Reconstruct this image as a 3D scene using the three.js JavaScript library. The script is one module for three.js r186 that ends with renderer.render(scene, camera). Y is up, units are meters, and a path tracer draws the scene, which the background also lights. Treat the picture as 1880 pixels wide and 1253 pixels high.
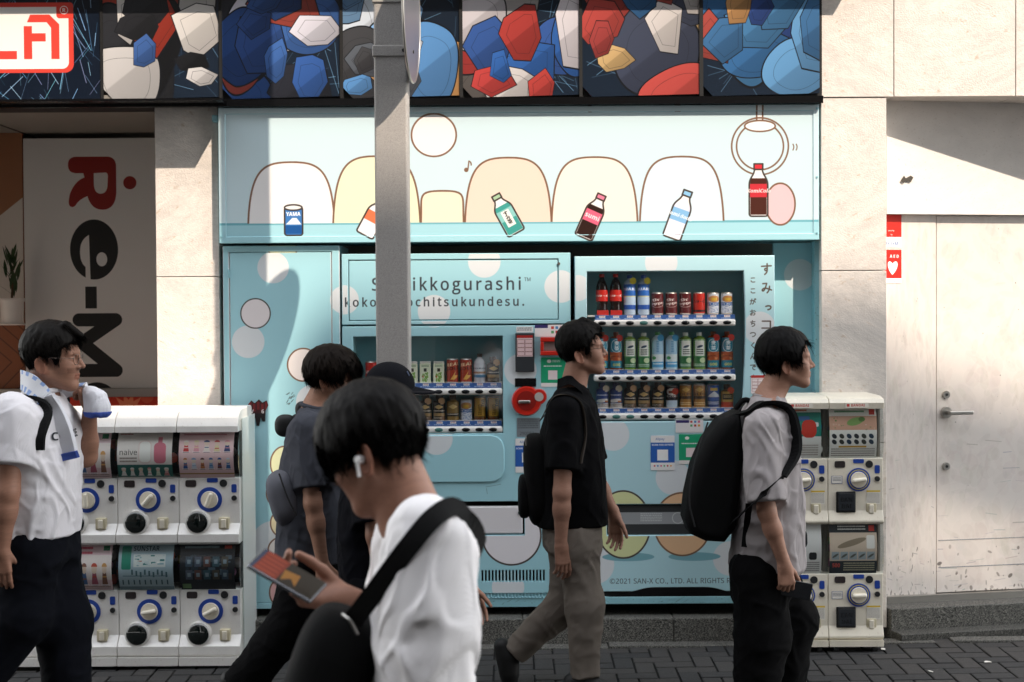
import * as THREE from 'three';
import { RoundedBoxGeometry } from 'three/addons/geometries/RoundedBoxGeometry.js';
import { mergeGeometries, mergeVertices } from 'three/addons/utils/BufferGeometryUtils.js';
import { createNoise3D } from 'simplex-noise';

// ---------- camera, sky, sun, exposure ----------
const scene = new THREE.Scene();
const CAM = new THREE.Vector3(0, 1.77, 8), FPX = 2750;
const camera = new THREE.PerspectiveCamera(2 * Math.atan(626.5 / FPX) * 180 / Math.PI, 1880 / 1253, 0.1, 400);
camera.position.copy(CAM);
camera.rotation.order = 'YXZ';
camera.rotation.set(-Math.atan(56.5 / FPX), 0, -0.006);
camera.setFocalLength(camera.getFocalLength());
camera.focus = 6.7; camera.userData.fStop = 5;
camera.updateMatrixWorld();
const renderer = new THREE.WebGLRenderer({ antialias: true });
renderer.setSize(1024, 682);
renderer.toneMapping = THREE.LinearToneMapping;
renderer.toneMappingExposure = 1.32;
renderer.shadowMap.enabled = true;
{ // hazy summer sky
  const w = 64, h = 64, d = new Float32Array(w * h * 4);
  for (let j = 0; j < h; j++) {
    const el = Math.max(0, ((j + 0.5) / h - 0.5) * 2), k = Math.pow(1 - el, 2.2);
    for (let i = 0; i < w; i++) d.set([2.0 + 0.85 * k, 2.1 + 0.75 * k, 2.3 + 0.45 * k, 1], (j * w + i) * 4);
  }
  const t = new THREE.DataTexture(d, w, h, THREE.RGBAFormat, THREE.FloatType);
  t.mapping = THREE.EquirectangularReflectionMapping; t.magFilter = THREE.LinearFilter; t.needsUpdate = true;
  scene.background = t; scene.environment = t;
}
const SUN = new THREE.Vector3(0.83, 1.43, 1);
const sun = new THREE.DirectionalLight(new THREE.Color().setRGB(1, 0.85, 0.7), 5);
sun.position.copy(SUN).multiplyScalar(30); sun.castShadow = true;
Object.assign(sun.shadow.camera, { left: -25, right: 25, top: 25, bottom: -25, near: 1, far: 120 });
scene.add(sun, sun.target);

// ---------- helpers ----------
let seedState = 7;
const rnd = () => { seedState = (seedState + 0x6d2b79f5) | 0; let t = Math.imul(seedState ^ (seedState >>> 15), 1 | seedState); t = (t + Math.imul(t ^ (t >>> 7), 61 | t)) ^ t; return ((t ^ (t >>> 14)) >>> 0) / 4294967296; };
const rr = (a, b) => a + (b - a) * rnd();
const noise = createNoise3D(rnd);
const V = (x, y, z) => new THREE.Vector3(x, y, z);
// plan measures: u, v in survey units of the photograph's facade (343.75 per metre on the shop front)
const X = (u, z = 0) => (u - 940) / 343.75 * (8 - z) / 8;
const Y = (v, z = 0) => 1.77 - (v - 570) / 343.75 * (8 - z) / 8;
const S = (n, z = 0) => n / 343.75 * (8 - z) / 8;
const at = (px, py, z) => {
  const d = V((px - 940) / FPX, -(py - 626.5) / FPX, -1).applyQuaternion(camera.quaternion);
  return d.multiplyScalar((z - CAM.z) / d.z).add(CAM);
};
const groundY = (x, z) => 0.01 * x - 0.02 * z;
const used = {};
const numbered = (n) => { used[n] = (used[n] ?? -1) + 1; return used[n] ? n + '_' + String(used[n]).padStart(3, '0') : n; };
function tag(o, label, category, group) { o.userData.label = label; o.userData.category = category; if (group) o.userData.group = group; return o; }
function thing(name, label, category, group, p = [0, 0, 0]) {
  const o = new THREE.Group(); o.name = numbered(name); o.position.set(...p); scene.add(o); return tag(o, label, category, group);
}
function structure(o) { o.userData.kind = 'structure'; return o; }
const shade = (o) => { o.castShadow = o.receiveShadow = true; return o; };
function part(parent, name, geo, m) {
  const g = Array.isArray(geo) ? mergeGeometries(geo.map((q) => (q.index ? q.toNonIndexed() : q))) : geo;
  const o = shade(new THREE.Mesh(g, m)); o.name = name; parent.add(o); return o;
}
function dup(src, p, label, group) { const c = src.clone(); c.name = numbered(src.name.replace(/_\d{3}$/, '')); c.position.set(...p); c.userData = { ...src.userData }; if (label) c.userData.label = label; if (group) c.userData.group = group; scene.add(c); return c; }
function clean(g) { for (const k of Object.keys(g.attributes)) if (!['position', 'normal', 'uv'].includes(k)) g.deleteAttribute(k); return g; }
// box between two corners with uv in metres
function box(x0, y0, z0, x1, y1, z1) {
  const w = x1 - x0, h = y1 - y0, d = z1 - z0, g = new THREE.BoxGeometry(w, h, d), uv = g.attributes.uv, n = g.attributes.normal;
  g.translate((x0 + x1) / 2, (y0 + y1) / 2, (z0 + z1) / 2);
  const p = g.attributes.position;
  for (let i = 0; i < uv.count; i++) {
    if (Math.abs(n.getX(i)) > 0.5) uv.setXY(i, p.getZ(i), p.getY(i));
    else if (Math.abs(n.getY(i)) > 0.5) uv.setXY(i, p.getX(i), p.getZ(i));
    else uv.setXY(i, p.getX(i), p.getY(i));
  }
  return g;
}
function rbox(x0, y0, z0, x1, y1, z1, r = 0.006, seg = 2) {
  const g = new RoundedBoxGeometry(x1 - x0, y1 - y0, z1 - z0, seg, Math.min(r, (x1 - x0) / 2.01, (y1 - y0) / 2.01, (z1 - z0) / 2.01));
  g.translate((x0 + x1) / 2, (y0 + y1) / 2, (z0 + z1) / 2);
  const p = g.attributes.position, n = g.attributes.normal, uv = g.attributes.uv;
  for (let i = 0; i < p.count; i++) {
    const ax = Math.abs(n.getX(i)), ay = Math.abs(n.getY(i)), az = Math.abs(n.getZ(i));
    if (ax > ay && ax > az) uv.setXY(i, p.getZ(i), p.getY(i)); else if (ay > az) uv.setXY(i, p.getX(i), p.getZ(i)); else uv.setXY(i, p.getX(i), p.getY(i));
  }
  return clean(g);
}
function cyl(p, q, r0, r1 = r0, seg = 16) {
  const a = V(...p), b = V(...q), d = b.clone().sub(a), g = new THREE.CylinderGeometry(r1, r0, d.length(), seg);
  g.applyQuaternion(new THREE.Quaternion().setFromUnitVectors(V(0, 1, 0), d.clone().normalize()));
  return g.translate((a.x + b.x) / 2, (a.y + b.y) / 2, (a.z + b.z) / 2);
}
function tube(pts, r, seg = 24, radial = 6) { return new THREE.TubeGeometry(new THREE.CatmullRomCurve3(pts.map((p) => (p.isVector3 ? p : V(...p)))), seg, r, radial); }
function rectShape(x0, y0, x1, y1, r = 0, Ctor = THREE.Shape) {
  const s = new Ctor();
  if (!r) { s.moveTo(x0, y0); s.lineTo(x1, y0); s.lineTo(x1, y1); s.lineTo(x0, y1); s.closePath(); return s; }
  s.moveTo(x0 + r, y0); s.lineTo(x1 - r, y0); s.quadraticCurveTo(x1, y0, x1, y0 + r); s.lineTo(x1, y1 - r); s.quadraticCurveTo(x1, y1, x1 - r, y1);
  s.lineTo(x0 + r, y1); s.quadraticCurveTo(x0, y1, x0, y1 - r); s.lineTo(x0, y0 + r); s.quadraticCurveTo(x0, y0, x0 + r, y0); return s;
}
// a sheet of given outline whose front lies at z, with a small bevel; uv = metres
function slab(shape, z, depth, bevel = 0.002) {
  const g = new THREE.ExtrudeGeometry(shape, { depth: depth - bevel, bevelEnabled: bevel > 0, bevelThickness: bevel, bevelSize: bevel * 0.8, bevelOffset: -bevel * 0.8, bevelSegments: 2, curveSegments: 10 });
  return g.translate(0, 0, z - depth);
}
function lathe(pts, seg = 20) { return new THREE.LatheGeometry(pts.map(([r, y]) => new THREE.Vector2(Math.max(r, 1e-4), y)), seg).rotateY(Math.PI); }

// ---------- textures ----------
function canvasTex(w, h, draw) {
  const c = document.createElement('canvas'); c.width = w; c.height = h;
  const ctx = c.getContext('2d'); draw(ctx, w, h);
  const t = new THREE.CanvasTexture(c); t.colorSpace = THREE.SRGBColorSpace; t.anisotropy = 8; return t;
}
// print that fills the wall rectangle u0..u1, v0..v1; drawn in survey units
function printTex(u0, v0, u1, v1, z, res, draw) {
  const t = canvasTex(Math.round((u1 - u0) * res), Math.round((v1 - v0) * res), (c) => { c.scale(res, res); c.translate(-u0, -v0); draw(c); });
  const w = S(u1 - u0, z), h = S(v1 - v0, z);
  t.wrapS = t.wrapT = THREE.ClampToEdgeWrapping;
  t.repeat.set(1 / w, 1 / h); t.offset.set(-X(u0, z) / w, -Y(v1, z) / h);
  return t;
}
function dataTex(n, f, srgb, metres) {
  const d = new Uint8Array(n * n * 4);
  for (let j = 0; j < n; j++) for (let i = 0; i < n; i++) { const c = f(i / n, j / n, i, j); for (let k = 0; k < 3; k++) d[(j * n + i) * 4 + k] = Math.max(0, Math.min(255, c[k] * 255)); d[(j * n + i) * 4 + 3] = 255; }
  const t = new THREE.DataTexture(d, n, n); t.wrapS = t.wrapT = THREE.RepeatWrapping; t.magFilter = THREE.LinearFilter; t.minFilter = THREE.LinearMipmapLinearFilter; t.generateMipmaps = true;
  if (srgb) t.colorSpace = THREE.SRGBColorSpace; t.repeat.set(1 / metres, 1 / metres); t.needsUpdate = true; return t;
}
// tileable fractal noise
function tn(u, v, f, s = 0) { const a = u * 2 * Math.PI, b = v * 2 * Math.PI, r = f / 6.283; return noise(Math.cos(a) * r + s, Math.sin(a) * r + Math.cos(b) * r * 1.7, Math.sin(b) * r * 1.7 - s); }
const fbm = (u, v, f, s) => tn(u, v, f, s) * 0.55 + tn(u, v, f * 2.3, s + 9) * 0.28 + tn(u, v, f * 5.1, s + 17) * 0.17;
const stoneMap = dataTex(512, (u, v) => {
  const a = fbm(u, v, 5, 1), b = tn(u, v, 30, 4), c = tn(u, v, 90, 8), st = Math.max(0, tn(u, v, 14, 31) - 0.55) * 1.4 * Math.max(0, tn(u, v, 60, 3));
  const k = 0.87 + 0.035 * a + 0.025 * b + 0.02 * c - st * 0.22 + 0.02 * tn(u, v, 9, 44);
  return [k, k * (0.965 - st * 0.15), k * (0.93 - st * 0.3)];
}, true, 1.3);
const stoneBump = dataTex(256, (u, v) => { const k = 0.5 + 0.25 * tn(u, v, 40, 2) + 0.25 * tn(u, v, 90, 6); return [k, k, k]; }, false, 0.5);
const graniteMap = dataTex(256, (u, v) => { const a = tn(u, v, 60, 1), b = tn(u, v, 95, 5); const k = a > 0.28 ? 0.16 : b > 0.2 ? 0.72 : 0.46 + 0.1 * b; return [k, k * 0.985, k * 0.95]; }, true, 0.55);
const grainBump = dataTex(256, (u, v) => { const k = 0.5 + 0.3 * tn(u, v, 70, 12) + 0.2 * tn(u, v, 100, 16); return [k, k, k]; }, false, 0.12);
const paveMaps = [0, 1, 2].map((q) => dataTex(256, (u, v) => { const a = fbm(u, v, 7, q * 7), b = tn(u, v, 90, q + 3), k = 0.175 + 0.022 * a + 0.05 * b + (q - 1) * 0.018; return [k * (1 + 0.02 * q), k, k * (1.01 - 0.02 * q)]; }, true, 0.4));
const scuffMap = (c, amount, s) => dataTex(512, (u, v) => {
  const a = fbm(u, v, 4, s), b = Math.max(0, tn(u, v, 26, s + 2) * tn(u, v, 70, s + 5) - 0.28) * amount * 5, k = 1 + 0.03 * a - b * 0.5;
  return [c[0] * k, c[1] * k * (1 - b * 0.1), c[2] * k * (1 - b * 0.2)];
}, true, 0.9);
const M = (color, roughness = 0.6, o = {}) => new THREE.MeshStandardMaterial({ color, roughness, ...o });
const MP = (color, roughness, o) => new THREE.MeshPhysicalMaterial({ color, roughness, ...o });
const T = (map, roughness = 0.5, o = {}) => new THREE.MeshStandardMaterial({ map, roughness, ...o });
const mats = {
  stone: T(stoneMap, 0.75, { bumpMap: stoneBump, bumpScale: 0.0015 }),
  granite: T(graniteMap, 0.7, { color: '#c2c2be', bumpMap: grainBump, bumpScale: 0.001 }),
  graniteDark: T(graniteMap, 0.75, { color: '#a0a09c' }),
  pave: paveMaps.map((m) => T(m, 0.85, { bumpMap: grainBump, bumpScale: 0.0015 })),
  joint: M('#1f1e1c', 0.95),
  black: M('#0b0b0c', 0.6), blackGloss: M('#08080a', 0.25), dark: M('#1c1d1f', 0.6), steel: M('#b9b6b0', 0.3, { metalness: 0.9 }),
  soffit: M('#85817a', 0.8), concrete: M('#8d8a84', 0.9),
  doorPaint: T(scuffMap([0.87, 0.84, 0.82], 0.12, 3), 0.5), plaster: T(scuffMap([0.9, 0.88, 0.86], 0.08, 8), 0.7),
  pole: T(dataTex(256, (u, v) => { const k = 0.66 + 0.05 * tn(u, v, 60, 4) + 0.03 * tn(u, v, 95, 7) - (tn(u, v, 80, 11) > 0.62 ? 0.12 : 0); return [k, k * 0.975, k * 0.95]; }, true, 0.35), 0.7, { bumpMap: grainBump, bumpScale: 0.002 }),
  teal: T(scuffMap([0.56, 0.76, 0.8], 0.25, 5), 0.35), tealDark: M('#5e9aa6', 0.5), tealIn: M('#7fb4bd', 0.55),
  white: M('#e6e3de', 0.4), cream: T(scuffMap([0.9, 0.87, 0.8], 0.06, 2), 0.35), shellWhite: T(scuffMap([0.91, 0.9, 0.88], 0.06, 6), 0.32),
  glass: MP('#ffffff', 0.03, { transmission: 1, thickness: 0, ior: 1.45 }), clear: MP('#f4f8f8', 0.06, { transmission: 1, thickness: 0, ior: 1.45 }),
  red: M('#c8281a', 0.35), redDark: M('#8e1a12', 0.4), blue: M('#23459b', 0.35),
};
// ================= the setting =================
{ // pavement: base sheet, individual paving bricks, kerb strip
  const pv = structure(thing('pavement', 'dark grey herringbone brick pavement in front of the machines', 'pavement'));
  delete pv.userData.category;
  const base = new THREE.PlaneGeometry(120, 60, 1, 1).rotateX(-Math.PI / 2).translate(0, 0, 28);
  { const p = base.attributes.position, u = base.attributes.uv; for (let i = 0; i < p.count; i++) { p.setY(i, groundY(p.getX(i), p.getZ(i)) - 0.012); u.setXY(i, p.getX(i), p.getZ(i)); } }
  part(pv, 'bedding', base, T(paveMaps[0], 0.9, { color: '#8a8886' }));
  const w = 0.1, gap = 0.004, shapes = [[2 * w, w], [w, 2 * w]].map(([a, b]) => rbox(-a / 2 + gap, -0.05, -b / 2 + gap, a / 2 - gap, 0, b / 2 - gap, 0.005, 1));
  const list = [];
  for (let i = -60; i < 70; i++) for (let j = -40; j < 60; j++) {
    // herringbone: each step holds one lying and one standing brick
    const o = ((i - j) % 4 + 4) % 4;
    const x = i * w, z = j * w;
    if (o === 0) list.push([x + w, z + w / 2, 0]);
    else if (o === 3) list.push([x + w / 2, z + w, 1]);
  }
  const near = [], far = [];
  for (const [x, z, k] of list) { const zz = z + 0.21; if (zz < 0.17 || zz > 3.2 || x < -4 || x > 4) continue; (zz < 1.0 && x > -2.9 && x < 3 ? near : far).push([x, zz, k]); }
  near.sort((a, b) => a[1] - b[1]);
  const merged = [];
  const place = (x, z) => groundY(x, z) + rr(-0.002, 0.0015);
  near.concat(far).forEach(([x, z, k], i) => {
    if (i < 300) { const b = part(pv, i ? 'brick_' + String(i).padStart(3, '0') : 'brick', shapes[k], mats.pave[Math.floor(rnd() * 3)]); b.position.set(x, place(x, z), z); b.rotation.set(0.02 + rr(-0.004, 0.004), 0, 0.01 + rr(-0.004, 0.004)); }
    else merged.push(shapes[k].clone().rotateX(0.02).rotateZ(0.01).translate(x, place(x, z), z));
  });
  const rest = part(pv, 'distant_bricks', merged, mats.pave[1]); rest.userData.kind = 'stuff';
  for (let k = 0; k < 9; k++) { const x = -4 + k * 0.9; part(pv, 'kerb_stone', rbox(x, -0.1, 0.1, x + 0.895, 0.004 + groundY(x + 0.45, 0.15), 0.2, 0.004, 1), mats.granite); }
}
[[2.35, 0.62], [2.02, 0.78], [1.9, 0.33], [-0.05, 0.31]].forEach(([x, z], k) => {
  const q = new THREE.Shape(); for (let i = 0; i < 7; i++) { const a = i / 7 * 6.283, d = rr(0.006, 0.016); q[i ? 'lineTo' : 'moveTo'](Math.cos(a) * d * 1.6, Math.sin(a) * d); }
  const o = shade(new THREE.Mesh(new THREE.ExtrudeGeometry(q, { depth: 0.002, bevelEnabled: false }).rotateX(-Math.PI / 2 + 0.1).rotateY(rr(0, 6)), M('#d6d2ca', 0.9))); o.name = numbered('paper_scrap'); o.position.set(x, groundY(x, z) + 0.003, z); scene.add(o); tag(o, 'tiny white paper scrap lying on the dark brick paving', 'litter', 'paper scraps on the paving');
});
// shop building: stone slabs, recess, plinth
const bld = thing('shop_building', 'stone clad shop front with pillars around the drink machines', 'building');
{
  const zp = 0.03, zl = -0.03;
  const slabPanel = (u0, v0, u1, v1, z, depth = 0.12) => part(bld, 'stone_slab', rbox(X(u0, z) + 0.002, Y(v1, z) + 0.002, z - depth, X(u1, z) - 0.002, Y(v0, z) - 0.002, z, 0.003, 1), mats.stone);
  // right of the sign: upper slabs and pillar
  const zu = 0.035;
  for (const [a, b] of [[1509, 1642], [1642, 1865], [1865, 2090], [2090, 2310]]) { slabPanel(a, -80, b, 184, zu, 0.5); }
  for (const [a, b] of [[184, 501], [501, 818], [818, 1160]]) slabPanel(1508, a, 1629, b, zp, 0.4);
  // left pillar
  for (const [a, b] of [[194, 505], [505, 818], [818, 1150]]) slabPanel(287, a, 404, b, zl, 1.2);
  part(bld, 'inner_wall', [box(X(-900), -0.3, -1.75, X(2300), 4.6, -1.55), box(X(404, -0.5), 0, -0.62, X(1508, -0.5), 2.6, -0.58)], mats.concrete);
  part(bld, 'upper_wall', box(X(-900), Y(-90), -1.7, X(2310), Y(-90) + 9, 0.0), mats.concrete);
  part(bld, 'ledge', box(X(-900), Y(-62), 0.02, X(1585), Y(-90), 0.235), mats.stone);
  part(bld, 'soffit_panel', box(X(-700), Y(188), -1.55, X(287), Y(188) + 0.04, 0.05), mats.soffit);
  part(bld, 'soffit_joint', box(X(-20, -0.6) - 0.012, Y(188) - 0.004, -1.5, X(-20, -0.6), Y(188) + 0.01, 0.04), mats.dark);
  part(bld, 'entrance_wall', box(X(-420), -0.2, -1.55, X(-330), Y(188), -0.03), mats.stone);
  part(bld, 'recess_floor', box(X(-700), -0.1, -1.55, X(287), 0.02, -0.1), mats.granite);
  // plinth under the machines
  for (let k = 0; k < 4; k++) { const x0 = X(404) + k * (X(1508) - X(404)) / 4, x1 = x0 + (X(1508) - X(404)) / 4; part(bld, 'plinth_stone', rbox(x0 + 0.001, -0.15, -0.55, x1 - 0.001, Y(1133) , 0.09, 0.008, 2), mats.granite); }
  // door recess, turning away to the right
  const turn = new THREE.Group(); turn.name = 'door_bay'; turn.position.set(X(1629, -0.1), 0, -0.1); turn.rotation.y = 0.2; bld.add(turn);
  const L = 2.2;
  const scuffed = (x0, x1, n, low) => { const t = canvasTex(512, 1024, (c) => { // scratches, smudges and grime where feet and goods have rubbed the paint
    c.fillStyle = '#e0d8d1'; c.fillRect(0, 0, 512, 1024);
    for (let k = 0; k < 900; k++) { c.fillStyle = `rgba(120,105,98,${rr(0.01, 0.05)})`; c.beginPath(); c.ellipse(rr(0, 512), rr(0, 1024), rr(2, 26), rr(2, 40), rr(0, 3), 0, 7); c.fill(); }
    for (let k = 0; k < n; k++) { c.strokeStyle = `rgba(${Math.round(rr(70, 120))},${Math.round(rr(75, 115))},${Math.round(rr(85, 120))},${rr(0.15, 0.5)})`; c.lineWidth = rr(0.5, 2); const x = rr(0, 512), y = 1024 - Math.pow(rnd(), low) * 420; c.beginPath(); c.moveTo(x, y); c.lineTo(x + rr(-60, 60), y + rr(-5, 5)); c.stroke(); }
    for (let k = 0; k < 60; k++) { c.fillStyle = `rgba(62,54,48,${rr(0.2, 0.6)})`; c.beginPath(); c.ellipse(rr(0, 512), 1024 - Math.pow(rnd(), 3) * 120, rr(1, 9), rr(1, 5), rr(0, 3), 0, 7); c.fill(); }
    for (let k = 0; k < 26; k++) { c.fillStyle = `rgba(60,52,46,${rr(0.3, 0.8)})`; c.beginPath(); c.arc(rr(0, 512), rr(0, 1024), rr(0.6, 2), 0, 7); c.fill(); }
  }); t.repeat.set(1 / (x1 - x0), 1 / 2.2); t.offset.set(-x0 / (x1 - x0), -0.2 / 2.2); return T(t, 0.5); };
  part(turn, 'lintel_panel', box(0, Y(398, -0.13), -0.2, L, Y(170, -0.1), 0.0), mats.plaster);
  part(turn, 'side_panel', box(0.002, 0.2, -0.2, 0.305, Y(398, -0.13) - 0.002, -0.035), scuffed(0, 0.305, 16, 3));
  part(turn, 'door_reveal', box(1.2, 0.2, -0.2, L, Y(398, -0.13) - 0.002, -0.03), mats.doorPaint);
  part(turn, 'threshold_rail', box(0, 0.165, -0.2, L, 0.2, 0.004), mats.steel);
  part(turn, 'threshold_stone', rbox(-0.05, -0.1, -0.2, L, 0.165, 0.15, 0.006), mats.granite);
  part(turn, 'step_stone', rbox(-0.05, -0.1, 0.155, L, 0.055, 0.27, 0.006), mats.graniteDark);
  // steel door
  const dr = thing('steel_door', 'pale scuffed steel door with lever handle beside the stone pillar', 'door'); dr.position.copy(turn.position); dr.rotation.copy(turn.rotation);
  part(dr, 'door_leaf', rbox(0.31, 0.203, -0.09, 1.195, Y(398, -0.13) - 0.006, -0.037, 0.004), scuffed(0.31, 1.195, 60, 3.2));
  part(dr, 'kick_groove', [box(0.32, 0.34, -0.038, 1.19, 0.344, -0.0355), box(0.32, 0.49, -0.038, 1.19, 0.493, -0.0355)], M('#8a8f96', 0.7));
  const hy = Y(764, -0.15);
  const h = part(dr, 'lever_handle', [cyl([0.365, hy, -0.037], [0.365, hy, -0.022], 0.032, 0.03, 28), cyl([0.365, hy, -0.03], [0.365, hy, 0.02], 0.011), rbox(0.357, hy - 0.011, 0.012, 0.5, hy + 0.011, 0.027, 0.007)], mats.steel);
  for (const v of [731, 864]) { const y = Y(v, -0.15); const k = part(dr, 'door_lock', [cyl([0.365, y, -0.037], [0.365, y, -0.026], 0.022, 0.02, 24)], mats.steel); part(k, 'keyhole', cyl([0.365, y, -0.03], [0.365, y, -0.024], 0.008, 0.008, 12), mats.dark); }
  // two security stickers on the side panel
  const st = (v0, v1, draw, label) => {
    const y1 = Y(v0, -0.14), y0 = Y(v1, -0.14), w = 0.098, t = canvasTex(196, Math.round(196 * (y1 - y0) / w), draw);
    const o = shade(new THREE.Mesh(new THREE.BoxGeometry(w, y1 - y0, 0.0015), T(t, 0.4))); o.name = numbered('security_sticker'); scene.add(o); tag(o, label, 'sticker');
    const p = V(0.052, (y0 + y1) / 2, -0.0335).applyAxisAngle(V(0, 1, 0), 0.2).add(turn.position); o.position.copy(p); o.rotation.y = 0.2;
  };
  st(399, 459, (c, w, h) => { c.fillStyle = '#c5271c'; c.fillRect(0, 0, w, h); c.fillStyle = '#fff'; c.font = '20px sans-serif'; c.fillText('security', 40, h * 0.5); c.fillText('by', 70, h * 0.62); c.fillRect(0, h * 0.68, w, h * 0.32); c.fillStyle = '#1d4f92'; c.font = 'bold 52px sans-serif'; c.fillText('SECOM', -18, h * 0.93); }, 'red and white security sticker, upper of two beside the door');
  st(463, 524, (c, w, h) => { c.fillStyle = '#c5271c'; c.fillRect(0, 0, w, h); c.fillStyle = '#fff'; c.font = 'bold 44px sans-serif'; c.fillText('A E D', 60, h * 0.24); c.beginPath(); c.moveTo(90, h * 0.76); c.bezierCurveTo(0, h * 0.5, 40, h * 0.22, 92, h * 0.42); c.bezierCurveTo(150, h * 0.22, 190, h * 0.5, 90, h * 0.76); c.fill(); c.fillRect(0, h * 0.86, w, h * 0.14); c.fillStyle = '#1d4f92'; c.font = 'bold 22px sans-serif'; c.fillText('SECOM', 50, h * 0.98); }, 'red sticker with white heart, lower of two beside the door');
  // paint chip on lintel
  part(bld, 'chipped_paint', (() => { const s = new THREE.Shape(); s.moveTo(0, 0); for (const [x, y] of [[0.02, 0.03], [0.03, 0.015], [0.06, 0.03], [0.075, 0.02], [0.06, -0.005], [0.03, 0.0], [0.015, -0.012]]) s.lineTo(x, y); return new THREE.ShapeGeometry(s).rotateY(0.2).translate(X(1655, -0.1), Y(337, -0.1), -0.108); })(), M('#4a4640', 0.9));
}
// the block across the street that shades the lower wall; its roof carries advertising boards
{
  const b = thing('office_block', 'grey office block across the street with boards on its roof', 'building');
  const Z = 16, ox = 0.83 * Z, oy = 1.43 * Z, top = 0.72 + oy;
  part(b, 'wall', box(ox - 15, 0, Z, ox + 8, top, Z + 8), M('#3d3936', 0.9));
  for (let r = 0; r < 6; r++) for (let k = 0; k < 9; k++) part(b, 'window', box(ox - 14.3 + k * 2.4, 2 + r * 3.6, Z - 0.05, ox - 12.5 + k * 2.4, 4 + r * 3.6, Z + 0.05), mats.blackGloss);
  const board = (x0, x1, y0, y1) => part(b, 'roof_board', box(x0 + ox, y0 + oy, Z + 0.2, x1 + ox, y1 + oy, Z + 0.4), mats.concrete);
  board(-0.86, 2.42, 0.73, 2.13); board(2.43, 3.4, 1.45, 1.98); board(3.41, 6, 0.73, 1.98);
}
{ // long low building behind the viewer
  const b = thing('street_building', 'brown building lining the far side of the street', 'building');
  part(b, 'wall', box(-40, 0, 13, -2.2, 20, 22), M('#3a3430', 0.9));
  for (let r = 0; r < 4; r++) for (let k = 0; k < 10; k++) part(b, 'window', box(-37 + k * 3.3, 1.5 + r * 3.5, 12.95, -35 + k * 3.3, 3.5 + r * 3.5, 13.05), mats.blackGloss);
}
// ================= posters above =================
const platePalettes = [['#c9c6c4', '#17181b', '#232428', '#a33a2c', '#2a2b30', '#b8b6b6', '#3a5a92'], ['#2f528f', '#26467e', '#3a5f9c', '#c9c8d4', '#22242c', '#a84a40', '#2c4a84'], ['#6e98c4', '#c8d2de', '#5383b6', '#3c3d40', '#7aa3cc', '#b98a58', '#4f545c'], ['#2c5696', '#c6c2c8', '#a83c3a', '#4c4846', '#31508c', '#b8b4b4', '#9c3834'], ['#a8443f', '#b5534c', '#8f3a38', '#38689a', '#3a4052', '#b89a6c', '#c4bfbe'], ['#41739f', '#5a8bb6', '#32608f', '#9a443e', '#b98c5c', '#2d4784', '#39648f']];
function posterArt(c, u0, v0, u1, v1, pal, k) {
  const w = u1 - u0, h = v1 - v0;
  c.fillStyle = '#14202f'; c.fillRect(u0, v0, w, h);
  c.lineWidth = 1; for (let i = 0; i < 40; i++) { c.strokeStyle = `rgba(150,205,245,${rr(0.15, 0.6)})`; c.beginPath(); c.moveTo(rr(u0, u1), rr(v0, v1)); c.lineTo(rr(u0, u1), rr(v0, v1)); c.stroke(); }
  // overlapping bevelled plates, purely abstract
  const cells = [];
  for (let i = 0; i < 15; i++) cells.push([u0 + w * rr(0, 1), v0 + h * rr(0.05, 1), w * (i < 6 ? rr(0.34, 0.5) : rr(0.12, 0.28)), pal[i % pal.length]]);
  cells.sort((a, b) => b[2] - a[2]);
  const tint = (col, f) => { const q = new THREE.Color(col); return '#' + q.multiplyScalar(f).getHexString(); };
  for (const [x, y, r, col] of cells) {
    const n = 5 + Math.floor(rnd() * 3), a0 = rr(0, 6), ex = rr(0.7, 1.25), pts = [];
    for (let q = 0; q < n; q++) { const a = a0 + q / n * 6.283 + rr(-0.25, 0.25), d = rr(0.75, 1.1); pts.push([x + Math.cos(a) * r * d * ex, y + Math.sin(a) * r * d / ex]); }
    const path = (s, dx, dy) => { c.beginPath(); pts.forEach(([px, py], q) => { const [nx, ny] = pts[(q + 1) % n], f = (a, b) => a + (b - a) * s, mx = f(x, (px + nx) / 2) + dx, my = f(y, (py + ny) / 2) + dy; if (!q) c.moveTo(mx, my); const [ox, oy] = pts[(q + 1) % n], [qx, qy] = pts[(q + 2) % n]; c.quadraticCurveTo(f(x, ox) + dx, f(y, oy) + dy, f(x, (ox * 1.0 + qx) / 2) + dx, f(y, (oy + qy) / 2) + dy); }); c.closePath(); };
    const sharp = (s, dx, dy) => { c.beginPath(); pts.forEach(([px, py], q) => { const X_ = x + (px - x) * s + dx, Y_ = y + (py - y) * s + dy; q ? c.lineTo(X_, Y_) : c.moveTo(X_, Y_); }); c.closePath(); };
    const draw = r > w * 0.3 ? path : sharp;
    draw(1.03, 0, 0); c.fillStyle = '#14161b'; c.fill();
    const gr = c.createLinearGradient(x - r * 0.6, y - r * 0.7, x + r * 0.5, y + r * 0.7); gr.addColorStop(0, tint(col, 1.25)); gr.addColorStop(0.5, col); gr.addColorStop(0.52, tint(col, 0.72)); gr.addColorStop(1, tint(col, 0.55));
    draw(0.99, 0, 0); c.fillStyle = gr; c.fill();
    c.strokeStyle = 'rgba(10,12,18,0.5)'; c.lineWidth = 0.7; draw(0.7, r * 0.03, r * 0.04); c.stroke();
  }
}
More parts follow.
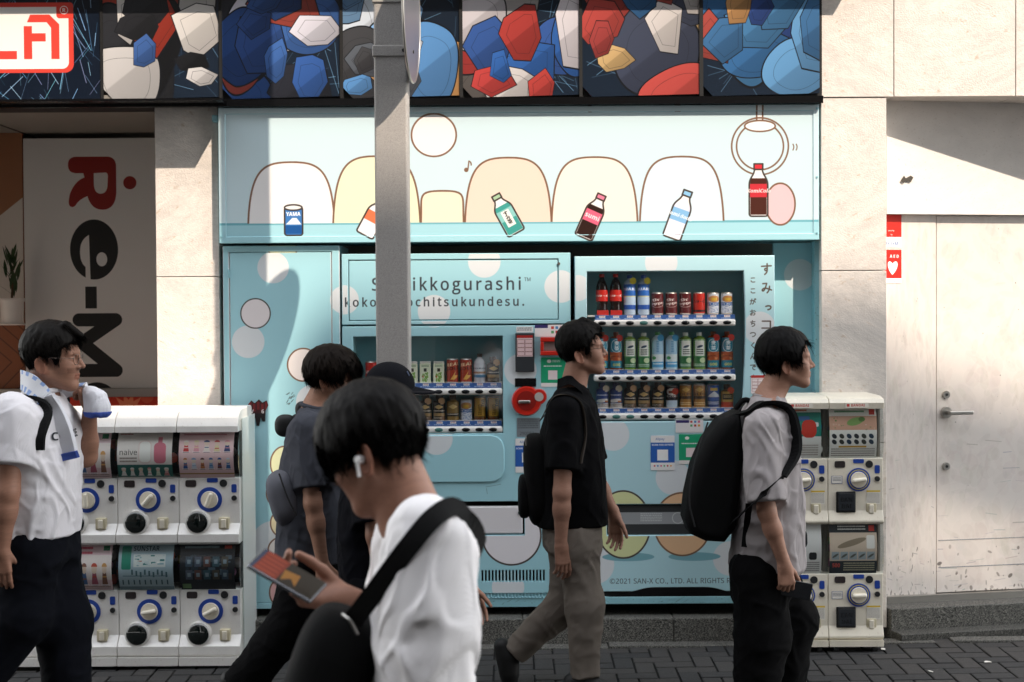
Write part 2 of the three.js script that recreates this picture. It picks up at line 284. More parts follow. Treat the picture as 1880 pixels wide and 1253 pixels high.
{
  const z = 0.055, v0 = -42, v1 = 180;
  const fr = thing('poster_lightbox', 'long black sign frame holding the row of posters above the machines', 'sign frame');
  part(fr, 'back_box', box(X(-420), Y(190), -0.28, X(1508), Y(-62), z - 0.02), mats.black);
  part(fr, 'lower_rail', box(X(-420), Y(194, z), z - 0.02, X(1508), Y(v1 + 1, z), z + 0.012), mats.blackGloss);
  const lip = part(fr, 'drip_lip', box(X(-420), Y(192), z + 0.012, X(424), Y(192) + 0.012, 0.2), mats.blackGloss);
  const us = [[-230, 190], [195, 407], [413, 628], [634, 847], [853, 1066], [1072, 1286], [1293, 1506]];
  us.forEach(([a, b], k) => { if (k) part(fr, 'mullion', box(X(us[k - 1][1], z), Y(v1, z), z - 0.02, X(a, z), Y(v0, z), z + 0.006), mats.black); });
  us.forEach(([a, b], k) => {
    const t = printTex(a, v0, b, v1, z, 2.2, (c) => {
      if (k) posterArt(c, a, v0, b, v1, platePalettes[k - 1], k);
      else {
        c.fillStyle = '#0b1626'; c.fillRect(a, v0, b - a, v1 - v0);
        for (let i = 0; i < 260; i++) { c.strokeStyle = `rgba(${Math.round(rr(120, 200))},${Math.round(rr(195, 235))},255,${rr(0.2, 0.85)})`; c.lineWidth = rr(0.4, 1.5); const x = rr(a, b), y = rr(v0, v1), an = rr(0.6, 2.5) * (rnd() < 0.5 ? 1 : -1), l = rr(20, 90); c.beginPath(); c.moveTo(x, y); c.lineTo(x + Math.cos(an) * l, y + Math.sin(an) * l); c.stroke(); }
        c.fillStyle = '#e0463a'; c.beginPath(); c.roundRect(-220, 2, 361, 128, 16); c.fill();
        c.fillStyle = '#f4f2ee'; c.beginPath(); c.roundRect(-212, 10, 344, 113, 12); c.fill();
        c.fillStyle = '#e0463a'; c.beginPath(); c.roundRect(110, 2, 31, 29, 6); c.fill();
        c.strokeStyle = '#f4f2ee'; c.lineWidth = 1.4; c.beginPath(); c.arc(124, 16, 7, 0, 7); c.stroke(); c.fillStyle = '#f4f2ee'; c.font = 'bold 10px sans-serif'; c.fillText('R', 120.5, 19.7);
        c.fillStyle = '#e2483c'; c.fillRect(-60, 90, 97, 15); c.fillRect(-60, 24, 17, 81);
        c.fillRect(50, 45, 15, 60); c.fillRect(60, 58, 30, 15);
        c.beginPath(); c.moveTo(56, 38); c.lineTo(62, 24); c.lineTo(97, 24); c.lineTo(115, 42); c.lineTo(115, 105); c.lineTo(100, 105); c.lineTo(100, 48); c.lineTo(92, 38); c.closePath(); c.fill();
      }
    });
    const s = new THREE.Shape(); const x0 = X(a, z), x1 = X(b, z), y0 = Y(v1, z), y1 = Y(v0, z), c = k ? 0.05 : 0;
    s.moveTo(x0 + c, y0); s.lineTo(x1, y0 + (k ? 0.012 : 0)); s.lineTo(x1, y1); s.lineTo(x0, y1); s.lineTo(x0, y0 + c * 1.1); s.closePath();
    const o = shade(new THREE.Mesh(slab(s, z, 0.012, 0), T(t, 0.3))); o.name = numbered(k ? 'poster' : 'logo_poster'); scene.add(o);
    tag(o, ['lit logo poster with red framed white plate and blue lines', 'poster of white and black plates beside the red logo poster', 'poster of blue, white and red plates beside the black and white one', 'pale blue and white poster partly hidden by the grey pole', 'poster of blue, white, red and grey plates right of the pole', 'red and dark grey poster with blue and cream plates', 'mostly blue poster beside the stone wall'][k], 'poster');
  });
}
// ================= pole with round sign =================
{
  const z = 1.15, x0 = X(690, z), x1 = X(751, z);
  const p = thing('street_pole', 'square grey painted steel pole standing before the drink machines', 'pole');
  part(p, 'shaft', rbox(x0, -0.1, z - 0.154, x1, 5.2, z, 0.012, 3), mats.pole);
  for (const v of [-4, 94]) { const y = Y(v, z); const c = part(p, 'clamp_band', rbox(x0 - 0.006, y - 0.026, z - 0.16, x1 + 0.006, y + 0.026, z + 0.006, 0.006), mats.pole); part(c, 'bolt', cyl([x1 - 0.015, y, z], [x1 - 0.015, y, z + 0.022], 0.008, 0.008, 6), mats.dark); part(c, 'bolt', cyl([x1, y, z - 0.03], [x1 + 0.03, y, z - 0.03], 0.008, 0.008, 8), mats.dark); }
  const s = thing('round_street_sign', 'round metal street sign seen edge on beside the pole', 'sign'); const y = Y(30, z);
  part(s, 'plate', new THREE.CylinderGeometry(0.3, 0.3, 0.004, 48).rotateZ(Math.PI / 2).rotateY(-0.06).translate(x1 + 0.022, y, z - 0.0), M('#9fa4ac', 0.35, { metalness: 0.8 }));
  part(s, 'rim', new THREE.TorusGeometry(0.3, 0.006, 8, 48).rotateY(Math.PI / 2 - 0.06).translate(x1 + 0.022, y, z), mats.steel);
}
// ================= entrance recess on the left =================
{
  const z = -1.25;
  const sg = thing('vertical_shop_sign', 'tall white sign with turned red and black lettering in the dark entrance', 'sign');
  const t = printTex(45, 248, 300, 760, z, 2, (c) => {
    c.fillStyle = '#dcdddc'; c.fillRect(45, 248, 255, 512);
    const red = '#8e1f18', blk = '#141414';
    const rowOf = (f) => f(c);
    // letters lie on their side: the top of the word points right
    c.fillStyle = red;
    c.beginPath(); c.moveTo(142, 284); c.lineTo(198, 284); c.quadraticCurveTo(216, 284, 216, 302); c.lineTo(216, 345); c.quadraticCurveTo(216, 381, 190, 381); c.quadraticCurveTo(170, 381, 163, 356); c.quadraticCurveTo(148, 362, 143, 370); c.quadraticCurveTo(138, 378, 132, 375); c.quadraticCurveTo(126, 372, 131, 352); c.quadraticCurveTo(140, 328, 158, 322); c.lineTo(156, 314); c.lineTo(142, 314); c.quadraticCurveTo(128, 313, 128, 299); c.quadraticCurveTo(128, 285, 142, 284); c.fill();
    c.fillStyle = '#dcdddc'; c.beginPath(); c.moveTo(175, 314); c.lineTo(197, 313); c.quadraticCurveTo(201, 314, 201, 320); c.lineTo(200, 338); c.quadraticCurveTo(198, 352, 187, 352); c.quadraticCurveTo(176, 351, 175, 336); c.closePath(); c.fill();
    c.fillStyle = red; c.beginPath(); c.arc(241, 332, 12, 0, 7); c.fill();
    c.fillStyle = blk; c.beginPath(); c.ellipse(174, 454, 44, 55, 0, 0, 7); c.fill();
    c.fillStyle = '#dcdddc'; c.beginPath(); c.ellipse(188, 472, 10, 13, 0, 0, 7); c.fill();
    c.beginPath(); c.moveTo(165, 427); c.quadraticCurveTo(148, 436, 148, 458); c.quadraticCurveTo(148, 478, 158, 486); c.lineTo(158, 510); c.lineTo(167, 510); c.closePath(); c.fill();
    c.fillStyle = blk; c.fillRect(157, 522, 21, 40);
    c.lineWidth = 24; c.strokeStyle = blk; c.lineJoin = 'round'; c.lineCap = 'round'; c.beginPath(); c.moveTo(145, 583); c.lineTo(212, 583); c.lineTo(150, 625); c.lineTo(212, 676); c.lineTo(145, 676); c.stroke();
    c.beginPath(); c.ellipse(176, 748, 44, 50, 0, 0, 7); c.fill();
  });
  part(sg, 'board', slab(rectShape(X(46, z), Y(712, z), X(296, z), Y(250, z)), z, 0.03, 0.002), T(t, 0.45));
  const mt = printTex(-300, 190, 46, 760, z, 1.6, (c) => {
    c.fillStyle = '#cfcac2'; c.fillRect(-300, 190, 350, 600);
    c.fillStyle = '#9a6a4a'; c.beginPath(); c.moveTo(-300, 190); c.lineTo(60, 190); c.lineTo(60, 345); c.lineTo(-10, 400); c.lineTo(-300, 520); c.fill();
    c.fillStyle = '#8a4f2c'; c.fillRect(-300, 590, 350, 200);
    c.strokeStyle = '#5d321a'; c.lineWidth = 2; for (let k = -20; k < 20; k++) { c.beginPath(); c.moveTo(-300 + k * 30, 590); c.lineTo(-220 + k * 30, 660); c.lineTo(-300 + k * 30, 740); c.stroke(); }
  });
  const mp = thing('interior_mural', 'printed panel of a white room and wood floor beside the tall sign', 'wall print');
  part(mp, 'panel', slab(rectShape(X(-300, z), Y(712, z), X(44, z), Y(200, z)), z - 0.005, 0.03, 0.002), T(mt, 0.4));
  { // potted plant
    const pl = thing('potted_plant', 'dark leafy plant in a white pot before the entrance print', 'plant', undefined, [X(24, z + 0.12), Y(592, z + 0.12), z + 0.14]);
    part(pl, 'pot', lathe([[0, 0], [0.075, 0], [0.08, 0.012], [0.06, 0.014], [0.068, 0.14], [0.075, 0.145], [0.075, 0.165], [0.065, 0.165], [0.06, 0.15], [0, 0.15]]), mats.white);
    const leaves = [];
    for (let k = 0; k < 26; k++) { const s = new THREE.Shape(); s.moveTo(0, 0); s.quadraticCurveTo(0.022, 0.06, 0, 0.13); s.quadraticCurveTo(-0.022, 0.06, 0, 0); const g = new THREE.ShapeGeometry(s, 4); g.rotateX(rr(0.2, 1)).rotateY(rr(0, 6.28)).translate(rr(-0.03, 0.03), 0.17 + k * 0.009, rr(-0.03, 0.03)); leaves.push(g); }
    part(pl, 'leaves', leaves, M('#2c4423', 0.6)); part(pl, 'stem', cyl([0, 0.15, 0], [0.01, 0.36, 0], 0.008, 0.005, 8), M('#4b3a24', 0.8));
  }
  const lc = thing('display_counter', 'red printed counter with metal edge under the tall sign', 'counter');
  const rt = printTex(-300, 715, 300, 900, z, 1.4, (c) => { c.fillStyle = '#cf3a22'; c.fillRect(-300, 715, 600, 190); c.fillStyle = '#dd5b3c'; for (let k = 0; k < 30; k++) { c.beginPath(); c.arc(rr(-300, 300), rr(720, 800), rr(3, 12), 0, 7); c.fill(); } c.fillStyle = '#e98a62'; c.beginPath(); for (let k = 0; k < 24; k++) { const a = k / 24 * 6.28, r = k % 2 ? 34 : 18; c.lineTo(238 + Math.cos(a) * r, 748 + Math.sin(a) * r); } c.fill(); });
  part(lc, 'front_panel', slab(rectShape(X(-300, z), 0.02, X(292, z), Y(724, z), 0), z + 0.05, 0.05, 0.002), T(rt, 0.35));
  part(lc, 'metal_edge', rbox(X(-300, z), Y(724, z), z, X(296, z), Y(708, z), z + 0.08, 0.006), mats.steel);
}
// ================= printed cabinet, header and drink machines =================
const GLYPH = {
  su: 'M10 28 L90 24 M56 6 L57 50 C57 66 36 68 36 54 C36 42 57 40 57 54 C58 72 50 86 36 96', mi: 'M20 18 L52 16 C46 40 34 84 18 78 C8 72 22 54 42 56 C62 58 78 66 92 72 M76 40 C76 62 70 82 56 94',
  xtu: 'M25 55 C50 45 82 45 80 66 C78 82 62 88 48 90', KO: 'M15 22 L82 22 L82 80 M12 80 L84 80', gu: 'M62 10 L25 50 L66 92 M70 30 L78 42 M84 22 L92 34',
  ra: 'M40 8 L58 18 M28 32 C28 50 26 60 28 66 C50 46 82 52 76 74 C70 90 52 94 38 94', si: 'M30 8 C28 50 26 90 46 90 C66 90 78 76 84 64', ko: 'M25 22 C45 18 60 20 76 20 M24 62 C22 84 50 86 82 80',
  ga: 'M10 36 C40 30 66 22 62 50 C60 72 54 90 38 82 M36 8 C32 40 24 70 10 90 M68 28 C76 36 84 50 86 60 M74 8 L82 20 M88 4 L96 16', o: 'M10 30 L62 26 M36 8 L36 78 C34 96 8 88 14 72 C24 52 84 44 82 68 C80 84 66 88 54 88 M70 20 L90 34',
  ti: 'M14 28 L82 22 M44 6 C40 30 34 46 28 62 C50 42 82 48 78 68 C74 86 54 92 38 94', tu: 'M10 34 C40 18 92 18 88 50 C84 74 60 82 42 84', ku: 'M66 8 L26 50 L70 94',
  n: 'M52 6 C40 36 26 66 14 94 C22 66 40 44 48 60 C54 78 50 94 66 92 C78 88 84 74 90 64', de: 'M10 24 L84 16 C56 30 38 54 48 76 C54 88 68 92 80 92 M66 38 L76 50 M80 30 L90 42',
  cha: 'M10 22 L90 22 M32 8 L32 34 M68 8 L68 34 M50 30 L16 58 M50 30 L84 58 M20 66 L80 66 M50 50 L50 96 M36 76 L24 92 M64 76 L78 92', mugi: 'M20 16 L80 16 M26 30 L74 30 M12 44 L88 44 M50 6 L50 44 M44 48 L20 70 M36 58 L74 56 C66 78 40 92 18 96 M36 66 C52 80 70 90 84 94',
};
function glyph(c, k, x, y, s, lw, col) { c.save(); c.translate(x - s / 2, y - s / 2); c.scale(s / 100, s / 100); c.strokeStyle = col; c.lineWidth = lw * 100 / s; c.lineCap = c.lineJoin = 'round'; c.stroke(new Path2D(GLYPH[k])); c.restore(); }
const LINE = '#7d5c48', INK = '#3d4248', PRINT = '#a5d5df', PALE = '#d3d8dc';
const dot = (c, x, y, r = 29) => { c.fillStyle = '#dde2e5'; c.beginPath(); c.arc(x, y, r, 0, 7); c.fill(); };
const ball = (c, x, y, rx, ry, fill, lw = 3.2, line = LINE) => { c.beginPath(); c.ellipse(x, y, rx, ry, 0, 0, 7); c.fillStyle = fill; c.fill(); c.strokeStyle = line; c.lineWidth = lw; c.stroke(); };
function dome(c, x0, x1, top, base, fill) {
  const m = (x0 + x1) / 2; c.beginPath(); c.moveTo(x0, base); c.bezierCurveTo(x0 + 4, top + 10, m - 50, top, m, top); c.bezierCurveTo(m + 50, top, x1 - 4, top + 10, x1, base); c.fillStyle = fill; c.fill(); c.strokeStyle = LINE; c.lineWidth = 3.4; c.stroke();
}
function drawnBottle(c, x, y, ang, L, body, label, cap, text, tcol) {
  c.save(); c.translate(x, y); c.rotate(ang); c.lineJoin = 'round'; c.strokeStyle = '#3f3733'; c.lineWidth = 3;
  c.beginPath(); c.moveTo(-7, -L * 0.42); c.bezierCurveTo(-8, -L * 0.28, -17, -L * 0.26, -17, -L * 0.1); c.lineTo(-17, L * 0.46); c.quadraticCurveTo(-16, L * 0.5, -12, L * 0.5); c.lineTo(12, L * 0.5); c.quadraticCurveTo(16, L * 0.5, 17, L * 0.46); c.lineTo(17, -L * 0.1); c.bezierCurveTo(17, -L * 0.26, 8, -L * 0.28, 7, -L * 0.42); c.closePath(); c.fillStyle = '#f0eeec'; c.fill();
  c.save(); c.clip(); c.fillStyle = body; c.fillRect(-15, -L * 0.24, 30, L * 0.71); c.fillStyle = label; c.fillRect(-18, -L * 0.13, 36, L * 0.26); c.restore(); c.stroke();
  c.fillStyle = cap; c.beginPath(); c.rect(-8, -L * 0.52, 16, L * 0.11); c.fill(); c.stroke();
  if (text === 'TEA') { c.fillStyle = '#f3f0e8'; c.fillRect(-8, -L * 0.1, 16, L * 0.4); glyph(c, 'su', 0, -L * 0.03, 9, 1.3, '#333'); glyph(c, 'mi', 0, L * 0.07, 9, 1.3, '#333'); glyph(c, 'cha', 0, L * 0.18, 10, 1.2, '#333'); }
  else if (text) { c.fillStyle = tcol; c.font = (text.length > 5 ? 'italic bold 9px serif' : 'bold 12px sans-serif'); c.textAlign = 'center'; c.fillText(text, 0, 4); }
  c.restore();
}
function frameEdge(o, u0, v0, u1, v1, z, t, m) { // thin raised frame of four bars
  part(o, 'frame', [box(X(u0, z), Y(v0 + t, z), z, X(u1, z), Y(v0, z), z + 0.008), box(X(u0, z), Y(v1, z), z, X(u1, z), Y(v1 - t, z), z + 0.008), box(X(u0, z), Y(v1 - t, z) + 0.0005, z, X(u0 + t, z), Y(v0 + t, z) - 0.0005, z + 0.008), box(X(u1 - t, z), Y(v1 - t, z) + 0.0005, z, X(u1, z), Y(v0 + t, z) - 0.0005, z + 0.008)], m);
}
{ // header board
  const z = 0.03, u0 = 404, u1 = 1505, v0 = 196, v1 = 444;
  const h = thing('printed_header_board', 'wide pale blue header board printed with rounded hills and drinks above the machines', 'sign board');
  const t = printTex(u0, v0, u1, v1, z, 1.8, (c) => {
    c.fillStyle = '#cde2e8'; c.fillRect(u0, v0, u1 - u0, v1 - v0);
    c.fillStyle = PRINT; c.fillRect(u0, 408, u1 - u0, 40); c.fillStyle = '#6fb1be'; c.fillRect(u0, 407, u1 - u0, 4);
    c.save(); c.beginPath(); c.rect(u0, v0, u1 - u0, 408 - v0); c.clip();
    dome(c, 457, 616, 296, 412, '#efeceb'); dome(c, 613, 773, 286, 412, '#e8eac8');
    ball(c, 799, 248, 41, 39, '#ece9e9'); dome(c, 774, 853, 350, 412, '#ebe2cb');
    dome(c, 855, 1014, 290, 412, '#ead2c2'); dome(c, 1014, 1172, 290, 412, '#f0e6da');
    dome(c, 1176, 1330, 290, 412, '#d4e5ee'); c.restore();
    // claw of a crane game with its prize
    c.strokeStyle = LINE; c.lineWidth = 3; c.fillStyle = '#f1f5f5'; c.beginPath(); c.rect(1391, 190, 11, 36); c.fill(); c.stroke();
    c.beginPath(); c.arc(1397, 272, 52, 0, 7); c.stroke(); c.beginPath(); c.arc(1397, 272, 43, 0, 7); c.stroke();
    c.beginPath(); c.ellipse(1397, 235, 28, 10, 0, 0, 7); c.fill(); c.stroke();
    c.lineWidth = 2; for (const x of [1457, 1463]) { c.beginPath(); c.moveTo(x, 268); c.quadraticCurveTo(x + 4, 273, x, 280); c.stroke(); }
    ball(c, 1434, 378, 27, 38, '#e8c0c4'); 
    // drinks
    c.lineJoin = 'round'; c.save(); c.translate(540, 404); c.fillStyle = '#3f78b8'; c.strokeStyle = '#3f3733'; c.lineWidth = 3; c.beginPath(); c.roundRect(-16, -26, 33, 52, 5); c.fill(); c.fillStyle = '#1c5596'; c.fillRect(-15, 8, 31, 15); c.fillStyle = '#dfe8ee'; c.beginPath(); c.moveTo(-14, 6); c.lineTo(-2, -6); c.lineTo(6, -6); c.lineTo(15, 6); c.fill(); c.beginPath(); c.roundRect(-16, -26, 33, 52, 5); c.stroke(); c.fillStyle = '#f0ede8'; c.beginPath(); c.ellipse(0, -25, 16, 5, 0, 0, 7); c.fill(); c.stroke(); c.fillStyle = '#fff'; c.font = 'bold 9.5px sans-serif'; c.textAlign = 'center'; c.fillText('YAMA', 0, -10); c.restore();
    drawnBottle(c, 688, 398, 0.5, 74, '#eceaf0', '#e2764e', '#e9e3da', '', '#fff');
    drawnBottle(c, 931, 394, -0.5, 78, '#3f9a92', '#8cc6c2', '#a9c8a4', 'TEA', '#333');
    drawnBottle(c, 1089, 399, 0.42, 84, '#2e1a14', '#e0637f', '#e57f98', 'sumi', '#f4e3e6');
    drawnBottle(c, 1249, 397, 0.35, 90, '#e3e4f4', '#85b8e0', '#8ec3e6', 'Sumi-Soda', '#f2f6fa');
    drawnBottle(c, 1394, 353, 0, 94, '#4a231a', '#c9323c', '#d8323c', 'KomiCola', '#f5e9e6');
    c.strokeStyle = LINE; c.lineWidth = 2.4; c.beginPath(); c.moveTo(861, 312); c.lineTo(863, 296); c.quadraticCurveTo(868, 298, 867, 304); c.stroke(); c.fillStyle = LINE; c.beginPath(); c.arc(858, 312, 4, 0, 7); c.fill();
  });
  const pm = T(t, 0.35);
  part(h, 'box', box(X(u0, z), Y(v1, z), -0.42, X(u1, z), Y(v0, z), z - 0.0205), mats.teal);
  part(h, 'front_board', slab(rectShape(X(u0 + 12, z), Y(v1 - 11, z), X(u1 - 10, z), Y(v0 + 11, z)), z - 0.004, 0.016, 0.002), pm);
  const edge = new THREE.Shape(); { const a = rectShape(X(u0, z), Y(v1, z), X(u1, z), Y(v0, z)); a.holes.push(rectShape(X(u0 + 13, z), Y(v1 - 12, z), X(u1 - 11, z), Y(v0 + 12, z), 0, THREE.Path)); part(h, 'surround', slab(a, z, 0.02, 0.003), pm); }
  part(h, 'bracket', rbox(X(394), Y(222), -0.03, X(404, z) - 0.002, Y(210), 0.02, 0.003), mats.teal);
  [[1499, 205], [1499, 432], [1499, 330], [410, 432]].map(([u, v]) => cyl([X(u), Y(v), z], [X(u), Y(v), z + 0.004], 0.006, 0.005, 10)).forEach((q) => part(h, 'rivet', q, mats.teal));
}
{ // side cabinet door
  const z = 0.0, u0 = 410, u1 = 624, v0 = 449, v1 = 1118;
  const cb = thing('printed_side_cabinet', 'tall blue polka dot cabinet with hinged door beside the stone pillar', 'cabinet');
  const t = printTex(u0, v0, u1, v1, z, 1.8, (c) => {
    c.fillStyle = PRINT; c.fillRect(u0, v0, u1 - u0, v1 - v0);
    for (const [x, y, r] of [[502, 489, 29], [632, 549, 26], [455, 625, 30], [572, 735, 30], [500, 1000, 45], [640, 860, 30]]) dot(c, x, y, r);
    ball(c, 469, 573, 27, 27, '#e6dfe0', 2.2, '#4a4542'); ball(c, 556, 668, 29, 30, '#f1e8e4', 2.6); 
    ball(c, 520, 850, 26, 32, '#dfe2b8', 2.6); ball(c, 510, 905, 24, 26, '#efe3d0', 2.6); ball(c, 520, 960, 27, 27, '#f3e6bd', 2.6); ball(c, 512, 1010, 24, 24, '#f4ece6', 2.6); ball(c, 530, 1050, 34, 26, '#f5ead0', 2.6); ball(c, 508, 1088, 18, 24, '#eab8b4', 2.6);
    c.strokeStyle = 'rgba(60,70,75,0.7)'; c.lineWidth = 1; for (let k = 0; k < 16; k++) { const x = 530 + rr(-7, 7), y = 732 + rr(-10, 10); c.beginPath(); c.moveTo(x, y); c.lineTo(x + rr(2, 7), y - rr(2, 6)); c.stroke(); }
  });
  const pm = T(t, 0.35);
  part(cb, 'carcass', box(X(u0), Y(v1), -0.45, X(u1), Y(v0), -0.021), mats.teal);
  const a = rectShape(X(u0), Y(v1), X(u1), Y(v0)); a.holes.push(rectShape(X(421), Y(1108), X(610), Y(460), 0, THREE.Path)); part(cb, 'surround', slab(a, z, 0.02, 0.003), pm);
  part(cb, 'door', slab(rectShape(X(422.3), Y(1107), X(608.7), Y(461.3)), z - 0.003, 0.017, 0.003), pm);
  for (const v of [500, 780, 1040]) part(cb, 'hinge', cyl([X(421), Y(v + 8), z + 0.002], [X(421), Y(v - 8), z + 0.002], 0.006, 0.006, 10), mats.teal);
  const s = thing('group_sticker', 'small dark red cut out sticker on the blue cabinet', 'sticker');
  part(s, 'print', slab((() => { const q = new THREE.Shape(); const pts = [[454, 740], [460, 733], [466, 738], [474, 731], [480, 737], [488, 733], [491, 742], [486, 752], [485, 772], [480, 772], [477, 764], [474, 780], [469, 780], [467, 764], [464, 776], [459, 775], [458, 756]]; pts.forEach(([u, v], i) => q[i ? 'lineTo' : 'moveTo'](X(u), Y(v))); return q; })(), 0.0012, 0.003, 0), T(printTex(450, 728, 494, 784, 0, 4, (c) => { c.fillStyle = '#3d1416'; c.fillRect(450, 728, 44, 60); c.fillStyle = '#7c1f22'; for (let k = 0; k < 5; k++) c.fillRect(455 + k * 7.5, 736 + (k % 2) * 3, 5, 14); c.fillStyle = '#1a1012'; c.fillRect(450, 757, 44, 30); c.fillStyle = '#f1efec'; c.font = 'bold 10px sans-serif'; c.fillText('V', 458, 757); c.fillText('6', 478, 757); }), 0.5));
}
const mediaDots = (c, arr) => arr.forEach(([x, y, r]) => dot(c, x, y, r));
function smallPrint(c, x, y, w, h, rows, col) { c.fillStyle = col; for (let k = 0; k < rows; k++) { let q = x; while (q < x + w) { const l = rr(1.5, 5); c.fillRect(q, y + k * h / rows, Math.min(l, x + w - q), h / rows * 0.5); q += l + 0.8; } } }
function sticker(name, label, cat, u0, v0, u1, v1, z, draw, r = 2) {
  const o = shade(new THREE.Mesh(slab(rectShape(X(u0, z), Y(v1, z), X(u1, z), Y(v0, z), S(r)), z + 0.0022, 0.003, 0), T(printTex(u0, v0, u1, v1, z, 4, draw), 0.4))); o.name = numbered(name); scene.add(o); return tag(o, label, cat);
}
function buttonStrip(parent, u0, u1, v0, v1, z, us, lit = []) {
  const y0 = Y(v1, z), y1 = Y(v0, z), s = part(parent, 'button_strip', rbox(X(u0, z), y0, z - 0.035, X(u1, z), y1, z + 0.012, 0.012, 3), mats.white);
  us.forEach((u, k) => { const b = part(s, 'button', new THREE.SphereGeometry(1, 14, 8).scale(0.023, 0.0115, 0.008).translate(X(u, z), (y0 + y1) / 2, z + 0.011), lit.includes(k) ? M('#3f6f68', 0.3) : mats.blackGloss); });
}
function priceRail(parent, u0, u1, v0, v1, z, us) {
  part(parent, 'price_rail', slab(rectShape(X(u0, z), Y(v1, z), X(u1, z), Y(v0, z)), z, 0.006, 0), T(printTex(u0, v0, u1, v1, z, 6, (c) => { c.fillStyle = '#3763a8'; c.fillRect(u0, v0, u1 - u0, v1 - v0); us.forEach((u) => { c.fillStyle = '#e8e8e6'; c.fillRect(u - 5, v0 + 1, 11, 4); c.fillStyle = '#c03a34'; c.font = '3.6px sans-serif'; c.fillText('¥160', u - 3.4, v0 + 4.2); smallPrint(c, u - 10, v0 + 6, 18, 3, 1, '#a9bfe2'); }); }), 0.5));
}
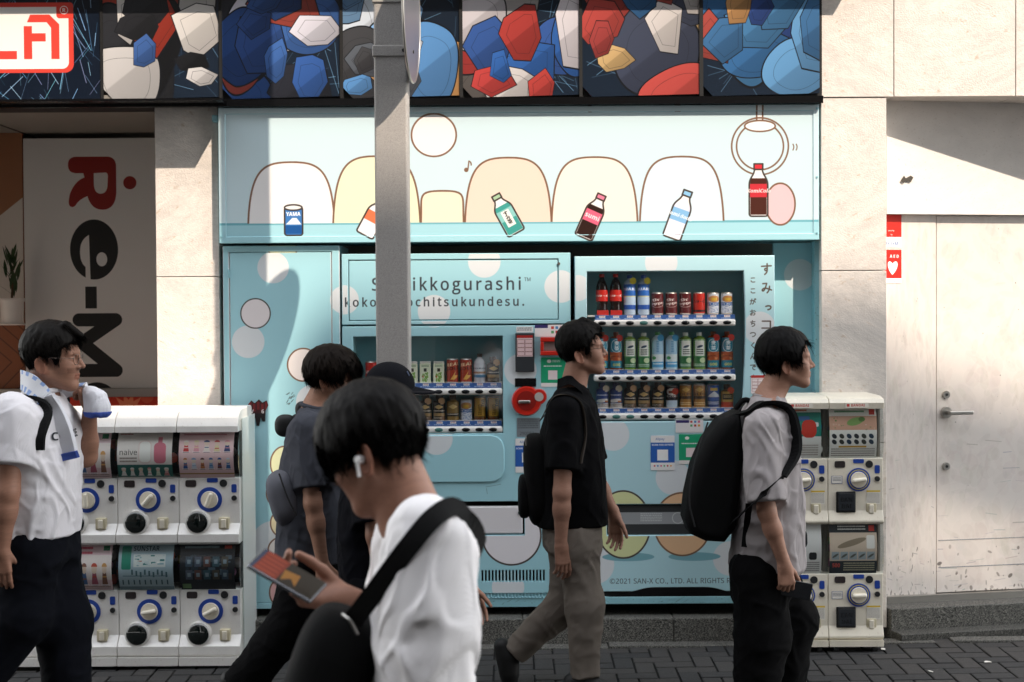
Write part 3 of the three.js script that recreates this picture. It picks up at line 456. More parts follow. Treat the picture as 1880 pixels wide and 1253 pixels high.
// --- drink containers ---
const labelCache = {};
function labelMat(key, draw) { return labelCache[key] ??= T(canvasTex(256, 256, draw), 0.35); }
const txt = (c, s, x, y, font, col, rot = 0) => { c.save(); c.translate(x, y); c.rotate(rot); c.font = font; c.fillStyle = col; c.textAlign = 'center'; c.fillText(s, 0, 0); c.restore(); };
const RANGE = {
  cola_bottle: { kind: 'bottle', cap: '#c6251c', liquid: '#1d0b07', h: 0.222, label: [0.075, 0.135], draw: (c) => { c.fillStyle = '#c9271d'; c.fillRect(0, 0, 256, 256); txt(c, 'Coca-Cola', 128, 150, 'italic bold 64px serif', '#f4ece6'); }, foot: '#c9271d' },
  sport_bottle: { kind: 'bottle', cap: '#2b5bb0', liquid: '#b6c9dc', h: 0.215, label: [0.03, 0.165], draw: (c) => { c.fillStyle = '#bcd3ea'; c.fillRect(0, 0, 256, 256); c.fillStyle = '#2f6dc4'; c.fillRect(0, 0, 256, 120); c.fillStyle = '#2a57ae'; c.fillRect(0, 210, 256, 46); c.fillStyle = '#d8cf6a'; c.fillRect(0, 118, 256, 8); txt(c, 'AQUARIUS', 128, 62, 'bold 38px sans-serif', '#eaf3fb'); }, badge: '#e3d23c' },
  pepper_can: { kind: 'can', base: '#5d1d1f', h: 0.122, draw: (c) => { c.fillStyle = '#5d1b1e'; c.fillRect(0, 0, 256, 256); c.strokeStyle = '#e6d8d2'; c.lineWidth = 4; c.beginPath(); c.ellipse(128, 120, 60, 56, -0.4, 0.4, 5); c.stroke(); txt(c, 'Dr', 122, 96, 'bold 44px serif', '#f3ebe6', -0.2); txt(c, 'Pepper', 128, 140, 'bold 40px serif', '#f3ebe6', -0.2); } },
  zero_can: { kind: 'can', base: '#c22a1c', h: 0.122, draw: (c) => { c.fillStyle = '#c32a1c'; c.fillRect(0, 0, 256, 256); txt(c, 'Coca-Cola', 128, 120, 'italic bold 56px serif', '#1a1212'); c.fillStyle = '#2a1212'; c.fillRect(60, 214, 140, 26); } },
  cola_can: { kind: 'can', base: '#c8281c', h: 0.122, draw: (c) => { c.fillStyle = '#c9271d'; c.fillRect(0, 0, 256, 256); txt(c, 'Coca-Cola', 128, 140, 'italic bold 60px serif', '#f4ece6'); } },
  latte_can: { kind: 'can', base: '#c9d4e2', h: 0.12, draw: (c) => { c.fillStyle = '#d7dde6'; c.fillRect(0, 0, 256, 256); c.fillStyle = '#4a78b4'; for (let k = 0; k < 60; k++) c.fillRect(rr(0, 256), rr(150, 256), 12, 6); c.fillStyle = '#c78e52'; c.beginPath(); c.arc(128, 70, 44, 0, 7); c.fill(); c.fillStyle = '#d9b23c'; c.fillRect(108, 58, 40, 34); c.fillStyle = '#3567ad'; c.fillRect(0, 116, 256, 40); txt(c, 'CAFE AU LAIT', 128, 145, 'bold 24px sans-serif', '#f2f2f0'); } },
  barley_bottle: { kind: 'square', cap: '#7d3a1a', liquid: '#8a4318', h: 0.205, label: [0.012, 0.172], draw: (c) => { c.fillStyle = '#1c8aa6'; c.fillRect(0, 0, 256, 256); c.fillStyle = '#b8552a'; c.fillRect(0, 120, 256, 74); for (let k = 0; k < 30; k++) { c.fillStyle = ['#e08a4a', '#f0c070', '#8a3a18'][k % 3]; c.fillRect(rr(0, 250), rr(122, 186), 18, 10); } c.strokeStyle = '#e8f2f4'; c.lineWidth = 5; c.beginPath(); c.ellipse(128, 66, 40, 54, 0, 0, 7); c.stroke(); glyph(c, 'mugi', 128, 42, 40, 5, '#eef6f8'); glyph(c, 'cha', 128, 86, 40, 5, '#eef6f8'); txt(c, '600', 128, 240, 'bold 34px sans-serif', '#e3d860'); }, badge: '#d23a2c' },
  green_tea_bottle: { kind: 'square', cap: '#dfe4dc', liquid: '#7da33a', h: 0.2, label: [0.012, 0.165], draw: (c) => { c.fillStyle = '#4f9a58'; c.fillRect(0, 0, 256, 256); c.fillStyle = '#b9d79a'; for (let k = 0; k < 8; k++) { c.fillRect(k * 34, 0, 10, 150); c.fillRect(0, k * 20, 256, 5); } c.fillStyle = '#eff1e8'; c.fillRect(92, 12, 72, 140); c.fillStyle = '#2d4a60'; c.beginPath(); c.ellipse(128, 66, 22, 10, -0.4, 0, 7); c.fill(); smallPrint(c, 104, 90, 48, 56, 3, '#38443c'); c.fillStyle = '#2e7a44'; c.fillRect(0, 160, 256, 96); c.fillStyle = '#cfe0b0'; c.beginPath(); c.arc(150, 190, 24, 0, 7); c.fill(); smallPrint(c, 80, 222, 96, 28, 2, '#e6efe2'); } },
  water_bottle: { kind: 'square', cap: '#2f8a4a', liquid: '#cfe6f2', h: 0.205, label: [0.012, 0.16], draw: (c) => { c.fillStyle = '#a9d2ea'; c.fillRect(0, 0, 256, 256); c.fillStyle = '#e9f2f2'; c.fillRect(0, 130, 256, 70); c.fillStyle = '#58aede'; c.fillRect(0, 200, 256, 50); c.fillStyle = '#3a9a5a'; c.beginPath(); c.arc(100, 165, 16, 0, 7); c.fill(); smallPrint(c, 120, 8, 16, 110, 7, '#3c86b8'); smallPrint(c, 90, 212, 80, 26, 1, '#f0f6fa'); }, badge: '#4aa6d8' },
  blue_coffee_bottle: { kind: 'stubby', cap: '#23315c', h: 0.142, label: [0.006, 0.1], draw: (c) => { c.fillStyle = '#27407e'; c.fillRect(0, 0, 256, 256); c.fillStyle = '#e3e0da'; c.fillRect(0, 190, 256, 66); c.fillStyle = '#dcd6cc'; c.beginPath(); c.ellipse(120, 150, 50, 26, -0.3, 0, 7); c.fill(); c.fillStyle = '#b4713c'; c.fillRect(140, 150, 30, 26); smallPrint(c, 80, 60, 90, 30, 1, '#e6e8f0'); smallPrint(c, 70, 205, 110, 40, 2, '#6a4a3a'); }, badge: '#d9cdb8' },
  black_coffee_bottle: { kind: 'stubby', cap: '#181412', h: 0.142, label: [0.006, 0.1], draw: (c) => { c.fillStyle = '#191513'; c.fillRect(0, 0, 256, 256); c.fillStyle = '#d8b878'; c.beginPath(); c.moveTo(128, 26); c.lineTo(162, 60); c.lineTo(128, 94); c.lineTo(94, 60); c.fill(); c.fillStyle = '#a98a5c'; c.fillRect(0, 150, 256, 44); smallPrint(c, 76, 110, 104, 26, 1, '#e6ded0'); c.fillStyle = '#6a4a36'; c.beginPath(); c.arc(160, 225, 30, 0, 7); c.fill(); smallPrint(c, 60, 210, 90, 36, 2, '#cfc4b2'); }, badge: '#c9a27a' },
  gold_coffee_bottle: { kind: 'stubby', cap: '#3a2c1c', h: 0.142, label: [0.006, 0.1], draw: (c) => { c.fillStyle = '#8c7038'; c.fillRect(0, 0, 256, 256); c.fillStyle = '#2a2018'; c.fillRect(0, 150, 256, 50); c.fillStyle = '#d9bd7a'; c.beginPath(); c.moveTo(128, 20); c.lineTo(162, 56); c.lineTo(128, 92); c.lineTo(94, 56); c.fill(); smallPrint(c, 76, 160, 104, 26, 1, '#e6ded0'); } },
  cocoa_can: { kind: 'can', base: '#3a2824', h: 0.125, draw: (c) => { c.fillStyle = '#2f2a30'; c.fillRect(0, 0, 256, 256); c.fillStyle = '#c9dbe8'; c.fillRect(0, 170, 256, 86); c.fillStyle = '#efe9e2'; c.beginPath(); c.arc(128, 62, 46, 0, 7); c.fill(); c.fillStyle = '#8a4a34'; c.fillRect(100, 50, 50, 30); txt(c, 'ICE COCOA', 128, 130, 'bold 26px sans-serif', '#e6e0d8'); }, badge: '#c04a38' },
  gold_can: { kind: 'can', base: '#b0782c', h: 0.132, draw: (c) => { c.fillStyle = '#b37c30'; c.fillRect(0, 0, 256, 256); c.fillStyle = '#e2bb62'; c.beginPath(); c.moveTo(128, 20); c.lineTo(160, 50); c.lineTo(128, 80); c.lineTo(96, 50); c.fill(); txt(c, 'GOLDEN', 128, 116, 'bold 40px sans-serif', '#2a1c10'); c.fillStyle = '#3a2814'; c.fillRect(0, 126, 256, 34); smallPrint(c, 60, 200, 140, 40, 2, '#f0dcae'); } },
  blue_can: { kind: 'can', base: '#1f55a8', h: 0.132, draw: (c) => { c.fillStyle = '#1f55a8'; c.fillRect(0, 0, 256, 256); c.fillStyle = '#dde6ee'; c.beginPath(); c.moveTo(70, 140); c.lineTo(128, 70); c.lineTo(190, 140); c.fill(); c.fillStyle = '#d9b43c'; c.fillRect(100, 30, 56, 34); c.fillStyle = '#1a3c80'; c.fillRect(0, 180, 256, 70); smallPrint(c, 60, 195, 140, 40, 2, '#e6ecf4'); } },
  lemon_tea_bottle: { kind: 'stubby', cap: '#3a2c1c', h: 0.128, label: [0.006, 0.09], draw: (c) => { c.fillStyle = '#c9a04c'; c.fillRect(0, 0, 256, 256); c.fillStyle = '#c8472a'; c.fillRect(0, 170, 256, 86); c.fillStyle = '#1d1614'; c.fillRect(90, 40, 76, 90); smallPrint(c, 98, 60, 60, 50, 3, '#e2c98a'); }, badge: '#d4532c' },
  juice_box: { kind: 'box', base: '#dfe6c8', h: 0.118, draw: (c) => { c.fillStyle = '#e4ead0'; c.fillRect(0, 0, 256, 256); c.fillStyle = '#7fae4a'; for (let k = 0; k < 40; k++) { c.beginPath(); c.arc(rr(60, 200), rr(110, 230), rr(8, 18), 0, 7); c.fill(); } c.fillStyle = '#2c2f28'; c.fillRect(96, 60, 70, 44); c.fillStyle = '#c84838'; c.beginPath(); c.arc(80, 170, 16, 0, 7); c.fill(); smallPrint(c, 40, 14, 180, 30, 2, '#4a7a3c'); } },
  energy_can: { kind: 'can', base: '#b03a1c', h: 0.134, draw: (c) => { c.fillStyle = '#a8361c'; c.fillRect(0, 0, 256, 256); txt(c, 'REAL', 128, 70, 'bold italic 48px sans-serif', '#f0dcae', -0.2); txt(c, 'GOLD', 128, 118, 'bold italic 48px sans-serif', '#1c1210', -0.2); c.fillStyle = '#e6b85a'; c.beginPath(); c.moveTo(150, 130); c.lineTo(110, 230); c.lineTo(136, 230); c.lineTo(120, 256); c.lineTo(176, 180); c.lineTo(140, 180); c.fill(); } },
  coffee_water_bottle: { kind: 'bottle', cap: '#3a3632', liquid: '#c9cdd2', h: 0.158, label: [0.03, 0.1], draw: (c) => { c.fillStyle = '#c9cfd4'; c.fillRect(0, 0, 256, 256); txt(c, 'GEORGIA', 128, 90, 'bold 40px sans-serif', '#22344a'); c.fillStyle = '#a8805e'; c.fillRect(0, 140, 256, 40); c.fillStyle = '#3f7fa8'; c.fillRect(0, 200, 256, 56); } },
  max_can: { kind: 'can', base: '#b98a24', h: 0.134, draw: (c) => { c.fillStyle = '#bd8f28'; c.fillRect(0, 0, 256, 256); c.strokeStyle = '#2c1f10'; c.lineWidth = 8; c.strokeRect(84, -10, 92, 230); txt(c, 'MAX', 138, 60, 'bold 40px sans-serif', '#20150a', Math.PI / 2); txt(c, 'COFFEE', 118, 140, 'bold 34px sans-serif', '#20150a', Math.PI / 2); c.fillStyle = '#6a3a18'; c.fillRect(0, 226, 256, 30); } },
};
const proto = {};
function makeDrink(key) {
  const d = RANGE[key], g = new THREE.Group(); g.name = d.kind === 'can' ? 'drink_can' : d.kind === 'box' ? 'juice_carton' : 'drink_bottle';
  const lm = labelMat(key, d.draw), h = d.h;
  if (d.kind === 'can') {
    const r = 0.0315; part(g, 'can_wall', new THREE.CylinderGeometry(r, r, h - 0.016, 24, 1, true).translate(0, h / 2, 0).rotateY(Math.PI), lm);
    part(g, 'can_end', [lathe([[0, 0.004], [r - 0.008, 0.002], [r - 0.005, 0], [r, 0.008]]), lathe([[r, h - 0.008], [r - 0.004, h - 0.001], [r - 0.006, h - 0.001], [r - 0.007, h - 0.005], [0, h - 0.005]])], M('#c9c6c0', 0.3, { metalness: 0.8 }));
  } else if (d.kind === 'box') {
    part(g, 'carton', (() => { const q = new RoundedBoxGeometry(0.058, h - 0.012, 0.05, 2, 0.003).translate(0, (h - 0.012) / 2, 0); return q; })(), lm);
    part(g, 'top_fold', rbox(-0.029, h - 0.012, -0.006, 0.029, h, 0.006, 0.002), mats.white);
  } else {
    const r = d.kind === 'stubby' ? 0.0325 : 0.0318, neck = d.kind === 'stubby' ? 0.017 : 0.0125, cap = d.kind === 'stubby' ? 0.026 : 0.018;
    const top = d.label[1];
    const prof = [[0, 0], [r - 0.004, 0], [r, 0.006], [r, top], [r * 0.93, top + (h - cap - top) * 0.3], [r * 0.66, top + (h - cap - top) * 0.68], [neck, h - cap - 0.006], [neck, h - cap]];
    if (key === 'cola_bottle') prof.splice(3, 0, [r * 0.98, 0.02], [r * 0.86, 0.055], [r, 0.075]);
    const bm = d.kind === 'stubby' ? lm : M(d.liquid, 0.12, {});
    part(g, 'bottle_body', lathe(prof), d.kind === 'stubby' ? M(key === 'blue_coffee_bottle' ? '#27407e' : key === 'black_coffee_bottle' ? '#191513' : '#8c7038', 0.3, { metalness: 0.4 }) : bm);
    part(g, 'label_band', new THREE.CylinderGeometry(r + 0.0008, r + 0.0008, d.label[1] - d.label[0], 24, 1, true).translate(0, (d.label[0] + d.label[1]) / 2, 0).rotateY(Math.PI), lm);
    part(g, 'cap', lathe([[neck, h - cap], [neck + 0.002, h - cap], [neck + 0.002, h - 0.001], [neck, h], [0, h]]), M(d.cap, 0.4));
    if (d.foot) part(g, 'foot_tag', rbox(-0.031, 0, 0.028, 0.031, 0.026, 0.036, 0.001), M(d.foot, 0.5));
  }
  if (d.badge) part(g, 'round_badge', cyl([0.016, h - 0.032, 0.03], [0.016, h - 0.032, 0.032], 0.018, 0.018, 20), M(d.badge, 0.5));
  return g;
}
const LOOK = {
  cola_bottle: ['dark cola bottle with red label and cap', 'bottle'], sport_bottle: ['tall blue and white sports drink bottle with yellow badge', 'bottle'], pepper_can: ['maroon soda can with white oval lettering', 'can'], zero_can: ['red cola can with black script', 'can'], cola_can: ['red cola can with white script', 'can'], latte_can: ['white and blue iced coffee can', 'can'], barley_bottle: ['blue barley tea bottle with round red badge', 'bottle'], green_tea_bottle: ['green tea bottle with white panel', 'bottle'], water_bottle: ['clear pale blue water bottle with green cap', 'bottle'], blue_coffee_bottle: ['short navy coffee bottle with white base', 'bottle'], black_coffee_bottle: ['short black coffee bottle with gold diamond', 'bottle'], gold_coffee_bottle: ['short bronze coffee bottle', 'bottle'], cocoa_can: ['dark cocoa can with pale lower half', 'can'], gold_can: ['tall golden coffee can with dark lettering', 'can'], blue_can: ['tall blue coffee can with white peak', 'can'], lemon_tea_bottle: ['small tan and red tea bottle', 'bottle'], juice_box: ['pale green juice carton with fruit print', 'carton'], energy_can: ['slim rust red energy drink can', 'can'], coffee_water_bottle: ['clear coffee bottle with dark cap', 'bottle'], max_can: ['yellow coffee can with vertical black lettering', 'can'],
};
function stock(keys, us, v, z, where) {
  keys.forEach((k, i) => {
    if (!k) return;
    const p = proto[k] ??= makeDrink(k), o = p.clone(); o.name = numbered(p.name); o.position.set(X(us[i], z), Y(v, z), z); o.rotation.y = rr(-0.12, 0.12); scene.add(o);
    tag(o, LOOK[k][0] + ' on ' + where, LOOK[k][1], keys.filter((q) => q === k).length > 1 ? LOOK[k][0] + 's on ' + where : undefined);
  });
}
// --- left drink machine ---
{
  const z = 0.0, u0 = 628, u1 = 1048, v0 = 465, v1 = 1118;
  const m = thing('drink_machine', 'light blue drink machine with red coin plate and lettered upper panel', 'vending machine', 'drink machines');
  const t = printTex(u0, v0, u1, v1, z, 1.8, (c) => {
    c.fillStyle = PRINT; c.fillRect(u0, v0, u1 - u0, v1 - v0);
    mediaDots(c, [[632, 549, 27], [890, 480, 30], [797, 571, 30], [1030, 527, 30], [800, 805, 30], [955, 680, 30], [930, 1080, 30], [690, 960, 30], [1036, 905, 30]]);
    c.fillStyle = INK; c.strokeStyle = INK; c.lineWidth = 0.7; c.lineJoin = 'round'; c.font = '31px sans-serif';
    const spaced = (s, x, y, gap) => { for (const ch of s) { c.fillText(ch, x, y); c.strokeText(ch, x, y); x += c.measureText(ch).width + gap; } return x; };
    const wOf = (s, gap) => [...s].reduce((a, ch) => a + c.measureText(ch).width + gap, 0);
    spaced('Sumikkogurashi', 963 - wOf('Sumikkogurashi', 4.2), 532, 4.2); c.font = '9px sans-serif'; c.fillText('TM', 963, 517);
    c.font = '22px sans-serif'; spaced('koko ga ochitsukundesu.', 968 - wOf('koko ga ochitsukundesu.', 4), 562, 4);
    ball(c, 845, 990, 34, 60, '#efe0c4', 3, '#453c38'); ball(c, 937, 985, 54, 54, '#ebe7ea', 3, '#453c38'); 
    c.fillStyle = '#6fa7b2'; for (const x of [845, 937]) { c.beginPath(); c.ellipse(x, 1038, 44, 7, 0, 0, 7); c.globalCompositeOperation = 'destination-over'; c.globalCompositeOperation = 'source-over'; }
    c.strokeStyle = 'rgba(70,90,95,0.5)'; c.lineWidth = 0.8; c.beginPath(); c.moveTo(890, 895); c.lineTo(918, 890); c.moveTo(891, 897); c.lineTo(893, 908); c.stroke();
  });
  const pm = T(t, 0.3);
  const win = [648, 617, 923, 796];
  // carcass
  part(m, 'carcass', [box(X(u0), Y(v1), -0.5, X(u0) + 0.02, Y(v0), -0.03), box(X(u1) - 0.02, Y(v1), -0.5, X(u1), Y(v0), -0.03), box(X(u0) + 0.02, Y(v0) - 0.02, -0.5, X(u1) - 0.02, Y(v0), -0.03), box(X(u0) + 0.02, Y(v1), -0.5, X(u1) - 0.02, Y(v0) - 0.02, -0.48)], mats.tealDark);
  const a = rectShape(X(u0), Y(v1 - 26), X(u1), Y(598)); a.holes.push(rectShape(X(win[0]), Y(win[3]), X(win[2]), Y(win[1]), 0, THREE.Path), rectShape(X(740), Y(984), X(961), Y(922), 0, THREE.Path));
  const vents = []; for (let r = 0; r < 2; r++) for (let k = 0; k < 19; k++) { const u = 881 + k * 6.3, v = 1049 + r * 29; a.holes.push(rectShape(X(u), Y(v + 21), X(u + 3.4), Y(v), 0.004, THREE.Path)); }
  part(m, 'front_door', slab(a, z, 0.03, 0.004), pm);
  part(m, 'lower_rail', rbox(X(u0), Y(v1), -0.03, X(u1), Y(v1 - 25), -0.006, 0.004), mats.teal);
  const up = rectShape(X(u0), Y(595), X(u1), Y(v0)); up.holes.push(rectShape(X(640), Y(588), X(1026), Y(476), 0, THREE.Path)); part(m, 'upper_frame', slab(up, z, 0.03, 0.004), pm);
  part(m, 'lettered_panel', slab(rectShape(X(641.5), Y(586.5), X(1024.5), Y(477.5)), z - 0.004, 0.02, 0.003), pm);
  part(m, 'vent_backing', box(X(875), Y(1106), -0.08, X(1003), Y(1044), -0.05), mats.dark);
  part(m, 'lower_bulge', (() => { const s = rectShape(X(640), Y(886), X(925), Y(799), 0.09); return slab(s, z + 0.009, 0.012, 0.006); })(), pm);
  // display case
  const zi = -0.17;
  part(m, 'display_case', [box(X(win[0]) - 0.01, Y(win[3]), zi - 0.01, X(win[2]) + 0.01, Y(win[1]) + 0.01, zi), box(X(win[0]) - 0.012, Y(win[3]), zi, X(win[0]), Y(win[1]), -0.03), box(X(win[2]), Y(win[3]), zi, X(win[2]) + 0.012, Y(win[1]), -0.03), box(X(win[0]), Y(win[1]), zi, X(win[2]), Y(win[1]) + 0.01, -0.03), box(X(win[0]), Y(win[3]) - 0.004, zi, X(win[2]), Y(win[3]) + 0.003, -0.03)], mats.tealIn);
  const us = Array.from({ length: 10 }, (_, k) => 681 + k * 24.9);
  for (const [vb] of [[703], [773]]) { part(m, 'shelf', box(X(650), Y(vb + 3), zi, X(921), Y(vb), -0.045), mats.white); priceRail(m, 660, 920, vb, vb + 10, -0.04, us); buttonStrip(m, 650, 922, vb + 10, vb + 22, -0.012, us.map((u) => u - 1), vb > 750 ? [5] : []); }
  part(m, 'window_glass', box(X(win[0]) + 0.001, Y(win[3]), -0.008, X(win[2]) - 0.001, Y(win[1]), -0.006), mats.glass);
  stock(['cola_can', 'cola_can', 'cola_can', 'juice_box', 'juice_box', 'juice_box', 'energy_can', 'energy_can', 'coffee_water_bottle', 'black_coffee_bottle'], us, 703, -0.085, 'upper of two shelves');
  stock(['max_can', 'cola_can', 'latte_can', 'black_coffee_bottle', 'black_coffee_bottle', 'black_coffee_bottle', 'gold_coffee_bottle', 'latte_can', 'max_can', 'max_can'], us, 773, -0.085, 'lower of two shelves');
  // delivery flap
  part(m, 'flap_recess', box(X(738), Y(986), -0.16, X(963), Y(920), -0.1), mats.black);
  const fl = part(m, 'delivery_flap', rbox(X(742), Y(982), -0.05, X(958), Y(931), -0.002, 0.008), M('#e4e0e2', 0.3)); part(fl, 'flap_lock', cyl([X(953), Y(943), -0.003], [X(953), Y(943), 0.004], 0.011, 0.011, 14), mats.dark);
  // payment column
  const tm = part(m, 'card_terminal', rbox(X(946), Y(683), 0, X(981), Y(612), 0.016, 0.004), M('#33363a', 0.4));
  part(tm, 'terminal_screen', slab(rectShape(X(949), Y(655), X(978), Y(616)), 0.0172, 0.002, 0), T(printTex(949, 616, 978, 655, 0, 5, (c) => { c.fillStyle = '#e2c4c4'; c.fillRect(949, 616, 29, 39); c.fillStyle = '#b4302c'; c.fillRect(949, 616, 29, 5); c.strokeStyle = '#8a5a5a'; c.lineWidth = 0.6; for (let k = 0; k < 4; k++) c.strokeRect(950, 624 + k * 7.5, 13, 6.5), c.strokeRect(964, 624 + k * 7.5, 13, 6.5); }), 0.2));
  const ba = part(m, 'bill_slot', [rbox(X(992), Y(653), 0, X(1039), Y(645), 0.03, 0.004), rbox(X(992), Y(645) + 0.0005, 0, X(998), Y(628) - 0.0005, 0.03, 0.004), rbox(X(1033), Y(645) + 0.0005, 0, X(1039), Y(628) - 0.0005, 0.03, 0.004), rbox(X(992), Y(628), 0, X(1039), Y(620), 0.03, 0.004)], mats.red);
  part(ba, 'bill_plate', rbox(X(998), Y(645), 0, X(1033), Y(628), 0.014, 0.003), M('#8c7c78', 0.3));
  const cp = part(m, 'coin_plate', [cyl([X(966), Y(737), 0], [X(966), Y(737), 0.022], 0.08, 0.074, 36), cyl([X(989), Y(729), 0], [X(989), Y(729), 0.0235], 0.042, 0.038, 28)], mats.red);
  part(cp, 'coin_slot', cyl([X(966), Y(736), 0.02], [X(966), Y(736), 0.0245], 0.052, 0.052, 28), mats.redDark); part(cp, 'return_lever', rbox(X(951), Y(741), 0.02, X(973), Y(735), 0.034, 0.006), mats.steel); part(cp, 'return_cup', cyl([X(989), Y(729), 0.02], [X(989), Y(729), 0.026], 0.024, 0.024, 20), M('#b9b0aa', 0.4));
  part(m, 'display_strip', rbox(X(945), Y(711), 0, X(984), Y(695), 0.004, 0.002), mats.blackGloss);
  part(m, 'door_lock', cyl([X(1027), Y(485), 0], [X(1027), Y(485), 0.004], 0.008, 0.008, 14), mats.steel);
  sticker('notice_sticker', 'white payment notice above the red bill slot', 'sticker', 982, 597, 1040, 619, z, (c) => { c.fillStyle = '#ece9e8'; c.fillRect(982, 597, 58, 22); c.fillStyle = '#38306a'; c.fillRect(982, 597, 24, 6); for (let k = 0; k < 6; k++) { c.fillStyle = ['#c8453a', '#4a8ac0', '#d86a8a', '#58a86a', '#b83430', '#e0a040'][k]; c.fillRect(1012 + (k % 3) * 8, 600 + Math.floor(k / 3) * 8, 5, 5); } });
  sticker('notice_sticker', 'small white label above the card terminal', 'sticker', 948, 600, 979, 611, z, (c) => { c.fillStyle = '#e4e3e3'; c.fillRect(948, 600, 31, 11); smallPrint(c, 950, 602, 26, 7, 2, '#66686e'); });
  sticker('green_payment_sticker', 'green payment sticker under the red bill slot', 'sticker', 993, 657, 1038, 711, z, (c) => { c.fillStyle = '#1fa273'; c.fillRect(993, 657, 45, 54); c.fillStyle = '#eceae6'; c.fillRect(993, 704, 45, 7); c.beginPath(); c.ellipse(1008, 664, 4, 3.2, 0, 0, 7); c.fill(); smallPrint(c, 1014, 662, 14, 5, 2, '#e6f2ec'); smallPrint(c, 998, 672, 33, 4, 1, '#f2f6f2'); c.fillStyle = '#ecdcdc'; c.fillRect(1006, 681, 17, 17); });
  sticker('grey_notice', 'grey notice with stamped number under the coin plate', 'sticker', 948, 768, 991, 803, z, (c) => { c.fillStyle = '#7d858a'; c.fillRect(948, 768, 43, 35); smallPrint(c, 950, 771, 38, 18, 5, '#4c5256'); c.fillStyle = '#3c4246'; c.font = '8px sans-serif'; c.fillText('290083', 953, 800); });
  sticker('blue_payment_sticker', 'blue and white payment sticker below the grey notice', 'sticker', 945, 806, 987, 869, z, (c) => { c.fillStyle = '#2e62b4'; c.fillRect(945, 806, 42, 63); c.fillStyle = '#eceae8'; c.fillRect(945, 806, 42, 13); c.fillRect(945, 858, 42, 11); c.fillStyle = '#2a5aa8'; c.font = '6px sans-serif'; c.fillText('Alipay', 953, 814); c.fillStyle = '#f2f2f0'; c.font = 'bold 4.6px sans-serif'; c.fillText('SCAN FOR OFFERS', 946.5, 826); c.fillRect(957, 832, 18, 18); });
  sticker('rating_plate', 'grey rating plate beside the vent slots', 'plate', 1006, 1047, 1030, 1092, z, (c) => { c.fillStyle = '#8a9294'; c.fillRect(1006, 1047, 24, 45); c.fillStyle = '#c8cccc'; c.fillRect(1006, 1074, 24, 18); smallPrint(c, 1008, 1050, 20, 20, 6, '#50585c'); smallPrint(c, 1008, 1077, 20, 13, 4, '#6a7276'); });
}
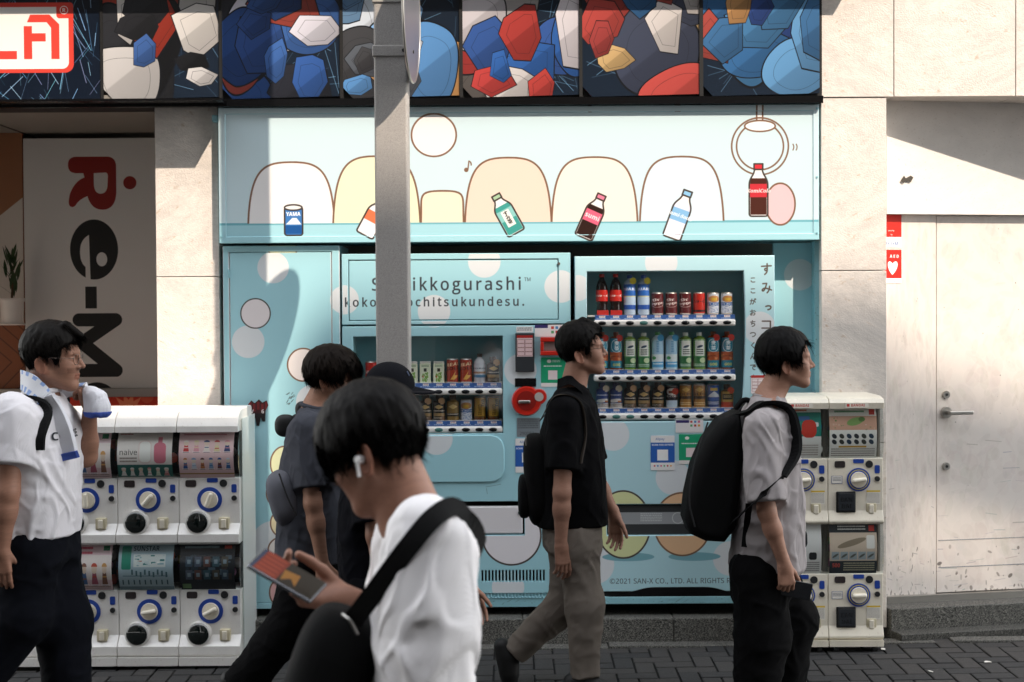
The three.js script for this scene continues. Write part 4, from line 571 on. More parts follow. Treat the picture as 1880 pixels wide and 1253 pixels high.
// --- right drink machine ---
{
  const z = 0.02, u0 = 1056, u1 = 1423, v0 = 472, v1 = 1113;
  const m = thing('drink_machine', 'light blue drink machine with three shelves and dark delivery slot', 'vending machine', 'drink machines');
  const t = printTex(u0, v0, u1, v1, z, 1.8, (c) => {
    c.fillStyle = '#b6dde5'; c.fillRect(u0, v0, u1 - u0, v1 - v0);
    mediaDots(c, [[1215, 484, 30], [1062, 530, 24], [1395, 605, 30], [1125, 800, 30], [1235, 880, 32], [1090, 1040, 36], [1340, 1030, 32], [1300, 870, 20]]);
    c.fillStyle = '#7db0bb'; for (const [x, y] of [[1140, 1026], [1262, 1026]]) { c.beginPath(); c.ellipse(x + 12, y, 48, 8, 0, 0, 7); c.fill(); }
    ball(c, 1143, 966, 50, 62, '#d9dda6', 3, '#453c38'); ball(c, 1252, 966, 52, 58, '#e6bd95', 3, '#7a5a44');
    ['su', 'mi', 'xtu', 'KO', 'gu', 'ra', 'si'].forEach((g, k) => glyph(c, g, 1408 - (k === 2 ? -3 : 0), 497 + k * 34, k === 2 ? 17 : 22, 2.6, '#5f5148'));
    ['ko', 'ko', 'ga', 'o', 'ti', 'tu', 'ku', 'n', 'de', 'su'].forEach((g, k) => glyph(c, g, 1383, 517 + k * 20, 12, 1.7, '#5f5b56'));
    c.fillStyle = '#4a545a'; c.font = '13.4px sans-serif'; c.fillText('©2021 SAN-X CO., LTD. ALL RIGHTS RESERVED', 1117, 1076);
  });
  const pm = T(t, 0.3), k = (v) => Y(v, z), q = (u) => X(u, z), win = [1078, 500, 1366, 776];
  part(m, 'carcass', [box(q(u0), k(v1), -0.5, q(u0) + 0.02, k(v0), z - 0.03), box(q(u1) - 0.02, k(v1), -0.5, q(u1), k(v0), z - 0.03), box(q(u0) + 0.02, k(v0) - 0.02, -0.5, q(u1) - 0.02, k(v0), z - 0.03), box(q(u0) + 0.02, k(v1), -0.5, q(u1) - 0.02, k(v0) - 0.02, -0.48)], mats.tealDark);
  const a = rectShape(q(u0), k(1090), q(u1), k(v0));
  const w = new THREE.Path(); w.moveTo(q(win[0]), k(win[3])); w.lineTo(q(win[2] - 6), k(win[3])); w.quadraticCurveTo(q(win[2] + 8), k(630), q(win[2]), k(win[1])); w.lineTo(q(win[0]), k(win[1])); w.closePath(); a.holes.push(w);
  a.holes.push(rectShape(q(1113), k(986), q(1360), k(929), 0, THREE.Path));
  part(m, 'front_door', slab(a, z, 0.03, 0.005), pm);
  part(m, 'base_vent', (() => { const s = new THREE.Shape(); s.moveTo(q(1100), k(1099)); s.lineTo(q(1415), k(1099)); s.lineTo(q(1415), k(1091)); s.lineTo(q(1100), k(1091)); return slab(s, z - 0.012, 0.02, 0); })(), mats.black);
  part(m, 'vent_arch', (() => { const s = new THREE.Shape(); s.moveTo(q(1113), k(1099)); s.bezierCurveTo(q(1160), k(1094), q(1170), k(1082), q(1200), k(1082)); s.lineTo(q(1290), k(1082)); s.bezierCurveTo(q(1320), k(1082), q(1330), k(1092), q(1360), k(1097)); s.lineTo(q(1360), k(1099)); return slab(s, z + 0.002, 0.004, 0); })(), mats.blackGloss);
  part(m, 'base_rail', rbox(q(u0), k(v1), z - 0.03, q(u1), k(1099.5), z + 0.004, 0.004), mats.teal);
  const zi = -0.16;
  part(m, 'display_case', [box(q(win[0]) - 0.01, k(win[3]), zi - 0.01, q(win[2]) + 0.03, k(win[1]) + 0.01, zi), box(q(win[0]) - 0.012, k(win[3]), zi, q(win[0]), k(win[1]), z - 0.03), box(q(win[2]) + 0.02, k(win[3]), zi, q(win[2]) + 0.032, k(win[1]), z - 0.03), box(q(win[0]), k(win[1]), zi, q(win[2]) + 0.02, k(win[1]) + 0.01, z - 0.03), box(q(win[0]), k(win[3]) - 0.004, zi, q(win[2]) + 0.02, k(win[3]) + 0.003, z - 0.03)], mats.tealIn);
  const us = Array.from({ length: 10 }, (_, i) => 1105.5 + i * 25.5);
  [[580, [3]], [681, []], [752, [1, 2]]].forEach(([vb, lit]) => { part(m, 'shelf', box(q(1080), k(vb + 3), zi, q(1352), k(vb), -0.03), mats.white); priceRail(m, 1093, 1350, vb, vb + 8.5, -0.02, us); buttonStrip(m, 1090, 1351, vb + 8.5, vb + 21, 0.004, us, lit); });
  part(m, 'window_glass', box(q(win[0]) + 0.001, k(win[3]), 0.01, q(win[2]) + 0.01, k(win[1]), 0.012), mats.glass);
  stock(['cola_bottle', 'cola_bottle', 'sport_bottle', 'sport_bottle', 'pepper_can', 'pepper_can', 'pepper_can', 'zero_can', 'latte_can', 'latte_can'], us, 580, -0.07, 'top of three shelves');
  stock(['barley_bottle', 'barley_bottle', 'green_tea_bottle', 'green_tea_bottle', 'water_bottle', 'water_bottle', 'green_tea_bottle', 'green_tea_bottle', 'barley_bottle', 'barley_bottle'], us, 681, -0.07, 'middle of three shelves');
  stock(['blue_coffee_bottle', 'blue_coffee_bottle', 'black_coffee_bottle', 'black_coffee_bottle', 'black_coffee_bottle', 'cocoa_can', 'gold_can', 'gold_can', 'blue_can', 'lemon_tea_bottle'], us, 752, -0.07, 'bottom of three shelves');
  part(m, 'slot_recess', box(q(1111), k(988), -0.14, q(1362), k(927), -0.08), mats.black);
  const fl = part(m, 'delivery_flap', slab(rectShape(q(1115), k(985), q(1358), k(931)), 0.008, 0.02, 0.004), T(printTex(1115, 931, 1358, 985, z, 4, (c) => { c.fillStyle = '#3b3d3e'; c.fillRect(1115, 931, 243, 54); c.fillStyle = '#9b9ea0'; c.fillRect(1115, 944, 243, 22); smallPrint(c, 1175, 946, 40, 16, 5, '#c8cccc'); c.strokeStyle = '#c8cccc'; c.lineWidth = 1.4; c.beginPath(); c.arc(1244, 955, 10, 0, 7); c.stroke(); }), 0.25));
  // filler panel in shadow
  const f = thing('filler_panel', 'narrow blue dotted panel set back between the machine and pillar', 'panel');
  part(f, 'panel', box(X(1421, -0.12), Y(1113), -0.16, X(1492, -0.12), Y(448), -0.12), T(printTex(1421, 448, 1492, 1113, -0.12, 1.6, (c) => { c.fillStyle = '#a5d5df'; c.fillRect(1421, 448, 80, 670); dot(c, 1469, 508, 29); dot(c, 1450, 760, 29); }), 0.4));
  part(f, 'end_post', box(X(1492, -0.1), Y(1113), -0.16, X(1507), Y(446), -0.03), mats.teal);
  sticker('notice_sticker', 'white payment notice under the shelves of the three shelf machine', 'sticker', 1240, 773, 1291, 797, z, (c) => { c.fillStyle = '#e6e2e2'; c.fillRect(1240, 773, 51, 24); c.fillStyle = '#38306a'; c.fillRect(1241, 774, 24, 5); for (let i = 0; i < 6; i++) { c.fillStyle = ['#c8453a', '#4a8ac0', '#d86a8a', '#58a86a', '#b83430', '#e0a040'][i]; c.fillRect(1267 + (i % 3) * 7, 775 + Math.floor(i / 3) * 7, 4, 4); } });
  sticker('blue_payment_sticker', 'blue and white payment sticker below the three shelf window', 'sticker', 1194, 802, 1238, 866, z, (c) => { c.fillStyle = '#2e62b4'; c.fillRect(1194, 802, 44, 64); c.fillStyle = '#eceae8'; c.fillRect(1194, 802, 44, 13); c.fillRect(1194, 852, 44, 14); c.fillStyle = '#2a5aa8'; c.font = '6px sans-serif'; c.fillText('Alipay', 1203, 810); c.fillStyle = '#f2f2f0'; c.font = 'bold 4.6px sans-serif'; c.fillText('SCAN FOR OFFERS', 1196, 821); c.fillRect(1206, 828, 20, 20); for (let i = 0; i < 6; i++) { c.fillStyle = ['#c8453a', '#4a8ac0', '#d86a8a', '#58a86a', '#b83430', '#e0a040'][i]; c.beginPath(); c.arc(1201 + i * 6, 858, 1.6, 0, 7); c.fill(); } });
  sticker('green_payment_sticker', 'green payment sticker below the three shelf window', 'sticker', 1246, 800, 1291, 855, z, (c) => { c.fillStyle = '#1fa273'; c.fillRect(1246, 800, 45, 55); c.fillStyle = '#eceae6'; c.beginPath(); c.ellipse(1261, 807, 4, 3, 0, 0, 7); c.fill(); smallPrint(c, 1251, 816, 33, 4, 1, '#f2f6f2'); c.fillStyle = '#ecdcdc'; c.fillRect(1259, 825, 17, 17); c.fillStyle = '#eceae6'; c.fillRect(1246, 848, 45, 7); });
  sticker('price_card', 'red and white printed card on the edge of the three shelf machine', 'card', 1379, 692, 1404, 726, z, (c) => { c.fillStyle = '#e9dcdc'; c.fillRect(1379, 692, 25, 34); c.fillStyle = '#b5322c'; c.fillRect(1379, 692, 25, 5); c.strokeStyle = '#a0605c'; c.lineWidth = 0.5; for (let i = 0; i < 4; i++) { c.strokeRect(1381, 699 + i * 6, 10, 5); c.strokeRect(1392, 699 + i * 6, 10, 5); } });
}
// ================= capsule toy machines =================
function sideProfile(pts, x0, x1) { // pts in (z, y), extruded along x
  const s = new THREE.Shape(); pts.forEach(([z, y], i) => s[i ? 'lineTo' : 'moveTo'](-z, y));
  return new THREE.ExtrudeGeometry(s, { depth: x1 - x0 - 0.008, bevelEnabled: true, bevelThickness: 0.004, bevelSize: 0.004, bevelOffset: -0.004, bevelSegments: 2 }).translate(0, 0, 0.004).rotateY(Math.PI / 2).translate(x0, 0, 0);
}
function arcSheet(x0, x1, prof, thick = 0) { // curved sheet following prof (z, y) from bottom to top
  const g = new THREE.PlaneGeometry(1, 1, 1, prof.length - 1), p = g.attributes.position, uv = g.attributes.uv, n = prof.length;
  for (let j = 0; j < n; j++) for (let i = 0; i < 2; i++) { const q = j * 2 + i, [z, y] = prof[n - 1 - j]; p.setXYZ(q, i ? x1 : x0, y, z); uv.setXY(q, i, 1 - j / (n - 1)); }
  g.computeVertexNormals(); return g;
}
const bulge = (y0, y1, d, z0, n = 10) => Array.from({ length: n + 1 }, (_, k) => { const t = k / n; return [z0 + d * Math.sin(Math.PI * (0.12 + 0.8 * t)), y0 + (y1 - y0) * t]; });
const capsuleCols = ['#e8e4de', '#d05a4a', '#4a86c0', '#e0c050', '#6fae78', '#c98ab0'].map((c) => M(c, 0.25));
const kept = {}, keep1 = (k, f) => (kept[k] ??= f()), cardMat = (k) => keep1(k, () => T(canvasTex(256, 224, CARDS[k]), 0.45));
const figures = (c, x, y, n, w, h, pal) => { for (let k = 0; k < n; k++) { // small toy shapes with varied tops, bases and trim
  const cx = x + (k + 0.5) * w / n, b = w / n, q = pal[k % pal.length], r = pal[(k + 2) % pal.length], s = rr(0.85, 1.1); c.fillStyle = 'rgba(255,255,255,0.45)'; c.beginPath(); c.ellipse(cx, y + h * 0.46, b * 0.42, h * 0.07, 0, 0, 7); c.fill();
  c.fillStyle = q; c.beginPath(); c.moveTo(cx - b * 0.3 * s, y + h * 0.45); c.lineTo(cx - b * 0.16, y - h * 0.08); c.lineTo(cx + b * 0.16, y - h * 0.08); c.lineTo(cx + b * 0.3 * s, y + h * 0.45); c.fill();
  c.fillStyle = '#ecd2bd'; c.beginPath(); c.ellipse(cx, y - h * 0.2, b * 0.24 * s, h * 0.2, 0, 0, 7); c.fill(); c.fillStyle = r; c.beginPath(); c.ellipse(cx, y - h * 0.29, b * 0.27 * s, h * 0.15, 0, 3.14, 6.29); c.fill();
  c.fillStyle = r; c.fillRect(cx - b * 0.2, y + h * rr(0.05, 0.2), b * 0.4, h * 0.06); smallPrint(c, cx - b * 0.3, y + h * 0.5, b * 0.6, 5, 1, '#7a6a66'); } };
const busy = (c, x, y, w, h, n, pal) => { for (let k = 0; k < n; k++) { c.fillStyle = pal[Math.floor(rnd() * pal.length)]; const a = rr(0.05, 0.16) * w, b = rr(0.05, 0.16) * h; c.beginPath(); c.roundRect(x + rr(0, w - a), y + rr(0, h - b), a, b, 3); c.fill(); } };
const CARDS = {
  pinkGroup: (c) => { c.fillStyle = '#e9c9cc'; c.fillRect(0, 0, 256, 224); c.fillStyle = '#f3e4de'; c.fillRect(0, 50, 256, 120); figures(c, 10, 140, 5, 236, 120, ['#c8503c', '#d8a060', '#4a6a9a', '#b0586a', '#8a5a48']); c.fillStyle = '#c83a50'; smallPrint(c, 14, 12, 150, 44, 2, '#c83a50'); c.fillStyle = '#2a7a50'; c.fillRect(214, 8, 30, 22); smallPrint(c, 10, 204, 236, 16, 2, '#8a6a5a'); },
  soap: (c) => { c.fillStyle = '#eadfd8'; c.fillRect(0, 0, 256, 224); c.fillStyle = '#e8cfc8'; c.beginPath(); c.roundRect(100, 40, 60, 110, 22); c.fill(); c.fillStyle = '#f4efe8'; c.beginPath(); c.roundRect(104, 44, 52, 100, 20); c.fill(); c.fillStyle = '#d87a8a'; c.beginPath(); c.roundRect(172, 50, 56, 100, 20); c.fill(); c.fillRect(190, 24, 20, 30); txt(c, 'naive', 52, 108, '36px sans-serif', '#4a4640'); smallPrint(c, 12, 120, 80, 30, 2, '#8a7a70'); c.fillStyle = '#2f6a60'; c.fillRect(0, 156, 256, 62); figures(c, 8, 190, 6, 240, 46, ['#f0ece6', '#f0ece6', '#f0dcd8', '#f2eee8', '#d8e0c8', '#d88a8a']); smallPrint(c, 10, 8, 60, 8, 1, '#b04a4a'); },
  pinkDots: (c) => { c.fillStyle = '#eec8c8'; c.fillRect(0, 0, 256, 224); smallPrint(c, 20, 10, 200, 12, 1, '#c8707a'); figures(c, 10, 66, 5, 240, 60, ['#c83a3a', '#e8a0a8', '#f2e4d8', '#e9d8a8', '#3a4a7a']); figures(c, 10, 150, 6, 240, 60, ['#3a5a9a', '#d8dce8', '#c87a4a', '#8aa6c8', '#6a3a3a', '#3a6aa8']); c.fillStyle = '#b88a4a'; c.fillRect(0, 200, 256, 6); },
  bath: (c) => { c.fillStyle = '#a9bcc4'; c.fillRect(0, 0, 256, 224); c.fillStyle = '#2a8a72'; c.beginPath(); c.roundRect(14, 10, 44, 110, 8); c.fill(); txt(c, 'SUNSTAR', 128, 32, 'bold 28px sans-serif', '#1c3a44'); c.fillStyle = '#d8dcd8'; c.fillRect(70, 48, 150, 60); c.fillStyle = '#4a6a70'; for (let k = 0; k < 9; k++) c.fillRect(60 + k * 20, 120 + (k % 3) * 6, 8, 26); smallPrint(c, 20, 150, 210, 8, 1, '#5a7078'); busy(c, 72, 50, 146, 56, 26, ['#f0f0ea', '#8fb0b8', '#3a7a78', '#c8d4d4', '#a8705c']); for (let k = 0; k < 9; k++) { c.fillStyle = '#3e565e'; c.fillRect(16 + k * 26, 172, 6, 24); } c.fillStyle = '#6f848c'; c.fillRect(0, 206, 256, 18); },
  night: (c) => { c.fillStyle = '#171c22'; c.fillRect(0, 0, 256, 224); smallPrint(c, 20, 12, 160, 18, 1, '#9ab0b8'); busy(c, 8, 50, 240, 130, 40, ['#24303a', '#2c3a30', '#3a2c28', '#4a5a66']); for (let r = 0; r < 2; r++) for (let k = 0; k < 5; k++) { c.fillStyle = ['#3a4a58', '#4a5260', '#5a3a34', '#34505a', '#4a4438'][(k + r) % 5]; c.fillRect(26 + k * 42, 60 + r * 64, 32, 48); c.fillStyle = '#7a8a92'; c.fillRect(34 + k * 42, 74 + r * 64, 16, 20); } c.fillStyle = '#6a8a5a'; c.fillRect(8, 194, 40, 24); c.fillStyle = '#b84a3a'; c.fillRect(206, 10, 34, 14); },
  cars: (c) => { c.fillStyle = '#e4e0da'; c.fillRect(0, 0, 256, 224); c.fillStyle = '#1f7f70'; c.fillRect(0, 16, 256, 108); for (let k = 0; k < 7; k++) { c.fillStyle = ['#d8dcd8', '#b8402c', '#3a6aa0', '#e6e0d0'][k % 4]; c.beginPath(); c.roundRect(rr(10, 190), rr(30, 100), 60, 20, 6); c.fill(); } c.fillStyle = '#cc3a2a'; c.beginPath(); c.roundRect(150, 50, 80, 80, 30); c.fill(); smallPrint(c, 10, 4, 170, 14, 1, '#c8542c'); busy(c, 4, 20, 140, 100, 22, ['#2c9a88', '#155e54', '#d8e0da', '#c85038', '#e6d890']); c.fillStyle = '#2a2624'; c.fillRect(8, 130, 90, 26); smallPrint(c, 10, 162, 230, 54, 5, '#a89a90'); },
  lizard: (c) => { c.fillStyle = '#e9e4dc'; c.fillRect(0, 0, 256, 224); c.fillStyle = '#cf9f86'; c.fillRect(0, 34, 256, 62); c.fillStyle = '#7fa05a'; c.beginPath(); c.ellipse(140, 58, 46, 17, -0.2, 0, 7); c.fill(); c.fillStyle = '#5a7a3c'; c.beginPath(); c.ellipse(176, 48, 18, 11, 0, 0, 7); c.fill(); smallPrint(c, 30, 10, 160, 14, 1, '#4a8a5a'); busy(c, 4, 36, 76, 56, 9, ['#b98a70', '#6f8a4c', '#d8b49c', '#8a9a6a']); busy(c, 190, 70, 60, 28, 6, ['#e8dccc', '#3a3c40', '#7a8a5a']); for (let r = 0; r < 2; r++) for (let k = 0; k < 6; k++) { c.fillStyle = ['#2a2c30', '#3a3a34', '#26384a'][k % 3]; c.beginPath(); c.ellipse(26 + k * 40, 124 + r * 26, 14, 10, 0.5, 0, 7); c.fill(); } c.fillStyle = '#c89a3a'; c.fillRect(50, 168, 150, 8); smallPrint(c, 10, 180, 236, 40, 4, '#8a8078'); c.fillStyle = '#cc3a30'; c.fillRect(216, 4, 30, 24); },
  bags: (c) => { c.fillStyle = '#dedad6'; c.fillRect(0, 0, 256, 224); c.fillStyle = '#1c1c20'; c.beginPath(); c.roundRect(60, 20, 120, 90, 30); c.fill(); for (let k = 0; k < 4; k++) { c.beginPath(); c.roundRect(20 + k * 56, 126, 42, 34, 10); c.fill(); } smallPrint(c, 10, 170, 236, 48, 5, '#8a8480'); },
  gecko: (c) => { c.fillStyle = '#cdb8a4'; c.fillRect(0, 0, 256, 224); c.fillStyle = '#22262c'; c.fillRect(0, 0, 256, 38); smallPrint(c, 46, 8, 150, 24, 2, '#e6e2da'); c.fillStyle = '#8a7a66'; c.beginPath(); c.ellipse(120, 84, 80, 14, -0.25, 0, 7); c.fill(); c.fillStyle = '#e8e2da'; c.beginPath(); c.roundRect(200, 50, 44, 60, 6); c.fill(); for (let k = 0; k < 5; k++) { c.fillStyle = '#9aa4a8'; c.fillRect(10 + k * 48, 124, 42, 36); c.fillStyle = '#5a5a52'; c.beginPath(); c.ellipse(31 + k * 48, 142, 18, 5, -0.5, 0, 7); c.fill(); } c.fillStyle = '#2c3238'; c.fillRect(0, 166, 256, 58); txt(c, '500', 36, 196, 'bold 26px sans-serif', '#d8584a'); smallPrint(c, 76, 174, 168, 42, 4, '#c8c0a0'); c.fillStyle = '#cc3a30'; c.fillRect(214, 6, 30, 26); },
};
function makeCapsuleMachine(card, o) {
  const g = new THREE.Group(); g.name = 'capsule_machine';
  const W = o.w, H = o.h, pb = o.panelTop, shell = o.shell, hw = W / 2 - 0.001;
  const lip = o.lip; // [z, y] of the protruding tray
  const body = part(g, 'body', sideProfile([[-0.36, 0], [lip[0] - 0.012, 0], [lip[0], 0.012], [lip[0], lip[1]], [0, lip[1] + o.slope], [0, pb - 0.004], [-0.004, pb], [-0.36, pb]], -hw, hw), shell);
  part(g, 'rear_frame', [box(-hw, pb, -0.36, hw, H, -0.2), box(-hw, pb, -0.2, -hw + 0.012, H, -0.06), box(hw - 0.012, pb, -0.2, hw, H, -0.06)], o.frame);
  const prof = bulge(pb + 0.001, H - 0.001, o.bulge, -0.012);
  part(g, 'window', [arcSheet(-hw, hw, prof)], mats.clear);
  [-hw + 0.0005, hw - 0.0005].forEach((x) => { const s = new THREE.Shape(); s.moveTo(0.06, pb); prof.forEach(([z, y]) => s.lineTo(-z, y)); s.lineTo(0.06, H); part(g, 'side_pane', new THREE.ShapeGeometry(s).rotateY(Math.PI / 2).translate(x, 0, 0), mats.clear); });
  const pc = prof.map(([z, y]) => [z - 0.006, y]);
  part(g, 'display_card', arcSheet(-hw * o.cardW[0], hw * o.cardW[1], pc), cardMat(card));
  for (let k = 0; k < 12; k++) part(g, 'capsule', new THREE.SphereGeometry(0.027, 12, 8).translate(rr(-hw + 0.03, hw - 0.03), pb + 0.03 + rr(0, 0.14), rr(-0.16, -0.06)), capsuleCols[Math.floor(rnd() * 6)]);
  // dial
  const [dx, dy] = o.dial, ring = part(g, 'dial_ring', [cyl([dx, dy, -0.002], [dx, dy, 0.004], o.ringR, o.ringR, 40)], o.ringMat);
  if (o.ring2) part(ring, 'inner_ring', cyl([dx, dy, 0], [dx, dy, 0.0052], o.ringR * 0.86, o.ringR * 0.86, 40), M('#d8c94a', 0.4)), part(ring, 'inner_ring', cyl([dx, dy, 0], [dx, dy, 0.0062], o.ringR * 0.8, o.ringR * 0.8, 40), mats.blue);
  const kn = part(g, 'dial_knob', [cyl([dx, dy, 0], [dx, dy, 0.018], o.ringR * 0.7, o.ringR * 0.66, 36)], mats.cream);
  const grip = part(kn, 'grip', rbox(-o.ringR * 0.6, -0.011, 0.012, o.ringR * 0.6, 0.011, 0.042, 0.01, 3).rotateZ(o.turn).translate(dx, dy, 0), mats.cream);
  // hatch
  if (o.square) { const [hx, hy] = o.hatch; const h = part(g, 'capsule_hatch', rbox(hx - 0.05, hy - 0.054, -0.004, hx + 0.05, hy + 0.054, 0.008, 0.01, 3), mats.black); part(h, 'hatch_lid', slab(rectShape(-0.042, -0.044, 0.042, 0.046, 0.012), 0.0, 0.012, 0.003).translate(hx, hy, 0.018), keep1('hatch', () => T((() => { const t = canvasTex(128, 128, (c) => { c.fillStyle = '#2c2f33'; c.fillRect(0, 0, 128, 128); c.font = 'bold 44px sans-serif'; c.fillStyle = '#15171a'; c.textAlign = 'center'; c.fillText('BAN', 64, 60); c.fillText('DAI', 64, 108); }); t.repeat.set(1 / 0.09, 1 / 0.09); t.offset.set(0.5, 0.5); return t; })(), 0.2))); }
  else { const [hx, hy] = o.hatch; const h = part(g, 'capsule_hatch', cyl([hx, hy, -0.01], [hx, hy, 0.044], 0.062, 0.06, 36), shell); part(h, 'hatch_lid', new THREE.SphereGeometry(0.054, 28, 10, 0, 6.283, 0, 1.5).rotateX(Math.PI / 2).scale(1, 1, 0.3).translate(hx, hy, 0.041), MP('#101816', 0.08, { clearcoat: 1 })); }
  const [cx, cy] = o.coin, cz = o.square ? 0.004 : 0.03; part(g, 'coin_return', rbox(cx - 0.026, cy - 0.028, -0.01, cx + 0.026, cy + 0.028, cz, 0.004), M('#c7bda0', 0.5)).add((() => { const q = shade(new THREE.Mesh(rbox(cx - 0.013, cy - 0.024, cz - 0.002, cx + 0.013, cy + 0.022, cz + 0.008, 0.005), mats.cream)); q.name = 'coin_cup'; return q; })());
  // little plates
  const plate = (name, x, y, w, h, m) => part(g, name, slab(rectShape(x - w / 2, y - h / 2, x + w / 2, y + h / 2, Math.min(w, h) * 0.3), 0.003, 0.004, 0), m);
  const [sx, sy] = o.slot; part(g, 'coin_slot', cyl([sx, sy, -0.002], [sx, sy, 0.006], 0.02, 0.018, 24), mats.dark);
  plate('coin_label', o.slot[0] - 0.055, sy + 0.016, 0.055, 0.022, mats.blue); plate('return_label', hw - 0.03, sy - 0.026, 0.026, 0.042, mats.blue);
  part(g, 'lock', cyl([hw - 0.03, sy - 0.075, -0.002], [hw - 0.03, sy - 0.075, 0.008], 0.014, 0.013, 20), mats.dark);
  plate('price_window', -hw + 0.06, sy, 0.054, 0.034, M('#332c2c', 0.3));
  if (o.square) { const pr = (w, h, d) => keep1('notice' + w, () => T(canvasTex(96, 96, (c) => { c.fillStyle = '#e8e4da'; c.fillRect(0, 0, 96, 96); d(c); }), 0.5)); const q = new THREE.PlaneGeometry(0.07, 0.07); part(g, 'printed_notice', q.clone().translate(hw - 0.05, dy - 0.09, 0.0015), pr(1, 1, (c) => { c.fillStyle = '#d8b93c'; c.fillRect(0, 0, 96, 12); smallPrint(c, 4, 18, 88, 74, 9, '#9a948a'); })); part(g, 'small_notice', new THREE.PlaneGeometry(0.055, 0.04).translate(-hw + 0.045, dy, 0.0015), pr(2, 1, (c) => { c.strokeStyle = '#3a4a8a'; c.lineWidth = 4; c.strokeRect(2, 2, 92, 92); smallPrint(c, 10, 20, 76, 50, 3, '#6a6a72'); })); }
  return g;
}
const leftType = { w: 0.31, h: 0.566, panelTop: 0.332, lip: [0.045, 0.052], slope: 0.05, shell: mats.shellWhite, frame: M('#2a2826', 0.4), bulge: 0.055, cardW: [0.95, 0.84], dial: [0.0, 0.222], ringR: 0.063, ringMat: mats.blue, turn: 0.5, hatch: [-0.056, 0.112], coin: [0.075, 0.105], slot: [0.07, 0.304] };
const rightType = { w: 0.283, h: 0.592, panelTop: 0.337, lip: [0.02, 0.02], slope: 0.05, shell: mats.cream, frame: M('#8c857c', 0.5), bulge: 0.03, cardW: [0.96, 0.76], dial: [0.015, 0.227], ringR: 0.06, ringMat: mats.blue, ring2: true, turn: 0.1, square: true, hatch: [-0.05, 0.113], coin: [0.08, 0.078], slot: [0.07, 0.306] };
function capPiece(g, o, print) {
  const hw = o.w / 2 - 0.001, H = o.h, z1 = o.bulge * 0.55;
  const pr = o.square ? [[-0.36, H], [z1 + 0.012, H], [z1 + 0.016, H + 0.03], [z1, H + 0.05], [-0.05, H + 0.062], [-0.33, H + 0.064], [-0.36, H + 0.05]] : [[-0.36, H], [z1 + 0.012, H], [z1 + 0.012, H + 0.03], [z1 - 0.01, H + 0.07], [z1 - 0.05, H + 0.1], [z1 - 0.1, H + 0.112], [-0.34, H + 0.112], [-0.36, H + 0.1]];
  const c = part(g, 'lid', sideProfile(pr, -hw, hw), o.shell);
  if (print) part(c, 'lettering', new THREE.PlaneGeometry(0.12, 0.026).translate(0, H + 0.018, z1 + 0.0175), keep1('lid', () => T(canvasTex(192, 42, (q) => { q.fillStyle = '#e6e0d2'; q.fillRect(0, 0, 192, 42); q.fillStyle = '#c23a34'; q.font = 'bold 30px sans-serif'; q.fillText('BANDAI', 46, 32); q.fillRect(14, 10, 22, 22); }), 0.5)));
}
{
  const z = 0.45, y = Y(1218.5, z);
  const topCards = ['pinkDots', 'soap', 'pinkGroup', 'soap'], lowCards = ['night', 'bath', 'pinkGroup', 'night'];
  const say = { pinkDots: 'a pink card of small round figures', soap: 'a pump bottle card', pinkGroup: 'a pale pink card of standing figures', night: 'a black card', bath: 'a grey blue card of bathroom items' };
  for (let k = 0; k < 4; k++) for (let t = 0; t < 2; t++) {
    const card = (t ? topCards : lowCards)[k], m = makeCapsuleMachine(card, { ...leftType, turn: [0.5, 0.15, 0.9, 0.4][k] + t * 0.7 });
    if (t) capPiece(m, leftType); else { part(m, 'base_skirt', sideProfile([[-0.36, -0.045], [0.05, -0.045], [0.052, -0.002], [-0.36, -0.002]], -0.154, 0.154), mats.shellWhite); for (const s of [-1, 1]) part(m, 'caster', cyl([s * 0.11 - 0.012, -0.062, -0.02], [s * 0.11 + 0.012, -0.062, -0.02], 0.018, 0.018, 14), mats.dark); }
    m.name = numbered(m.name); m.position.set(X(381.5 - k * 113, z), y + 0.045 + t * 0.566, z); scene.add(m);
    tag(m, (t ? 'upper white capsule machine with ' : 'lower white capsule machine with ') + say[card] + ['', '', '', ' at the hidden end of its row'][k], 'capsule machine', 'white capsule machines in the entrance');
  }
  const ac = thing('acrylic_side_board', 'frosted clear side board at the end of the white capsule machines', 'side board');
  part(ac, 'sheet', rbox(X(439.5, z), y, z - 0.4, X(439.5, z) + 0.004, y + 1.24, z - 0.03, 0.001), MP('#e8ecea', 0.45, { transmission: 0.55, thickness: 0 }));
}
{
  const z = 0.36, y = Y(1193, z);
  const cards = [['gecko', 'lizard', 1571], ['bags', 'cars', 1469]];
  const say = { gecko: 'a lizard card under a dark heading', lizard: 'a green lizard card', bags: 'a card of black items', cars: 'a green card of toy cars' };
  for (const [lo, hi, u] of cards) [lo, hi].forEach((card, t) => {
    const m = makeCapsuleMachine(card, { ...rightType, turn: t ? 0.12 : 0.02 });
    if (t) capPiece(m, rightType, true); else { part(m, 'base_skirt', sideProfile([[-0.36, -0.035], [0.022, -0.035], [0.024, -0.002], [-0.36, -0.002]], -0.14, 0.14), mats.cream); for (const s of [-1, 1]) part(m, 'caster', cyl([s * 0.1 - 0.012, -0.055, -0.02], [s * 0.1 + 0.012, -0.055, -0.02], 0.02, 0.02, 14), mats.dark); }
    m.name = numbered(m.name); m.position.set(X(u, z), y + 0.035 + t * 0.592, z); scene.add(m);
    tag(m, (t ? 'upper cream capsule machine with ' : 'lower cream capsule machine with ') + say[card], 'capsule machine', 'cream capsule machines by the stone pillar');
  });
}
